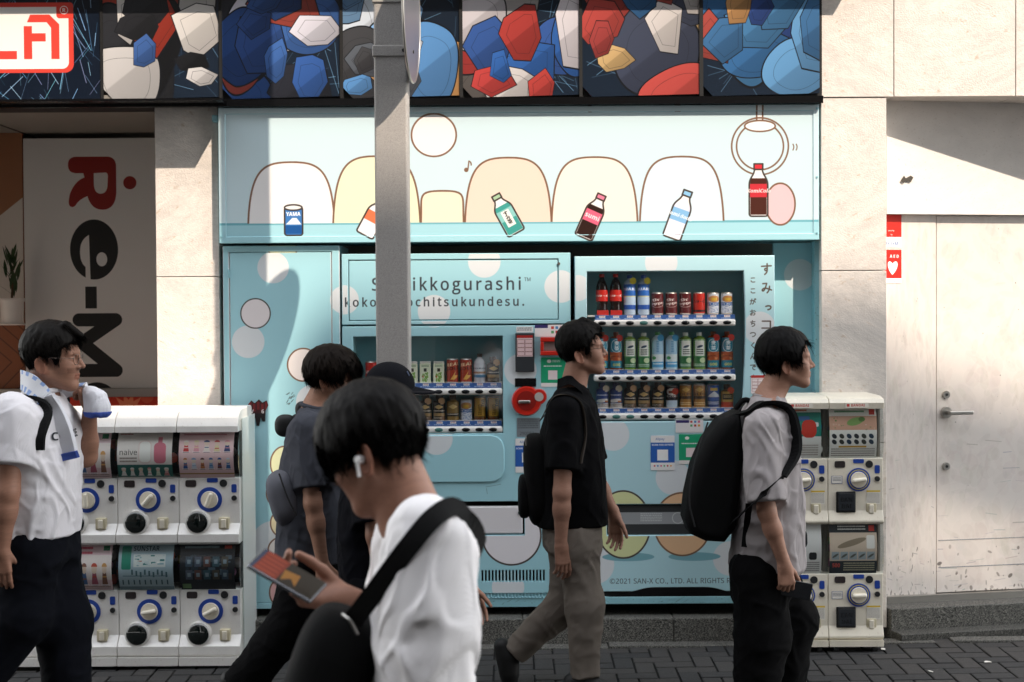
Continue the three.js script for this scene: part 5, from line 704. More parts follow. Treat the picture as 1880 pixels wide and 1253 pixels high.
// ================= people: fields and meshing =================
const smin = (a, b, k) => { const h = Math.max(k - Math.abs(a - b), 0) / k; return Math.min(a, b) - h * h * k * 0.25; };
const smax = (a, b, k) => -smin(-a, -b, k);
function cone(a, b, ra, rb, flat = 0) { // tapered capsule; flat cuts the far end square
  const ax = a.x, ay = a.y, az = a.z, bx = b.x - ax, by = b.y - ay, bz = b.z - az, L2 = bx * bx + by * by + bz * bz, L = Math.sqrt(L2);
  const f = (x, y, z) => {
    const px = x - ax, py = y - ay, pz = z - az, tr = (px * bx + py * by + pz * bz) / L2, t = tr < 0 ? 0 : tr > 1 ? 1 : tr;
    const qx = px - bx * t, qy = py - by * t, qz = pz - bz * t, d = Math.sqrt(qx * qx + qy * qy + qz * qz) - (ra + (rb - ra) * t);
    return flat ? Math.max(d, (tr - 1) * L) : d;
  };
  f.ball = [ax + bx / 2, ay + by / 2, az + bz / 2, L / 2 + Math.max(ra, rb)]; return f;
}
function ell(c, rx, ry, rz) { // axis aligned ellipsoid
  return (x, y, z) => { const a = (x - c.x) / rx, b = (y - c.y) / ry, e = (z - c.z) / rz, k0 = Math.sqrt(a * a + b * b + e * e), k1 = Math.sqrt(a * a / (rx * rx) + b * b / (ry * ry) + e * e / (rz * rz)); return k1 < 1e-9 ? -Math.min(rx, ry, rz) : k0 * (k0 - 1) / k1; };
}
function blend(list) { // [[field, k, sign], ...]
  return (x, y, z) => { let d = 1e3; for (let i = 0; i < list.length; i++) { const q = list[i], s = q[0].ball; if (s && i) { const a = x - s[0], b = y - s[1], c = z - s[2], m = (q[2] < 0 ? q[1] - d : d + q[1]) + s[3]; if (m < 0 || a * a + b * b + c * c > m * m) continue; } const f = q[0](x, y, z); d = i === 0 ? f : q[2] < 0 ? smax(d, -f, q[1]) : smin(d, f, q[1]); } return d; };
}
// stacked oval sections [[y, x centre, half depth, half width, z centre], ...] from bottom to top
function loft(sec, pw = 2.4) {
  const n = sec.length;
  return (x, y, z) => {
    let i = 0; while (i < n - 2 && y > sec[i + 1][0]) i++;
    const A = sec[i], B = sec[i + 1]; let t = (y - A[0]) / (B[0] - A[0]); t = t < 0 ? 0 : t > 1 ? 1 : t; t = t * t * (3 - 2 * t) * 0.5 + t * 0.5;
    const cx = A[1] + (B[1] - A[1]) * t, rx = A[2] + (B[2] - A[2]) * t, rz = A[3] + (B[3] - A[3]) * t, cz = (A[4] || 0) + ((B[4] || 0) - (A[4] || 0)) * t;
    const q = Math.pow(Math.pow(Math.abs(x - cx) / rx, pw) + Math.pow(Math.abs(z - cz) / rz, pw), 1 / pw), d = (q - 1) * Math.min(rx, rz);
    const cap = Math.max(sec[0][0] - y, y - sec[n - 1][0]); return smax(d, cap, 0.03);
  };
}
function surfaceNets(f, lo, hi, h, keep) {
  const nx = Math.ceil((hi.x - lo.x) / h) + 1, ny = Math.ceil((hi.y - lo.y) / h) + 1, nz = Math.ceil((hi.z - lo.z) / h) + 1;
  const val = new Float32Array(nx * ny * nz).fill(1e3), B = 6, lim = B * h * 1.35;
  for (let bz = 0; bz < nz; bz += B) for (let by = 0; by < ny; by += B) for (let bx = 0; bx < nx; bx += B) {
    const c = f(lo.x + (bx + B / 2) * h, lo.y + (by + B / 2) * h, lo.z + (bz + B / 2) * h), skip = Math.abs(c) > lim, s = c < 0 ? -1e3 : 1e3;
    for (let k = bz; k < Math.min(bz + B, nz); k++) for (let j = by; j < Math.min(by + B, ny); j++) for (let i = bx; i < Math.min(bx + B, nx); i++) val[(k * ny + j) * nx + i] = skip ? s : f(lo.x + i * h, lo.y + j * h, lo.z + k * h);
  }
  const idx = new Int32Array(nx * ny * nz).fill(-1), P = [], I = [], sx = 1, sy = nx, sz = nx * ny;
  const co = [0, sx, sy, sx + sy, sz, sx + sz, sy + sz, sx + sy + sz], E = [[0, 1], [2, 3], [4, 5], [6, 7], [0, 2], [1, 3], [4, 6], [5, 7], [0, 4], [1, 5], [2, 6], [3, 7]];
  for (let k = 0; k < nz - 1; k++) for (let j = 0; j < ny - 1; j++) for (let i = 0; i < nx - 1; i++) {
    const o = k * sz + j * sy + i; let m = 0; for (let q = 0; q < 8; q++) if (val[o + co[q]] < 0) m |= 1 << q;
    if (m === 0 || m === 255) continue;
    if (keep && !keep(lo.x + (i + 0.5) * h, lo.y + (j + 0.5) * h, lo.z + (k + 0.5) * h)) continue;
    let X_ = 0, Y_ = 0, Z_ = 0, n = 0;
    for (const [a, b] of E) { const va = val[o + co[a]], vb = val[o + co[b]]; if ((va < 0) === (vb < 0)) continue; let t = va / (va - vb); t = Math.min(0.98, Math.max(0.02, t)); n++; X_ += (a & 1) + ((b & 1) - (a & 1)) * t; Y_ += (a >> 1 & 1) + ((b >> 1 & 1) - (a >> 1 & 1)) * t; Z_ += (a >> 2) + ((b >> 2) - (a >> 2)) * t; }
    idx[o] = P.length / 3; P.push(lo.x + (i + X_ / n) * h, lo.y + (j + Y_ / n) * h, lo.z + (k + Z_ / n) * h);
  }
  const quad = (a, b, c, d, flip) => { if (a < 0 || b < 0 || c < 0 || d < 0) return; if (!flip) I.push(a, c, b, a, d, c); else I.push(a, b, c, a, c, d); };
  for (let k = 1; k < nz - 1; k++) for (let j = 1; j < ny - 1; j++) for (let i = 1; i < nx - 1; i++) {
    const o = k * sz + j * sy + i, v = val[o] < 0;
    if (v !== (val[o + sx] < 0)) quad(idx[o], idx[o - sy], idx[o - sy - sz], idx[o - sz], v);
    if (v !== (val[o + sy] < 0)) quad(idx[o], idx[o - sz], idx[o - sx - sz], idx[o - sx], v);
    if (v !== (val[o + sz] < 0)) quad(idx[o], idx[o - sx], idx[o - sx - sy], idx[o - sy], v);
  }
  const g = new THREE.BufferGeometry(), N = new Float32Array(P.length), U = new Float32Array(P.length / 3 * 2), e = h * 0.7;
  for (let i = 0; i < P.length; i += 3) {
    const x = P[i], y = P[i + 1], z = P[i + 2]; let a = f(x + e, y, z) - f(x - e, y, z), b = f(x, y + e, z) - f(x, y - e, z), c = f(x, y, z + e) - f(x, y, z - e); const l = Math.hypot(a, b, c) || 1;
    N[i] = a / l; N[i + 1] = b / l; N[i + 2] = c / l; U[i / 3 * 2] = (x * 0.75 + z * 0.66); U[i / 3 * 2 + 1] = y;
  }
  g.setAttribute('position', new THREE.Float32BufferAttribute(P, 3)); g.setAttribute('normal', new THREE.BufferAttribute(N, 3)); g.setAttribute('uv', new THREE.BufferAttribute(U, 2)); g.setIndex(I);
  return g;
}
function bounds(pts, pad) { const b = new THREE.Box3().setFromPoints(pts); return [b.min.subScalar(pad), b.max.addScalar(pad)]; }
// soft creases in cloth
function folds(amp, fx, fy, s) { return (x, y, z) => { const w = noise(x * 3 + s, y * 3, z * 3) * 0.35, n = noise(x * fx + w + s, y * fy + x * 2.5 + w, z * fx - s), m = noise(x * fx * 2.1 + s, y * fy * 2.4 - x * 5, z * fx * 2.1 + s); const c = 1 - Math.min(1, Math.sqrt(n * n + 0.012) * 2.4), e = 1 - Math.min(1, Math.sqrt(m * m + 0.02) * 2.2); return amp * (0.55 * noise(x * 4 + s, y * 3, z * 4) + 0.6 * c + 0.28 * e - 0.3); }; }
const clothTex = dataTex(128, (u, v) => { const k = 0.5 + 0.25 * Math.sin(u * 6.283 * 32) + 0.25 * Math.sin(v * 6.283 * 32); return [k, k, k]; }, false, 0.06);
const clothMat = (color, o = {}) => new THREE.MeshPhysicalMaterial({ color, roughness: 0.95, specularIntensity: 0.25, bumpMap: clothTex, bumpScale: 0.0006, ...o });
const skinTex = dataTex(256, (u, v) => { const k = 0.94 + 0.05 * fbm(u, v, 9, 3) + 0.03 * tn(u, v, 60, 5); return [k, k * 0.98, k * 0.97]; }, true, 0.3);
const skinMat = (color) => new THREE.MeshPhysicalMaterial({ color, roughness: 0.5, map: skinTex, specularIntensity: 0.5, vertexColors: true });
const hairMat = (color) => new THREE.MeshPhysicalMaterial({ color, roughness: 0.6, specularIntensity: 0.18 });

// five fingered hand: w wrist, a along the fingers, n the way the palm faces, side +1/-1 puts the thumb on a x n
function handField(w, a, n, side, curl, spread = 0.016, thumb = [0.75, 0.6, 0.35], s = 1) {
  a = a.clone().normalize(); n = n.clone().addScaledVector(a, -n.dot(a)).normalize(); const b = a.clone().cross(n).multiplyScalar(side);
  const pt = (u, v, t) => w.clone().addScaledVector(a, u * s).addScaledVector(b, v * s).addScaledVector(n, t * s);
  const list = [[cone(pt(-0.02, 0, 0), pt(0.02, 0, 0), 0.024 * s, 0.024 * s), 0.01]], pts = [pt(-0.03, 0, 0)];
  for (const v of [-0.028, -0.01, 0.009, 0.027]) list.push([cone(pt(0.012, v * 0.6, 0), pt(0.088 - Math.abs(v) * 0.2, v, 0.002), 0.016 * s, 0.0125 * s), 0.014]);
  const len = [[0.032, 0.022, 0.019], [0.041, 0.027, 0.021], [0.045, 0.029, 0.022], [0.04, 0.025, 0.021]];
  len.forEach((L, i) => {
    let p = pt(0.088 - Math.abs(i - 2) * 0.004, -0.029 + i * 0.0192, 0), ang = 0, v = (i - 1.6) * spread * 2; const c = curl[i];
    L.forEach((l, q) => { ang += c[q]; const d = a.clone().multiplyScalar(Math.cos(ang)).addScaledVector(n, Math.sin(ang)).addScaledVector(b, v * (q ? 0.5 : 1)), e = p.clone().addScaledVector(d, l * s); list.push([cone(p, e, (0.0095 - q * 0.0009) * s, (0.0088 - q * 0.0009) * s), 0.004]); p = e; pts.push(e); });
  });
  let p = pt(0.022, 0.026, 0.008), d = a.clone().multiplyScalar(thumb[0]).addScaledVector(b, thumb[1]).addScaledVector(n, thumb[2]).normalize();
  [[0.042, 0.0135], [0.032, 0.0108], [0.026, 0.0095]].forEach(([l, r], q) => { const e = p.clone().addScaledVector(d, l * s); list.push([cone(p, e, r * s, r * 0.88 * s), q ? 0.004 : 0.012]); p = e; pts.push(e); d.addScaledVector(a, 0.45).normalize(); });
  return { list, pts };
}
// head in its own frame: x forward, y up, z to the side; built at true size then moved by matrix m (scale k)
function headField(inv, k, o) {
  const c = (x, y, z) => V(x, y, z), L = [[ell(c(-0.008, 0.042, 0), 0.094, 0.084, 0.076), 0.01], [ell(c(0.038, -0.02, 0), 0.053, 0.086, 0.058), 0.03], [ell(c(0.066, -0.056, 0), 0.026, 0.032, 0.034), 0.02], [ell(c(0.074, -0.092, 0), 0.019, 0.017, 0.022), 0.018]];
  const mirror = (f) => (x, y, z) => f(x, y, Math.abs(z));
  L.push([mirror(cone(c(-0.004, -0.052, 0.05), c(0.066, -0.096, 0.012), o.jaw ?? 0.02, 0.014)), 0.03], [mirror(ell(c(0.052, -0.022, 0.04), 0.028, 0.028, 0.022)), 0.025]);
  L.push([mirror(cone(c(0.082, 0.026, 0), c(0.072, 0.026, 0.042), 0.012, 0.011)), 0.018], [mirror(ell(c(0.092, 0.006, 0.034), 0.014, 0.011, 0.018)), 0.012, -1], [mirror(ell(c(0.073, 0.005, 0.033), 0.0135, 0.012, 0.0165)), 0.006]);
  L.push([cone(c(0.084, 0.016, 0), c(0.109, -0.021, 0), 0.0075, 0.0105), 0.014], [mirror(ell(c(0.094, -0.026, 0.0125), 0.0105, 0.008, 0.008)), 0.008]);
  L.push([mirror(cone(c(0.094, -0.051, 0), c(0.082, -0.053, 0.02), 0.0068, 0.0045)), 0.006], [mirror(cone(c(0.0915, -0.0635, 0), c(0.08, -0.061, 0.018), 0.0078, 0.0045)), 0.006], [mirror(cone(c(0.1, -0.0572, 0), c(0.085, -0.0572, 0.022), 0.0018, 0.0012)), 0.003, -1]);
  L.push([mirror((x, y, z) => { const qx = x + 0.022 + (y + 0.022) * 0.18, qy = y + 0.022, qz = z - 0.0755 - Math.max(0, -qx) * 0.45; return Math.max((Math.hypot(qx / 0.019, qy / 0.031) - 1) * 0.019, Math.abs(qz) - 0.006); }), 0.008], [mirror(ell(c(-0.017, -0.02, 0.088), 0.0095, 0.018, 0.0085)), 0.004, -1]);
  const f = blend(L), e = inv.elements;
  return (x, y, z) => f(e[0] * x + e[4] * y + e[8] * z + e[12], e[1] * x + e[5] * y + e[9] * z + e[13], e[2] * x + e[6] * y + e[10] * z + e[14]) * k;
}
function polySdf(pts) { // signed distance to a closed outline
  const n = pts.length;
  return (x, y) => { let d = 1e9, s = 1; for (let i = 0, j = n - 1; i < n; j = i++) { const ex = pts[j][0] - pts[i][0], ey = pts[j][1] - pts[i][1], wx = x - pts[i][0], wy = y - pts[i][1]; let t = (wx * ex + wy * ey) / (ex * ex + ey * ey); t = t < 0 ? 0 : t > 1 ? 1 : t; const bx = wx - ex * t, by = wy - ey * t; d = Math.min(d, bx * bx + by * by); const c1 = y >= pts[i][1], c2 = y < pts[j][1], c3 = ex * wy > ey * wx; if ((c1 && c2 && c3) || (!c1 && !c2 && !c3)) s = -s; } return s * Math.sqrt(d); };
}
function hairShape(o, k) { // closed field in head frame
  const out = polySdf(o.outline), [cx, cy, rx, ry, rz] = o.cap, shell = ell(V(cx, cy, 0), rx, ry, rz), lo = polySdf(o.outline.map((p) => p));
  const ear = (x, y, z) => Math.max(Math.hypot((x + 0.02) / 0.021, (y + 0.024) / 0.03) - 1, -1) * 0.02;
  return (x, y, z) => {
    const far = Math.max(shell(x, y, z), out(x, y)); if (far > 0.04 && !(o.extra)) return far;
    const n = noise(x * 26, y * 12, z * 26), m = noise(x * 60 + 3, y * 22, z * 60), lump = (o.lump ?? 0.002) * n + 0.0012 * m;
    let d = smax(shell(x, y, z) - lump, out(x, y) - 0.5 * lump + 0.006 * noise(x * 55 + 7, y * 9, z * 55), 0.012);
    if (o.open) d = smax(d, -ear(x, y, z), 0.006);
    for (const q of o.extra || []) d = smin(d, q(x, y, z) - lump * 0.5, 0.012);
    return d;
  };
}
function strands(f, geo, o, seed) { // thin tapered locks lying along the hair and breaking its outline
  const P = geo.attributes.position, N = geo.attributes.normal, pos = [], nor = [], uv = [], I = [], crown = V(...(o.crown || [-0.05, 0.13, 0.01]));
  for (let s = 0; s < (o.count ?? 520) * 3.5; s++) {
    const i = Math.floor(rnd() * P.count), p = V().fromBufferAttribute(P, i), n = V().fromBufferAttribute(N, i);
    const flow = p.clone().sub(crown); flow.addScaledVector(n, -flow.dot(n)).normalize(); flow.addScaledVector(V(o.sweep ?? 0.15, -0.55, 0), 0.8).addScaledVector(V(rr(-1, 1), rr(-1, 1), rr(-1, 1)), 0.14).normalize();
    const len = rr(0.025, o.len ?? 0.05), w = rr(0.0005, 0.0016), steps = 5; let q = p.clone().addScaledVector(n, -0.003); const d = flow.clone().addScaledVector(n, rr(0.02, o.lift ?? 0.25)); const b0 = pos.length / 3;
    for (let t = 0; t <= steps; t++) {
      const side = d.clone().cross(n).normalize(), r = w * (1 - t / steps) + 0.0002;
      for (let c = 0; c < 3; c++) { const a = c * 2.094, nn = side.clone().multiplyScalar(Math.cos(a)).addScaledVector(n, Math.sin(a)); pos.push(q.x + nn.x * r, q.y + nn.y * r, q.z + nn.z * r); nor.push(nn.x, nn.y, nn.z); uv.push(c / 3, t / steps); }
      q = q.clone().addScaledVector(d, len / steps); d.addScaledVector(V(0, -0.12, 0), 1).addScaledVector(n, -0.05).normalize();
      if (t) for (let c = 0; c < 3; c++) { const a = b0 + (t - 1) * 3 + c, b = b0 + (t - 1) * 3 + (c + 1) % 3; I.push(a, b, a + 3, b, b + 3, a + 3); }
    }
  }
  const g = new THREE.BufferGeometry(); g.setAttribute('position', new THREE.Float32BufferAttribute(pos, 3)); g.setAttribute('normal', new THREE.Float32BufferAttribute(nor, 3)); g.setAttribute('uv', new THREE.Float32BufferAttribute(uv, 2)); g.setIndex(I); return g;
}
function V0() { return new THREE.Vector3(); }

function makePerson(o) {
  const z0 = o.z, base = at(o.foot, 626, z0); base.y = groundY(base.x, z0);
  const J = ([px, py, dz = 0]) => at(px, py, z0 + dz).sub(base);
  const g = thing('person', o.label, 'person', o.group, base.toArray()), F = o.fwd, h = o.cell ?? 0.0072;
  const secs = (rows, grow = 0) => rows.map(([py, xl, xr, w, dz = 0]) => { const a = J([xl, py, dz]), b = J([xr, py, dz]); return [a.y, (a.x + b.x) / 2, Math.abs(b.x - a.x) / 2 + grow, w + grow, dz]; }).sort((p, q) => p[0] - q[0]);
  // head frame
  const H = o.head, hp = J([H.at[0], H.at[1], H.dz ?? 0]), k = H.k;
  const mt = new THREE.Matrix4().compose(hp, new THREE.Quaternion().setFromEuler(new THREE.Euler(0, (F > 0 ? 0 : Math.PI) + (H.yaw ?? 0), H.tilt ?? 0, 'YZX')), V(k, k, k)), inv = mt.clone().invert();
  const toW = (x, y, z) => V(x, y, z).applyMatrix4(mt);
  const hF = headField(inv, k, H); hF.ball = [hp.x, hp.y, hp.z, 0.17 * k]; const L = [];
  const neckTop = toW(-0.022, -0.045, 0), neck = J(o.neck); L.push([cone(neckTop, neck, 0.057 * k, 0.064), 0.03]);
  const tor = secs(o.torso, -0.025); L.unshift([loft(tor), 0.05]); L.push([hF, 0.02]);
  const arms = [], handPts = [], boxes = [];
  for (const A of o.arms) {
    const s = J(A.sh), e = J(A.el), w = J(A.wr); arms.push({ s, e, w, A });
    const r = A.r ?? 1; L.push([cone(s, e, 0.05 * r, 0.04 * r), 0.04], [cone(e, e.clone().lerp(w, 0.35), 0.04 * r, 0.039 * r), 0.02], [cone(e.clone().lerp(w, 0.3), w, 0.039 * r, 0.026 * r), 0.02]);
    const hf = handField(w, V(...(A.dir ?? [0, -1, 0])), V(...A.palm), A.side, A.curl, A.spread, A.thumb, A.hs ?? 1); const hfield = blend(hf.list); { const b = new THREE.Box3().setFromPoints(hf.pts).getBoundingSphere(new THREE.Sphere()); hfield.ball = [b.center.x, b.center.y, b.center.z, b.radius + 0.03]; } L.push([hfield, 0.012]); handPts.push(hf.pts); A.handField = hf;
  }
  for (const G of o.legs) { const a = J(G.hip), b = J(G.knee), c = J(G.ankle), t = J(G.toe); L.push([cone(a, b, 0.075, 0.055), 0.05], [cone(b, c, 0.052, 0.036), 0.03], [cone(c, t, 0.035, 0.028), 0.03]); }
  const body = blend(L);
  const [hl, hh] = bounds([toW(-0.13, -0.12, -0.1), toW(0.13, 0.14, 0.1), toW(-0.13, 0.14, 0.1), toW(0.13, -0.12, -0.1), toW(-0.1, -0.13, 0.1)], 0.015);
  const inBox = (b, x, y, z, m) => x > b[0].x + m && y > b[0].y + m && z > b[0].z + m && x < b[1].x - m && y < b[1].y - m && z < b[1].z - m;
  const hb = [[hl, hh], ...handPts.map((p) => bounds(p, 0.03))], geos = [];
  const allPts = [hp, neck, ...tor.map((s) => V(s[1] - s[2], s[0], s[3])), ...tor.map((s) => V(s[1] + s[2], s[0], -s[3])), ...arms.flatMap((a) => [a.s, a.e, a.w]), ...o.legs.flatMap((G) => [J(G.hip), J(G.knee), J(G.ankle), J(G.toe)])];
  const [bl, bh] = bounds(allPts, 0.12);
  geos.push(surfaceNets(body, bl, bh, o.bodyCell ?? 0.01, (x, y, z) => !hb.some((b) => inBox(b, x, y, z, 0.012))));
  geos.push(surfaceNets(body, hl, hh, o.fine ?? 0.0042));
  hb.slice(1).forEach((b) => geos.push(surfaceNets(body, b[0], b[1], o.fine ?? 0.0042)));
  const skin = o.skin ?? '#c69475', bg = mergeGeometries(geos.map((q) => q.toNonIndexed())), col = new Float32Array(bg.attributes.position.count * 3), tv = V0();
  for (let i = 0; i < col.length / 3; i++) { // lips, ears and knuckles are redder
    tv.fromBufferAttribute(bg.attributes.position, i).applyMatrix4(inv); let c = [1, 1, 1];
    if (tv.x > 0.08 && tv.y < -0.046 && tv.y > -0.071 && Math.abs(tv.z) < 0.024) c = [0.9, 0.72, 0.7]; else if (Math.abs(tv.z) > 0.071 && Math.abs(tv.x + 0.02) < 0.03 && Math.abs(tv.y + 0.02) < 0.035) c = [1, 0.86, 0.82];
    if (o.stubble && tv.x > 0.07 && tv.y < -0.028 && tv.y > -0.047) c = [0.7, 0.66, 0.66];
    col.set(c, i * 3);
  }
  bg.setAttribute('color', new THREE.BufferAttribute(col, 3));
  const bodyMesh = part(g, 'body', bg, skinMat(skin));
  // eyes and brows
  for (const s of [-1, 1]) {
    const em = new THREE.SphereGeometry(0.0125 * k, 12, 8), p = toW(0.0765, 0.0055, s * 0.033); em.scale(0.9, 0.42, 1).applyQuaternion(new THREE.Quaternion().setFromRotationMatrix(mt)).translate(p.x, p.y, p.z); part(g, 'eye', em, mats.blackGloss);
    part(g, 'eyebrow', tube([toW(0.09, 0.024, s * 0.014), toW(0.086, 0.03, s * 0.03), toW(0.07, 0.026, s * 0.047)], 0.0032 * k, 8, 5), hairMat('#15110f'));
  }
  // hair
  if (o.hair) {
    const hf = hairShape(o.hair, k), inH = surfaceNets(hf, V(-0.17, -0.13, -0.14), V(0.16, 0.2, 0.14), o.hair.cell ?? 0.0045);
    const hair = mergeGeometries([inH.toNonIndexed(), strands(hf, inH, o.hair, 1).toNonIndexed()]).applyMatrix4(mt); part(g, 'hair', hair, hairMat(o.hair.color ?? '#0d0b0a'));
  }
  // shirt
  const S_ = o.shirt, fo = folds((S_.fold ?? 0.006) * 1.5, 5.5, 3.2, o.seed), rows = secs(S_.rows), hem = rows[0][0], sl = (rows.unshift([hem - 0.07, ...rows[0].slice(1)]), loft(rows)), list = [[(x, y, z) => { const d = sl(x, y, z); return Math.abs(d) > 0.07 ? d : d - fo(x, y, z); }, 0.03]];
  for (const a of arms) if (!a.A.bare) { const en = a.s.clone().lerp(a.e, a.A.sleeve ?? 0.7), out = en.clone().sub(a.s).normalize(), ra = a.A.sr ?? [0.075, 0.078]; const c1 = cone(a.s, en.clone().addScaledVector(out, 0.05), ra[0], ra[1]), cut = (x, y, z) => (x - en.x) * out.x + (y - en.y) * out.y + (z - en.z) * out.z; list.push([(x, y, z) => { let d = c1(x, y, z); if (d < 0.07) d -= fo(x, y, z); return smax(d, cut(x, y, z), 0.01); }, a.A.blend ?? 0.05]); }
  const core = blend(list), hole = cone(neckTop.clone().lerp(neck, -0.2), neck.clone().lerp(neckTop, S_.dip ?? 0.1), S_.hole ?? 0.066, S_.hole ?? 0.07), extra = S_.carve;
  const shirtF = (x, y, z) => { const c0 = core(x, y, z); let d = smax(c0, hem + 0.004 * Math.sin(x * 14 + z * 9) - y, 0.01); d = smax(d, -hole(x, y, z), 0.008); return extra ? extra(d, x, y, z, J) : d; };
  const [sl0, sh0] = bounds([...rows.map((s) => V(s[1] - s[2], s[0], s[3])), ...rows.map((s) => V(s[1] + s[2], s[0], -s[3])), ...arms.flatMap((a) => (a.A.bare ? [] : [a.s, a.s.clone().lerp(a.e, a.A.sleeve ?? 0.7)]))], 0.1);
  const shirtMesh = part(g, S_.name ?? 'shirt', surfaceNets(shirtF, sl0, sh0, h), clothMat(S_.color, S_.mat));
  if (S_.collar) { const ax = neckTop.clone().sub(neck).normalize(), c0 = neck.clone().lerp(neckTop, S_.collar[1] ?? 0.25); const q = new THREE.TorusGeometry(S_.collar[0], 0.008, 8, 36).scale(1, 1.12, 1.3); q.applyQuaternion(new THREE.Quaternion().setFromUnitVectors(V(0, 0, 1), ax.clone().add(V(-F * (S_.collar[2] ?? 0.25), 0, 0)).normalize())).translate(c0.x, c0.y, c0.z); part(shirtMesh, 'collar', q, clothMat(S_.color, S_.mat)); }
  // trousers
  const T_ = o.trousers, tf = folds((T_.fold ?? 0.007) * 1.4, 4.5, 5, o.seed + 5), tl = [[loft(secs(T_.rows)), 0.06]];
  const tp = [];
  for (const G of o.legs) { const a = J(G.hip), b = J(G.knee), c = J(G.ankle); const r = G.r ?? T_.r; tl.push([cone(a, b, r[0], r[1]), 0.05]); const en = b.clone().lerp(c, T_.cut ?? 0.92); tl.push([cone(b, en, r[1], r[2], 1), 0.04]); tp.push(a, b, en); }
  const tb = blend(tl), trF = (x, y, z) => { const d = tb(x, y, z); return d > 0.07 || d < -0.07 ? d : d - tf(x, y, z); }, [t0, t1] = bounds([...tp, ...secs(T_.rows).map((s) => V(s[1], s[0], 0))], 0.2);
  part(g, 'trousers', surfaceNets(trF, t0, t1, 0.0105), clothMat(T_.color, T_.mat));
  // shoes
  for (const G of o.legs) {
    const c = J(G.ankle), t = J(G.toe), d = t.clone().sub(c).setZ(0).normalize(), up = V(-d.y * F, d.x * F, 0).multiplyScalar(Math.sign(d.x * F) || 1); const heel = c.clone().addScaledVector(d, -0.05).addScaledVector(up, -0.035), toe = t.clone();
    const sf = blend([[cone(heel, toe, 0.04, 0.034), 0.02], [cone(c, c.clone().lerp(toe, 0.5), 0.046, 0.04), 0.04]]);
    const [a, b] = bounds([c, t, heel], 0.09); part(g, 'shoe', surfaceNets((x, y, z) => sf(x, y, z), a, b, 0.008), M(o.shoe ?? '#0c0c0d', 0.6));
  }
  const onto = (px, py, off) => { const q = J([px, py, 0.5]), d = q.clone().add(base).sub(CAM).normalize(); return press(shirtF, q, d, off ?? 0.006); };
  return { g, J, onto, toW, mt, arms, shirtF, shirtMesh, body, neck, neckTop, base, k };
}
// strip of cloth or webbing that follows points, w wide along the surface direction given for each point
function ribbon(pts, widths, sides, thick) {
  const c = new THREE.CatmullRomCurve3(pts), n = 40, P = [], I = [], U = [];
  const wc = (t) => { const q = t * (widths.length - 1), i = Math.min(Math.floor(q), widths.length - 2); return widths[i] + (widths[i + 1] - widths[i]) * (q - i); };
  const sc = (t) => { const q = t * (sides.length - 1), i = Math.min(Math.floor(q), sides.length - 2); return sides[i].clone().lerp(sides[i + 1], q - i).normalize(); };
  for (let i = 0; i <= n; i++) { const t = i / n, p = c.getPoint(t), tg = c.getTangent(t), s = sc(t); s.addScaledVector(tg, -s.dot(tg)).normalize(); const nn = tg.clone().cross(s), w = wc(t) / 2; for (const [a, b] of [[-1, -1], [-0.8, 1], [0.8, 1], [1, -1]]) { const v = p.clone().addScaledVector(s, a * w).addScaledVector(nn, b * thick / 2); P.push(v.x, v.y, v.z); U.push(a * w, t * c.getLength()); } if (i) for (let k = 0; k < 4; k++) { const a = (i - 1) * 4 + k, b = (i - 1) * 4 + (k + 1) % 4; I.push(a, b, a + 4, b, b + 4, a + 4); } }
  I.push(0, 2, 1, 0, 3, 2); const e = n * 4; I.push(e, e + 1, e + 2, e, e + 2, e + 3);
  let g = new THREE.BufferGeometry(); g.setAttribute('position', new THREE.Float32BufferAttribute(P, 3)); g.setAttribute('uv', new THREE.Float32BufferAttribute(U, 2)); g.setIndex(I); g = g.toNonIndexed(); g.computeVertexNormals(); return g;
}
// drop a point onto a cloth field along direction d
function press(f, p, d, off = 0.004) { const q = p.clone(), n = d.clone().normalize(); let t = 0; for (let i = 0; i < 60; i++) { const v = f(q.x, q.y, q.z) - off; if (v < 0.0008) break; q.addScaledVector(n, v * 0.7); t += v; if (t > 0.6) break; } return q; }
// ================= the people =================
const relaxed = [[0.35, 0.5, 0.35], [0.3, 0.5, 0.35], [0.28, 0.45, 0.3], [0.2, 0.35, 0.25]], gripping = [[0.75, 0.9, 0.5], [0.7, 0.9, 0.5], [0.7, 0.85, 0.5], [0.6, 0.8, 0.45]], fist = [[1.2, 1.3, 0.8], [1.2, 1.3, 0.8], [1.15, 1.3, 0.8], [1.0, 1.2, 0.7]];
const shortHair = [[0.094, 0.085], [0.085, 0.072], [0.07, 0.07], [0.052, 0.045], [0.036, 0.03], [0.028, -0.012], [0.012, -0.014], [0.01, 0.02], [-0.03, 0.018], [-0.046, -0.03], [-0.05, -0.07], [-0.075, -0.1], [-0.2, -0.08], [-0.2, 0.25], [0.2, 0.25], [0.2, 0.1]];
function glassesOn(p, wire, round) {
  const g = new THREE.Group(); g.name = 'glasses'; p.g.add(g); const W = (x, y, z) => p.toW(x, y, z);
  for (const s of [-1, 1]) {
    const ring = []; for (let i = 0; i < 20; i++) { const a = i / 20 * 6.283; ring.push(W(0.1 - Math.abs(Math.cos(a)) * 0.002 - (s * Math.cos(a) > 0 ? 0.006 : 0), 0.003 + Math.sin(a) * 0.019, s * 0.034 + Math.cos(a) * 0.023)); }
    part(g, 'rim', new THREE.TubeGeometry(new THREE.CatmullRomCurve3(ring, true), 40, 0.0011 * p.k, 5, true), wire);
    part(g, 'temple', tube([W(0.092, 0.008, s * 0.058), W(0.04, 0.008, s * 0.077), W(-0.02, 0.004, s * 0.082), W(-0.036, -0.01, s * 0.08)], 0.0012, 16, 5), wire);
  }
  part(g, 'bridge', tube([W(0.1, 0.007, -0.011), W(0.104, 0.01, 0), W(0.1, 0.007, 0.011)], 0.0011, 8, 5), wire);
}
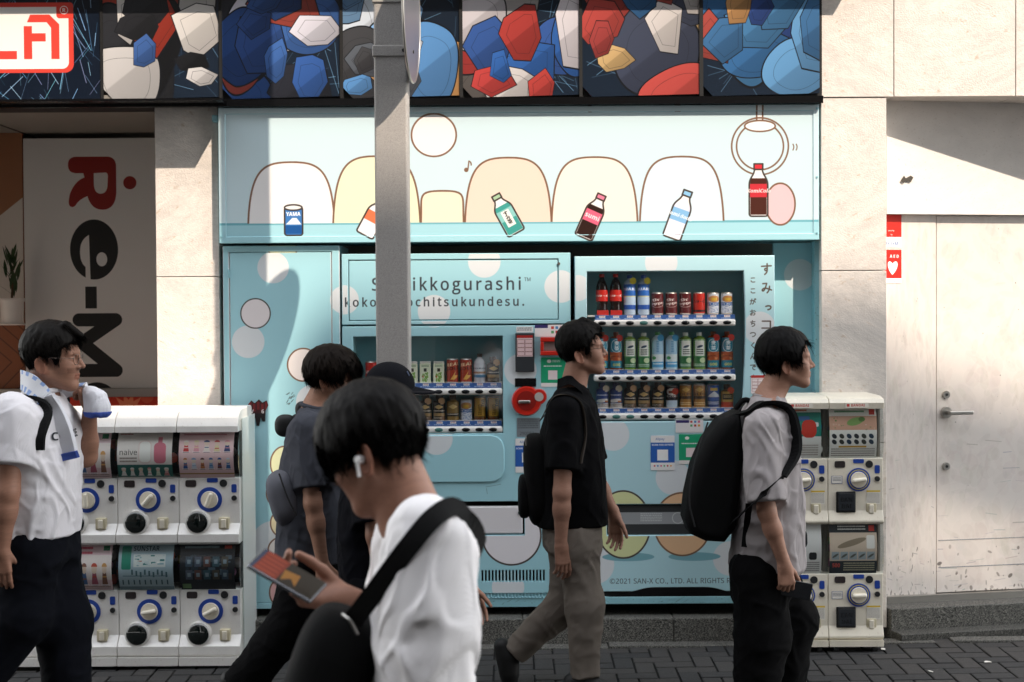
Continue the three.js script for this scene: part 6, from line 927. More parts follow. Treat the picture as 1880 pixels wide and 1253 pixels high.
const wireDark = M('#2a2624', 0.3, { metalness: 0.7 });
function rounded(w, hh, d, e = 0.5) { // superellipsoid bag body
  const g = new THREE.SphereGeometry(1, 40, 28), p = g.attributes.position; for (let i = 0; i < p.count; i++) { const f = (v) => Math.sign(v) * Math.pow(Math.abs(v), e); p.setXYZ(i, f(p.getX(i)) * w / 2, f(p.getY(i)) * hh / 2, f(p.getZ(i)) * d / 2); } g.computeVertexNormals(); return g;
}
const nylon = () => new THREE.MeshPhysicalMaterial({ color: '#070708', roughness: 0.75, specularIntensity: 0.3, bumpMap: clothTex, bumpScale: 0.001 });
{ // man in black open collar shirt
  const p = makePerson({
    z: 1.0, foot: 1060, fwd: 1, seed: 11, label: 'person in black short sleeved shirt and grey trousers striding past the drink machines',
    head: { at: [1069, 646], k: 1.0, tilt: 0.12 }, neck: [1050, 724], skin: '#a07a68',
    torso: [[705, 1034, 1076, 0.07], [745, 1008, 1096, 0.17], [800, 998, 1102, 0.19], [880, 990, 1106, 0.18], [980, 1000, 1105, 0.17]],
    arms: [{ sh: [1038, 752, 0.17], el: [1032, 905, 0.21], wr: [1030, 1000, 0.2], dir: [0.12, -1, 0], palm: [-0.5, 0, -1], side: 1, curl: relaxed, sleeve: 0.72, sr: [0.078, 0.075] },
      { sh: [1062, 756, -0.17], el: [1094, 880, -0.2], wr: [1128, 945, -0.19], dir: [0.1, -1, 0], palm: [-0.6, 0, 1], side: -1, curl: relaxed, sleeve: 0.75, sr: [0.078, 0.08] }],
    legs: [{ hip: [1056, 985, 0.09], knee: [1074, 1110, 0.1], ankle: [1074, 1250, 0.1], toe: [1120, 1276, 0.1] }, { hip: [1044, 985, -0.09], knee: [1046, 1102, -0.1], ankle: [936, 1206, -0.1], toe: [938, 1262, -0.1] }],
    hair: { outline: shortHair, cap: [-0.012, 0.047, 0.112, 0.106, 0.093], open: true, count: 700, len: 0.035, lift: 0.3, sweep: 0.35, color: '#0d0b0a', extra: [cone(V(0.02, 0.14, 0.02), V(0.085, 0.105, 0.01), 0.022, 0.016), cone(V(0.02, 0.13, -0.04), V(0.08, 0.1, -0.03), 0.022, 0.016)] },
    shirt: { name: 'shirt', color: '#060608', rows: [[700, 1038, 1070, 0.05], [722, 1018, 1086, 0.1], [745, 1002, 1098, 0.165], [800, 991, 1107, 0.195], [880, 985, 1112, 0.195], [964, 984, 1116, 0.19]], fold: 0.006, dip: 0.2, hole: 0.068, carve: (d, x, y, z, J) => { const a = J([1082, 735]), b = J([1094, 790]); return smax(d, -cone(a, b, 0.05, 0.006)(x, y, z), 0.01); } },
    trousers: { color: '#736b63', rows: [[955, 998, 1104, 0.16], [1010, 996, 1106, 0.165]], r: [0.105, 0.088, 0.068], cut: 0.95 }, shoe: '#0d0d0e',
  });
  glassesOn(p, wireDark);
  const J = p.J, cm = clothMat('#060608');
  part(p.shirtMesh, 'collar', [1, -1].map((s) => ribbon([J([1024, 706, 0]), J([1048, 700, s * 0.075]), J([1076, 722, s * 0.062]), J([1094, 752, s * 0.045])], [0.05, 0.055, 0.06, 0.02], [V(-0.3, -1, 0), V(0, -0.8, s), V(-0.3, -0.7, s), V(-0.8, -0.4, s)], 0.006)), cm);
  const bp = thing('small_backpack', 'slim black backpack worn by the person in the black shirt', 'backpack', undefined, p.base.toArray());
  const c = J([978, 880]); part(bp, 'bag', rounded(0.12, 0.43, 0.28, 0.6).rotateZ(0.06).translate(c.x + 0.02, c.y, 0), nylon()); part(bp, 'front_pocket', rounded(0.06, 0.2, 0.22, 0.6).translate(c.x - 0.04, c.y - 0.08, 0), nylon());
  part(bp, 'zip_pull', rbox(c.x - 0.035, c.y + 0.17, 0.13, c.x - 0.028, c.y + 0.21, 0.15, 0.002), mats.steel);
  for (const s of [1, -1]) part(bp, 'strap', ribbon([J([992, 772, s * 0.12]), J([1022, 734, s * 0.14]), J([1060, 740, s * 0.15]), J([1076, 790, s * 0.17]), J([1060, 850, s * 0.19])].map((q, i) => (i < 1 ? q : press(p.shirtF, q.clone().add(V(i > 2 ? 0.1 : 0, i < 3 ? 0.08 : 0, s * 0.12)), V(i > 2 ? -1 : 0, i < 3 ? -1 : 0, -s), 0.004))), [0.022, 0.022], [V(0, 0, 1), V(0, 0, 1), V(0.5, 0, 1), V(0.7, 0, 1), V(0.7, 0, 1)], 0.004), M('#3a322a', 0.7));
}
{ // person with large black backpack
  const p = makePerson({
    z: 1.3, foot: 1405, fwd: 1, seed: 23, label: 'person in lilac grey sweatshirt carrying a large black backpack and holding a phone',
    head: { at: [1446, 664], k: 1.04, tilt: 0.02 }, neck: [1408, 738], skin: '#a67f6c',
    torso: [[712, 1385, 1440, 0.07], [752, 1368, 1448, 0.17], [840, 1362, 1458, 0.19], [940, 1365, 1462, 0.17], [1060, 1358, 1452, 0.17]],
    arms: [{ sh: [1396, 790, 0.18], el: [1408, 940, 0.24], wr: [1440, 1036, 0.22], dir: [0.15, -1, 0], palm: [-0.25, 0, -1], side: 1, curl: gripping, sleeve: 0.88, sr: [0.082, 0.086] },
      { sh: [1412, 790, -0.18], el: [1402, 930, -0.23], wr: [1412, 1030, -0.2], palm: [0, 0, 1], side: -1, curl: relaxed, sleeve: 0.85, sr: [0.085, 0.09] }],
    legs: [{ hip: [1392, 1050, 0.09], knee: [1402, 1165, 0.1], ankle: [1384, 1290, 0.1], toe: [1420, 1318, 0.1] }, { hip: [1412, 1050, -0.09], knee: [1452, 1140, -0.09], ankle: [1432, 1262, -0.09], toe: [1474, 1290, -0.09] }],
    hair: { outline: [[0.112, 0.03], [0.1, 0.035], [0.098, 0.075], [0.075, 0.085], [0.055, 0.045], [0.047, -0.004], [0.03, -0.008], [-0.004, -0.002], [-0.008, 0.006], [-0.035, -0.002], [-0.045, -0.04], [-0.05, -0.068], [-0.08, -0.095], [-0.2, -0.09], [-0.2, 0.25], [0.2, 0.25], [0.2, 0.05]], cap: [-0.02, 0.042, 0.122, 0.112, 0.1], open: true, count: 800, len: 0.05, lift: 0.18, sweep: 0.2, color: '#0b0a0a', crown: [-0.03, 0.15, 0] },
    shirt: { name: 'sweatshirt', color: '#9a9494', rows: [[716, 1394, 1432, 0.05], [736, 1374, 1442, 0.11], [760, 1362, 1450, 0.175], [840, 1352, 1466, 0.205], [940, 1346, 1476, 0.205], [1040, 1340, 1478, 0.2], [1052, 1346, 1472, 0.185]], fold: 0.009, dip: 0.15, hole: 0.066, collar: [0.066, 0.15, 0.35] },
    trousers: { color: '#050506', rows: [[1040, 1346, 1462, 0.165], [1090, 1342, 1466, 0.17]], r: [0.125, 0.12, 0.105], cut: 0.97, fold: 0.009 },
  });
  const J = p.J, f = p.shirtF;
  { const hb = []; const rows = [[1036, 1340, 1476], [1053, 1344, 1472]]; }
  const bp = thing('large_backpack', 'large black backpack with wide straps on the person in lilac', 'backpack', undefined, p.base.toArray());
  const bag = (() => { const pts = [[1352, 752], [1318, 768], [1290, 806], [1270, 852], [1258, 905], [1253, 950], [1262, 975], [1290, 988], [1325, 990], [1345, 965], [1352, 900], [1362, 820]], s = new THREE.Shape(); pts.forEach(([a, b], i) => { const q = J([a, b]); s[i ? 'lineTo' : 'moveTo'](q.x, q.y); }); const g = new THREE.ExtrudeGeometry(s, { depth: 0.16, bevelEnabled: true, bevelThickness: 0.07, bevelSize: 0.045, bevelOffset: -0.045, bevelSegments: 6 }).translate(0, 0, -0.08); const m = mergeVertices((g.deleteAttribute('normal'), g.deleteAttribute('uv'), g), 1e-4), P = m.attributes.position, U = new Float32Array(P.count * 2); for (let i = 0; i < P.count; i++) { U[i * 2] = P.getX(i) + P.getZ(i); U[i * 2 + 1] = P.getY(i); } m.setAttribute('uv', new THREE.BufferAttribute(U, 2)); m.computeVertexNormals(); return m; })();
  part(bp, 'bag', bag, nylon());
  const q1 = J([1278, 925]); part(bp, 'front_pocket', rounded(0.07, 0.24, 0.24, 0.5).rotateZ(-0.08).translate(q1.x - 0.006, q1.y, 0.0), nylon());
  part(bp, 'zip_line', tube([J([1300, 775, 0.151]), J([1276, 850, 0.152]), J([1266, 920, 0.152]), J([1276, 968, 0.151])], 0.004, 30, 6), mats.dark);
  part(bp, 'haul_loop', tube([J([1350, 752, 0]), J([1366, 735, 0]), J([1382, 738, 0])], 0.012, 16, 8), nylon());
  for (const s of [1, -1]) {
    const lay = (a, d) => press(f, J([a[0], a[1], s * a[2]]).add(V(...d).multiplyScalar(-0.25)), V(...d), 0.007);
    part(bp, 'strap', ribbon([J([1352, 762, s * 0.08]), lay([1372, 738, 0.11], [0, -1, 0]), lay([1400, 738, 0.12], [0, -1, 0]), lay([1422, 772, 0.14], [-0.6, -0.5, 0]), lay([1430, 825, 0.15], [-1, 0, -s * 0.6]), lay([1424, 872, 0.2], [-0.3, 0, -s])], [0.07, 0.075, 0.075, 0.07, 0.06, 0.03], [V(0, 0, 1), V(0, 0, 1), V(0.2, 0, 1), V(0.6, 0.3, 1), V(0.9, 0.2, 1), V(1, 0, 0.4)], 0.014), nylon());
    part(bp, 'lower_strap', ribbon([lay([1424, 872, 0.2], [-0.3, 0, -s]), lay([1390, 905, 0.2], [0, 0, -s]), J([1342, 962, s * 0.14])], [0.026, 0.026], [V(0.6, 0.8, 0), V(0.6, 0.8, 0)], 0.004), nylon());
  }
  part(bp, 'loose_strap', ribbon([p.onto(1376, 925, 0.005), p.onto(1372, 960, 0.006), p.onto(1367, 1005, 0.006)], [0.03, 0.028], [V(1, 0, 0), V(1, 0, 0)], 0.004), nylon());
  const ph = thing('phone', 'dark phone held low in the hand of the backpack carrier', 'phone', undefined, p.base.toArray());
  const pc = J([1458, 1082, 0.185]); part(ph, 'case', rbox(-0.078, -0.038, -0.0045, 0.078, 0.038, 0.0045, 0.004, 3).rotateZ(-0.2).translate(pc.x, pc.y, pc.z), MP('#16181c', 0.25, { clearcoat: 0.6 }));
  part(ph, 'screen', rbox(-0.074, -0.035, -0.0052, 0.074, 0.035, -0.0044, 0.0003, 1).rotateZ(-0.2).translate(pc.x, pc.y, pc.z), mats.blackGloss);
}
{ // man with towel
  const p = makePerson({
    z: 2.0, foot: 75, fwd: 1, seed: 37, label: 'person in white lettered t-shirt and glasses with a towel round the neck', stubble: true,
    head: { at: [97, 660], k: 1.09, tilt: -0.04, jaw: 0.026 }, neck: [74, 728], skin: '#9c7562',
    torso: [[712, 50, 110, 0.08], [755, 15, 125, 0.19], [850, 0, 135, 0.22], [930, -5, 138, 0.21], [1000, 0, 130, 0.19]],
    arms: [{ sh: [22, 770, 0.2], el: [12, 905, 0.25], wr: [2, 1010, 0.24], palm: [0, 0, -1], side: 1, curl: relaxed, sleeve: 0.62, sr: [0.1, 0.1], r: 1.15, blend: 0.06 },
      { sh: [96, 770, -0.19], el: [158, 838, -0.2], wr: [164, 760, -0.12], dir: [0.05, 1, 0.1], palm: [-1, 0, 0.2], side: 1, curl: fist, sleeve: 0.6, sr: [0.095, 0.095], r: 1.1 }],
    legs: [{ hip: [50, 1000, 0.1], knee: [40, 1130, 0.1], ankle: [-40, 1250, 0.1], toe: [-20, 1300, 0.1] }, { hip: [84, 1000, -0.08], knee: [112, 1140, -0.06], ankle: [128, 1290, -0.06], toe: [176, 1320, -0.06] }],
    hair: { outline: [[0.112, 0.07], [0.096, 0.078], [0.08, 0.06], [0.06, 0.045], [0.046, 0.03], [0.042, -0.026], [0.026, -0.03], [0.016, 0.005], [-0.03, 0.015], [-0.046, -0.03], [-0.05, -0.062], [-0.08, -0.085], [-0.2, -0.075], [-0.2, 0.25], [0.2, 0.25], [0.2, 0.09]], cap: [-0.012, 0.045, 0.112, 0.102, 0.093], open: true, count: 700, len: 0.04, lift: 0.25, sweep: 0.3, color: '#100d0b', extra: [cone(V(0.05, 0.125, 0.03), V(0.105, 0.09, 0.02), 0.02, 0.014)] },
    shirt: { name: 't_shirt', color: '#d4d1d4', rows: [[714, 58, 104, 0.06], [735, 34, 116, 0.12], [760, 10, 128, 0.19], [850, -8, 140, 0.235], [930, -10, 144, 0.235], [982, -6, 140, 0.22]], fold: 0.008, dip: 0.2, hole: 0.07, collar: [0.072, 0.2, 0.35] },
    trousers: { color: '#090b12', rows: [[970, 0, 132, 0.18], [1030, -2, 134, 0.19]], r: [0.13, 0.115, 0.09], cut: 0.96 },
  });
  glassesOn(p, M('#8a7a72', 0.25, { metalness: 0.8 }));
  const J = p.J, f = p.shirtF;
  { // lettering pressed onto the chest
    const t = canvasTex(512, 96, (c) => { c.clearRect(0, 0, 512, 96); c.fillStyle = '#23262c'; c.font = 'bold 84px sans-serif'; c.textAlign = 'center'; c.fillText('CONVERSE', 256, 78, 500); });
    const n = 40, m = 5, P = [], U = [], I = [], c = J([122, 796, 0]), hh = 0.05;
    for (let j = 0; j <= m; j++) for (let i = 0; i <= n; i++) { const a = -1.25 + i / n * 1.9, y = c.y + (j / m - 0.5) * hh; const q = press(f, V(c.x - 0.1 + Math.cos(a) * 0.5, y, -Math.sin(a) * 0.5), V(-Math.cos(a), 0, Math.sin(a)), 0.003); P.push(q.x, q.y, q.z); U.push(i / n, j / m); if (i && j) { const k = j * (n + 1) + i; I.push(k, k - 1, k - n - 1, k - 1, k - n - 2, k - n - 1); } }
    const g = new THREE.BufferGeometry(); g.setAttribute('position', new THREE.Float32BufferAttribute(P, 3)); g.setAttribute('uv', new THREE.Float32BufferAttribute(U, 2)); g.setIndex(I); g.computeVertexNormals();
    part(p.shirtMesh, 'chest_lettering', g, new THREE.MeshStandardMaterial({ map: t, roughness: 0.9, transparent: true, alphaTest: 0.4 }));
  }
  const bp = thing('backpack', 'black backpack worn by the person with the towel', 'backpack', undefined, p.base.toArray());
  const bc = J([-50, 850]); part(bp, 'bag', rounded(0.2, 0.48, 0.32, 0.5).translate(bc.x, bc.y, 0), nylon());
  const lay = (a, d, off) => press(f, J(a).add(V(...d).multiplyScalar(-0.3)), V(...d), off ?? 0.006);
  for (const s of [1, -1]) part(bp, 'strap', ribbon([J([-28, 760, s * 0.1]), lay([20, 735, s * 0.12], [0, -1, 0]), lay([52, 735, s * 0.13], [0, -1, 0]), lay([80, 760, s * 0.15], [-0.5, -0.5, -s * 0.5]), lay([76, 800, s * 0.2], [0, 0, -s]), lay([76, 826, s * 0.2], [0, 0, -s])], [0.05, 0.055, 0.055, 0.05, 0.045, 0.04], [V(0, 0, 1), V(0, 0, 1), V(0.3, 0, 1), V(0.9, 0.3, 0.3), V(1, 0, 0), V(1, 0, 0)], 0.012), nylon());
  // towel
  const tw = thing('towel', 'white towel with blue stripes round the neck of the person in glasses', 'towel', undefined, p.base.toArray());
  const towelTex = canvasTex(64, 256, (c) => { c.fillStyle = '#dfe0e4'; c.fillRect(0, 0, 64, 256); c.fillStyle = '#8fa9d8'; for (let k = 0; k < 6; k++) { c.fillRect(10, 10 + k * 42, 16, 24); c.fillRect(36, 28 + k * 42, 14, 20); } c.fillStyle = '#b9c8e4'; for (let k = 0; k < 12; k++) c.fillRect(28, k * 22, 5, 10); });
  towelTex.wrapS = towelTex.wrapT = THREE.RepeatWrapping; towelTex.repeat.set(9, 4);
  const tm = T(towelTex, 0.95, { bumpMap: grainBump, bumpScale: 0.003 }), plainTowel = M('#dcdce2', 0.95, { bumpMap: grainBump, bumpScale: 0.003 });
  part(tw, 'neck_roll', ribbon([J([98, 735, -0.13]), J([62, 708, -0.11]), J([44, 698, 0]), J([58, 706, 0.1]), J([84, 732, 0.14])], [0.07, 0.08, 0.08, 0.08, 0.07], [V(0.3, -1, -0.3), V(0, -1, 0), V(0, -1, 0), V(0, -1, 0.3), V(0.5, -1, 0.5)], 0.03), tm);
  part(tw, 'hanging_end', ribbon([J([84, 728, 0.145]), lay([96, 752, 0.12], [-0.3, -0.4, -1], 0.012), lay([112, 790, 0.12], [-0.3, 0, -1], 0.01), lay([124, 842, 0.12], [-0.3, 0, -1], 0.01)], [0.07, 0.075, 0.085, 0.09], [V(0.8, 0.3, 0.2), V(1, 0, 0), V(1, 0, 0), V(1, 0, 0)], 0.014), plainTowel);
  part(tw, 'blue_hem', ribbon([lay([121, 832, 0.12], [-0.3, 0, -1], 0.019), lay([123, 838, 0.12], [-0.3, 0, -1], 0.019), lay([125, 845, 0.12], [-0.3, 0, -1], 0.019)], [0.09, 0.092], [V(1, 0, 0), V(1, 0, 0)], 0.006), M('#3a52a0', 0.9));
  part(tw, 'pulled_end', ribbon([J([98, 735, -0.13]), J([118, 722, -0.12]), J([140, 716, -0.1]), J([160, 716, -0.08])], [0.06, 0.05, 0.045, 0.06], [V(0, 1, 0.4), V(0, 1, 0.4), V(0, 1, 0.4), V(0, 1, 0.4)], 0.02), tm);
  const c = J([172, 734, -0.06]);
  const clump = loft([[c.y - 0.07, c.x + 0.01, 0.055, 0.055, c.z], [c.y - 0.03, c.x + 0.012, 0.056, 0.055, c.z], [c.y + 0.02, c.x + 0.002, 0.05, 0.05, c.z], [c.y + 0.06, c.x - 0.02, 0.03, 0.035, c.z]], 2), cf = folds(0.006, 16, 5, 3);
  part(tw, 'bunched_end', surfaceNets((x, y, z) => clump(x, y, z) - cf(x, y, z), c.clone().subScalar(0.12), c.clone().addScalar(0.12), 0.006), plainTowel);
  part(tw, 'blue_hem', surfaceNets((x, y, z) => Math.max(clump(x, y, z) - cf(x, y, z) - 0.003, y - (c.y - 0.048), c.y - 0.075 - y), c.clone().subScalar(0.12), c.clone().addScalar(0.12), 0.005), M('#3a52a0', 0.9));
}
{ // grey shirt, seen from behind his shoulder
  const p = makePerson({
    z: 1.1, foot: 575, fwd: 1, seed: 51, label: 'person with thick dark hair in a loose grey shirt, half hidden by the phone user',
    head: { at: [607, 693], k: 0.98, tilt: -0.12 }, neck: [578, 752], skin: '#a07a66',
    torso: [[735, 556, 605, 0.07], [775, 535, 620, 0.17], [850, 528, 628, 0.18], [950, 530, 628, 0.17], [1050, 530, 622, 0.17]],
    arms: [{ sh: [566, 790, 0.18], el: [574, 925, 0.22], wr: [592, 1035, 0.21], dir: [0.1, -1, 0], palm: [0, 0, -1], side: 1, curl: relaxed, sleeve: 0.78, sr: [0.085, 0.08] },
      { sh: [585, 790, -0.18], el: [600, 925, -0.21], wr: [640, 1010, -0.2], palm: [0, 0, 1], side: -1, curl: relaxed, sleeve: 0.78, sr: [0.085, 0.085] }],
    legs: [{ hip: [560, 1040, 0.09], knee: [542, 1135, 0.1], ankle: [440, 1262, 0.1], toe: [455, 1305, 0.1] }, { hip: [582, 1040, -0.09], knee: [625, 1150, -0.09], ankle: [640, 1290, -0.09], toe: [690, 1318, -0.09] }],
    hair: { outline: [[0.145, -0.01], [0.12, -0.03], [0.1, 0.03], [0.08, 0.06], [0.06, 0.0], [0.03, -0.02], [-0.005, -0.01], [-0.04, -0.02], [-0.05, -0.06], [-0.075, -0.1], [-0.2, -0.09], [-0.2, 0.25], [0.2, 0.25], [0.2, 0.0]], cap: [-0.0, 0.042, 0.14, 0.118, 0.104], count: 1000, len: 0.06, lift: 0.3, sweep: 0.35, color: '#17110d', crown: [-0.06, 0.13, 0] },
    shirt: { name: 'shirt', color: '#43454c', rows: [[736, 562, 600, 0.05], [758, 546, 610, 0.11], [785, 530, 622, 0.18], [860, 515, 632, 0.205], [950, 510, 636, 0.21], [1030, 505, 636, 0.21]], fold: 0.007, dip: 0.2, hole: 0.066, collar: [0.07, 0.1, 0.2] },
    trousers: { color: '#050506', rows: [[1020, 526, 630, 0.165], [1070, 524, 632, 0.17]], r: [0.115, 0.105, 0.095], cut: 0.98, fold: 0.008 },
  });
  const J = p.J, f = p.shirtF;
  const sb = thing('sling_bag', 'grey sling bag on the back of the grey shirted person', 'bag', undefined, p.base.toArray());
  const c = J([528, 912, 0.06]); part(sb, 'bag', rounded(0.15, 0.26, 0.3, 0.62).rotateZ(0.25).translate(c.x, c.y, 0.08), clothMat('#62636a'));
  part(sb, 'zip_line', tube([J([512, 870, 0.23]), J([528, 915, 0.24]), J([545, 948, 0.24])], 0.004, 16, 6), mats.dark);
  part(sb, 'strap', ribbon([[555, 950], [580, 915], [602, 880], [622, 830], [610, 780], [592, 752]].map(([a, b], i) => p.onto(a, b, 0.005)), [0.03, 0.03], [V(0.7, 0.7, 0), V(0.7, 0.7, 0), V(0.8, 0.5, 0), V(1, 0, 0), V(0.8, -0.5, 0.3)], 0.005), clothMat('#33343a'));
  const hd = thing('neck_headphones', 'black round ear cups and band hanging behind the grey shirted person', 'headphones', undefined, p.base.toArray());
  for (const [a, b, r, dz] of [[524, 782, 0.05, 0.0], [556, 752, 0.036, -0.06]]) { const q = J([a, b, dz]); part(hd, 'ear_cup', rounded(r * 2, r * 2.1, 0.06, 0.8).translate(q.x, q.y, q.z), mats.black); }
  part(hd, 'band', tube([J([532, 772, 0.0]), J([542, 764, -0.02]), J([552, 762, -0.05]), J([570, 745, -0.08])], 0.009, 20, 8), mats.black);
}
{ // navy, black cap
  const p = makePerson({
    z: 1.6, foot: 690, fwd: 1, seed: 67, label: 'person in navy clothes and a black cap, mostly hidden behind the phone user',
    head: { at: [718, 728], k: 1.0, tilt: -0.05 }, neck: [690, 800], skin: '#9c7562',
    torso: [[795, 668, 715, 0.07], [835, 645, 728, 0.17], [920, 635, 735, 0.18], [1000, 640, 735, 0.17], [1080, 640, 730, 0.17]],
    arms: [{ sh: [678, 850, 0.18], el: [690, 985, 0.22], wr: [712, 1075, 0.2], palm: [0, 0, -1], side: 1, curl: relaxed, sleeve: 0.8, sr: [0.08, 0.085] },
      { sh: [696, 850, -0.18], el: [770, 990, -0.22], wr: [862, 1078, -0.2], dir: [0.35, -0.9, 0], palm: [-0.3, 0, 1], side: -1, curl: relaxed, sleeve: 0.8, sr: [0.08, 0.085] }],
    legs: [{ hip: [678, 1080, 0.09], knee: [660, 1190, 0.1], ankle: [590, 1300, 0.1], toe: [610, 1340, 0.1] }, { hip: [698, 1080, -0.09], knee: [740, 1190, -0.09], ankle: [760, 1320, -0.09], toe: [810, 1345, -0.09] }],
    hair: { outline: shortHair, cap: [-0.012, 0.04, 0.106, 0.094, 0.088], count: 200, open: true, len: 0.03 },
    shirt: { name: 't_shirt', color: '#090a11', rows: [[798, 672, 708, 0.05], [818, 652, 722, 0.11], [845, 636, 734, 0.175], [930, 622, 742, 0.2], [1010, 620, 744, 0.2], [1070, 620, 742, 0.19]], fold: 0.007, collar: [0.068, 0.2, 0.35] },
    trousers: { color: '#07080d', rows: [[1060, 632, 734, 0.17], [1110, 630, 736, 0.17]], r: [0.12, 0.105, 0.09], cut: 0.97 },
  });
  const k = new THREE.Group(); k.name = 'cap'; p.g.add(k);
  const cp = (g) => g.applyMatrix4(p.mt), fab = clothMat('#101116');
  part(k, 'crown', cp(new THREE.SphereGeometry(1, 32, 16, 0, 6.283, 0, 1.62).scale(0.108, 0.098, 0.094).rotateZ(-0.1).translate(-0.008, 0.05, 0)), fab);
  const s = new THREE.Shape(); s.moveTo(0.055, -0.085); s.quadraticCurveTo(0.2, -0.085, 0.21, 0); s.quadraticCurveTo(0.2, 0.085, 0.055, 0.085); s.quadraticCurveTo(0.12, 0, 0.055, -0.085);
  const br = new THREE.ExtrudeGeometry(s, { depth: 0.004, bevelEnabled: true, bevelSize: 0.002, bevelThickness: 0.002, bevelSegments: 2, curveSegments: 24 }).rotateX(-Math.PI / 2); { const q = br.attributes.position; for (let i = 0; i < q.count; i++) q.setY(i, q.getY(i) + 0.044 - q.getZ(i) * q.getZ(i) * 3.2 - Math.max(0, q.getX(i) - 0.08) * 0.12); br.computeVertexNormals(); }
  part(k, 'brim', cp(br), fab); part(k, 'crest', cp(rbox(0.0, -0.01, -0.012, 0.004, 0.012, 0.012, 0.002).rotateZ(0.5).translate(0.07, 0.1, 0.035)), M('#4a5670', 0.8));
}
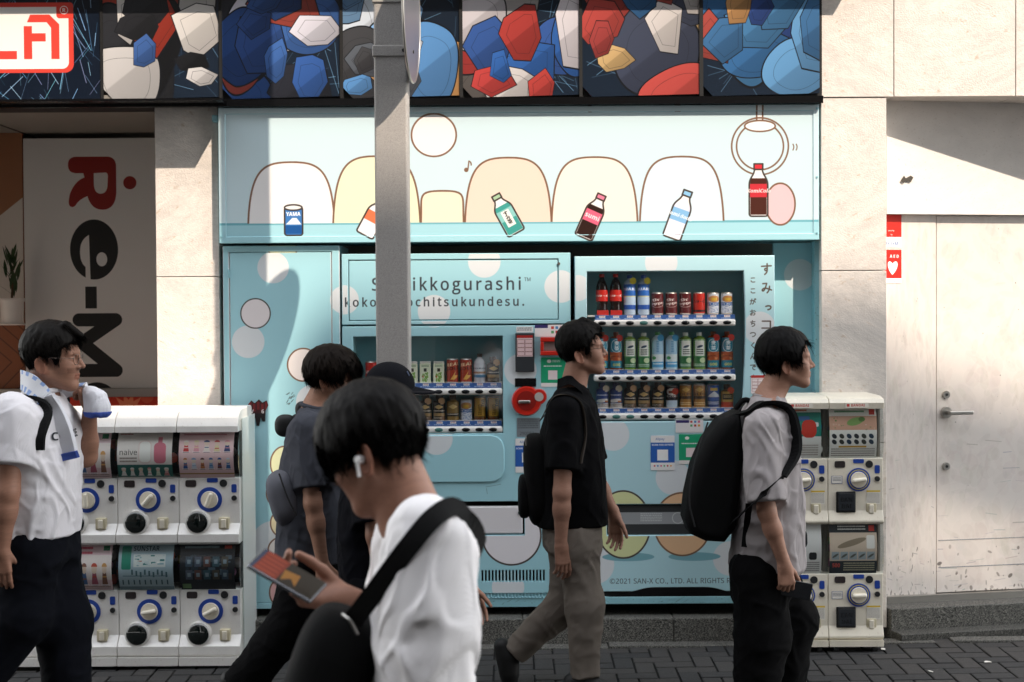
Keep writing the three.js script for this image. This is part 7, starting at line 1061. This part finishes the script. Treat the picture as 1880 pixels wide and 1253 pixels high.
{ // foreground phone user facing the other way
  const p = makePerson({
    z: 5.2, foot: 770, fwd: -1, seed: 83, cell: 0.007, fine: 0.0035, bodyCell: 0.009, label: 'person in white t-shirt with an earbud looking down at a phone',
    head: { at: [689, 826], k: 0.94, tilt: -0.46, yaw: -0.5 }, neck: [754, 952], skin: '#9a7361',
    torso: [[930, 730, 815, 0.07], [990, 700, 865, 0.17], [1100, 690, 868, 0.19], [1250, 690, 868, 0.18], [1420, 700, 860, 0.17]],
    arms: [{ sh: [792, 1005, 0.15], el: [788, 1290, 0.19], wr: [790, 1480, 0.2], palm: [0, 0, -1], side: -1, curl: relaxed, sleeve: 0.97, sr: [0.08, 0.088] },
      { sh: [748, 1010, -0.17], el: [735, 1195, -0.24], wr: [636, 1102, -0.12], dir: [-1, 0.22, 0.12], palm: [0.15, 1, 0.55], side: 1, curl: [[0.75, 0.7, 0.4], [0.7, 0.7, 0.4], [0.65, 0.65, 0.4], [0.55, 0.6, 0.4]], thumb: [0.8, 0.25, 0.55], sleeve: 0.5, sr: [0.085, 0.09] }],
    legs: [{ hip: [790, 1450, 0.09], knee: [800, 1900, 0.1], ankle: [800, 2290, 0.1], toe: [730, 2330, 0.1] }, { hip: [760, 1450, -0.09], knee: [740, 1900, -0.09], ankle: [770, 2250, -0.09], toe: [700, 2290, -0.09] }],
    hair: { outline: [[0.135, 0.0], [0.115, -0.004], [0.095, 0.0], [0.07, 0.0], [0.055, -0.006], [0.03, -0.004], [-0.0, -0.004], [-0.03, 0.0], [-0.045, -0.04], [-0.052, -0.075], [-0.085, -0.1], [-0.2, -0.09], [-0.2, 0.25], [0.2, 0.25], [0.2, 0.0]], cap: [-0.004, 0.038, 0.122, 0.106, 0.096], open: true, count: 1100, len: 0.055, lift: 0.1, sweep: 0.15, color: '#0c0a09', crown: [-0.05, 0.14, 0], cell: 0.004 },
    shirt: { name: 't_shirt', color: '#d9d6d6', rows: [[925, 748, 800, 0.05], [948, 730, 838, 0.11], [985, 705, 858, 0.17], [1080, 682, 866, 0.2], [1250, 668, 868, 0.205], [1420, 670, 870, 0.2]], fold: 0.012, dip: 0.25, hole: 0.066 },
    trousers: { color: '#14151a', rows: [[1400, 690, 862, 0.17], [1470, 690, 862, 0.17]], r: [0.115, 0.1, 0.09], cut: 0.97 },
  });
  const J = p.J, f = p.shirtF;
  const eb = thing('earbud', 'white wireless earbud in the ear of the phone user', 'earbud', undefined, p.base.toArray());
  part(eb, 'bud', cyl(p.toW(-0.016, -0.02, -0.08).toArray(), p.toW(-0.012, -0.018, -0.094).toArray(), 0.008, 0.007, 14), M('#e4e2e0', 0.3)); part(eb, 'stem', cyl(p.toW(-0.012, -0.02, -0.093).toArray(), p.toW(-0.002, -0.05, -0.092).toArray(), 0.0036, 0.0034, 10), M('#e4e2e0', 0.3));
  const ph = thing('phone', 'phone with dark red screen in the hand of the white shirted person', 'phone', undefined, p.base.toArray());
  const c0 = J([452, 1040, 0.02]), c1 = J([556, 1100, 0.04]), lx = c1.clone().sub(c0), L = 0.14, ux = lx.normalize(), uy = V(0.31, 0.3, -0.9).addScaledVector(ux, -V(0.31, 0.3, -0.9).dot(ux)).normalize(), un = ux.clone().cross(uy).negate(); if (un.y < 0) un.negate();
  const pm = new THREE.Matrix4().makeBasis(ux, uy, un).setPosition(c0.clone().addScaledVector(ux, L / 2).addScaledVector(uy, 0.036));
  part(ph, 'case', rbox(-L / 2, -0.037, -0.0045, L / 2, 0.037, 0.0038, 0.004, 3).applyMatrix4(pm), M('#8a8c90', 0.25, { metalness: 0.8 }));
  const st = canvasTex(256, 128, (c) => { c.fillStyle = '#15120f'; c.fillRect(0, 0, 256, 128); c.fillStyle = '#6e2416'; c.fillRect(14, 0, 96, 128); for (let k = 0; k < 5; k++) { c.fillStyle = '#8a3420'; c.fillRect(20, 10 + k * 24, 80, 9); } c.fillStyle = '#20304a'; c.fillRect(0, 0, 14, 128); c.fillStyle = '#8a5c22'; c.beginPath(); c.moveTo(110, 50); c.lineTo(170, 40); c.lineTo(180, 110); c.lineTo(150, 80); c.lineTo(120, 112); c.fill(); });
  part(ph, 'screen', (() => { const q = new THREE.PlaneGeometry(L - 0.006, 0.068).translate(0, 0, 0.0044); return q.applyMatrix4(pm); })(), new THREE.MeshStandardMaterial({ map: st, roughness: 0.15, emissive: '#ffffff', emissiveMap: st, emissiveIntensity: 0.06 }));
  const bg = thing('shoulder_bag', 'black shoulder bag hanging in front of the phone user', 'bag', undefined, p.base.toArray());
  const bc = J([610, 1215, 0.12]); part(bg, 'bag', rounded(0.15, 0.22, 0.16, 0.6).rotateZ(-0.35).translate(bc.x, bc.y - 0.01, bc.z), nylon());
  part(bg, 'zip_line', tube([J([628, 1128, 0.19]), J([642, 1140, 0.2]), J([656, 1165, 0.19])], 0.003, 12, 6), mats.steel);
  part(bg, 'strap', ribbon([J([640, 1150, 0.16]), p.onto(695, 1078), p.onto(750, 1004), p.onto(800, 948), p.onto(838, 932), p.onto(862, 960), J([884, 1010, -0.04])], [0.036, 0.038], [V(0.75, -0.65, 0), V(0.75, -0.65, 0), V(0.75, -0.65, 0), V(0.6, -0.7, 0.3), V(0.2, -0.8, 0.5), V(-0.5, -0.3, 0.8), V(-0.2, 0, 1)], 0.006), nylon());
  part(p.g, 'cord_necklace', tube([[722, 975, 0.01], [728, 962, 0.045], [752, 938, 0.068], [782, 918, 0.05]].map((q) => J(q)), 0.0022, 24, 5), mats.black);
}
renderer.render(scene, camera);
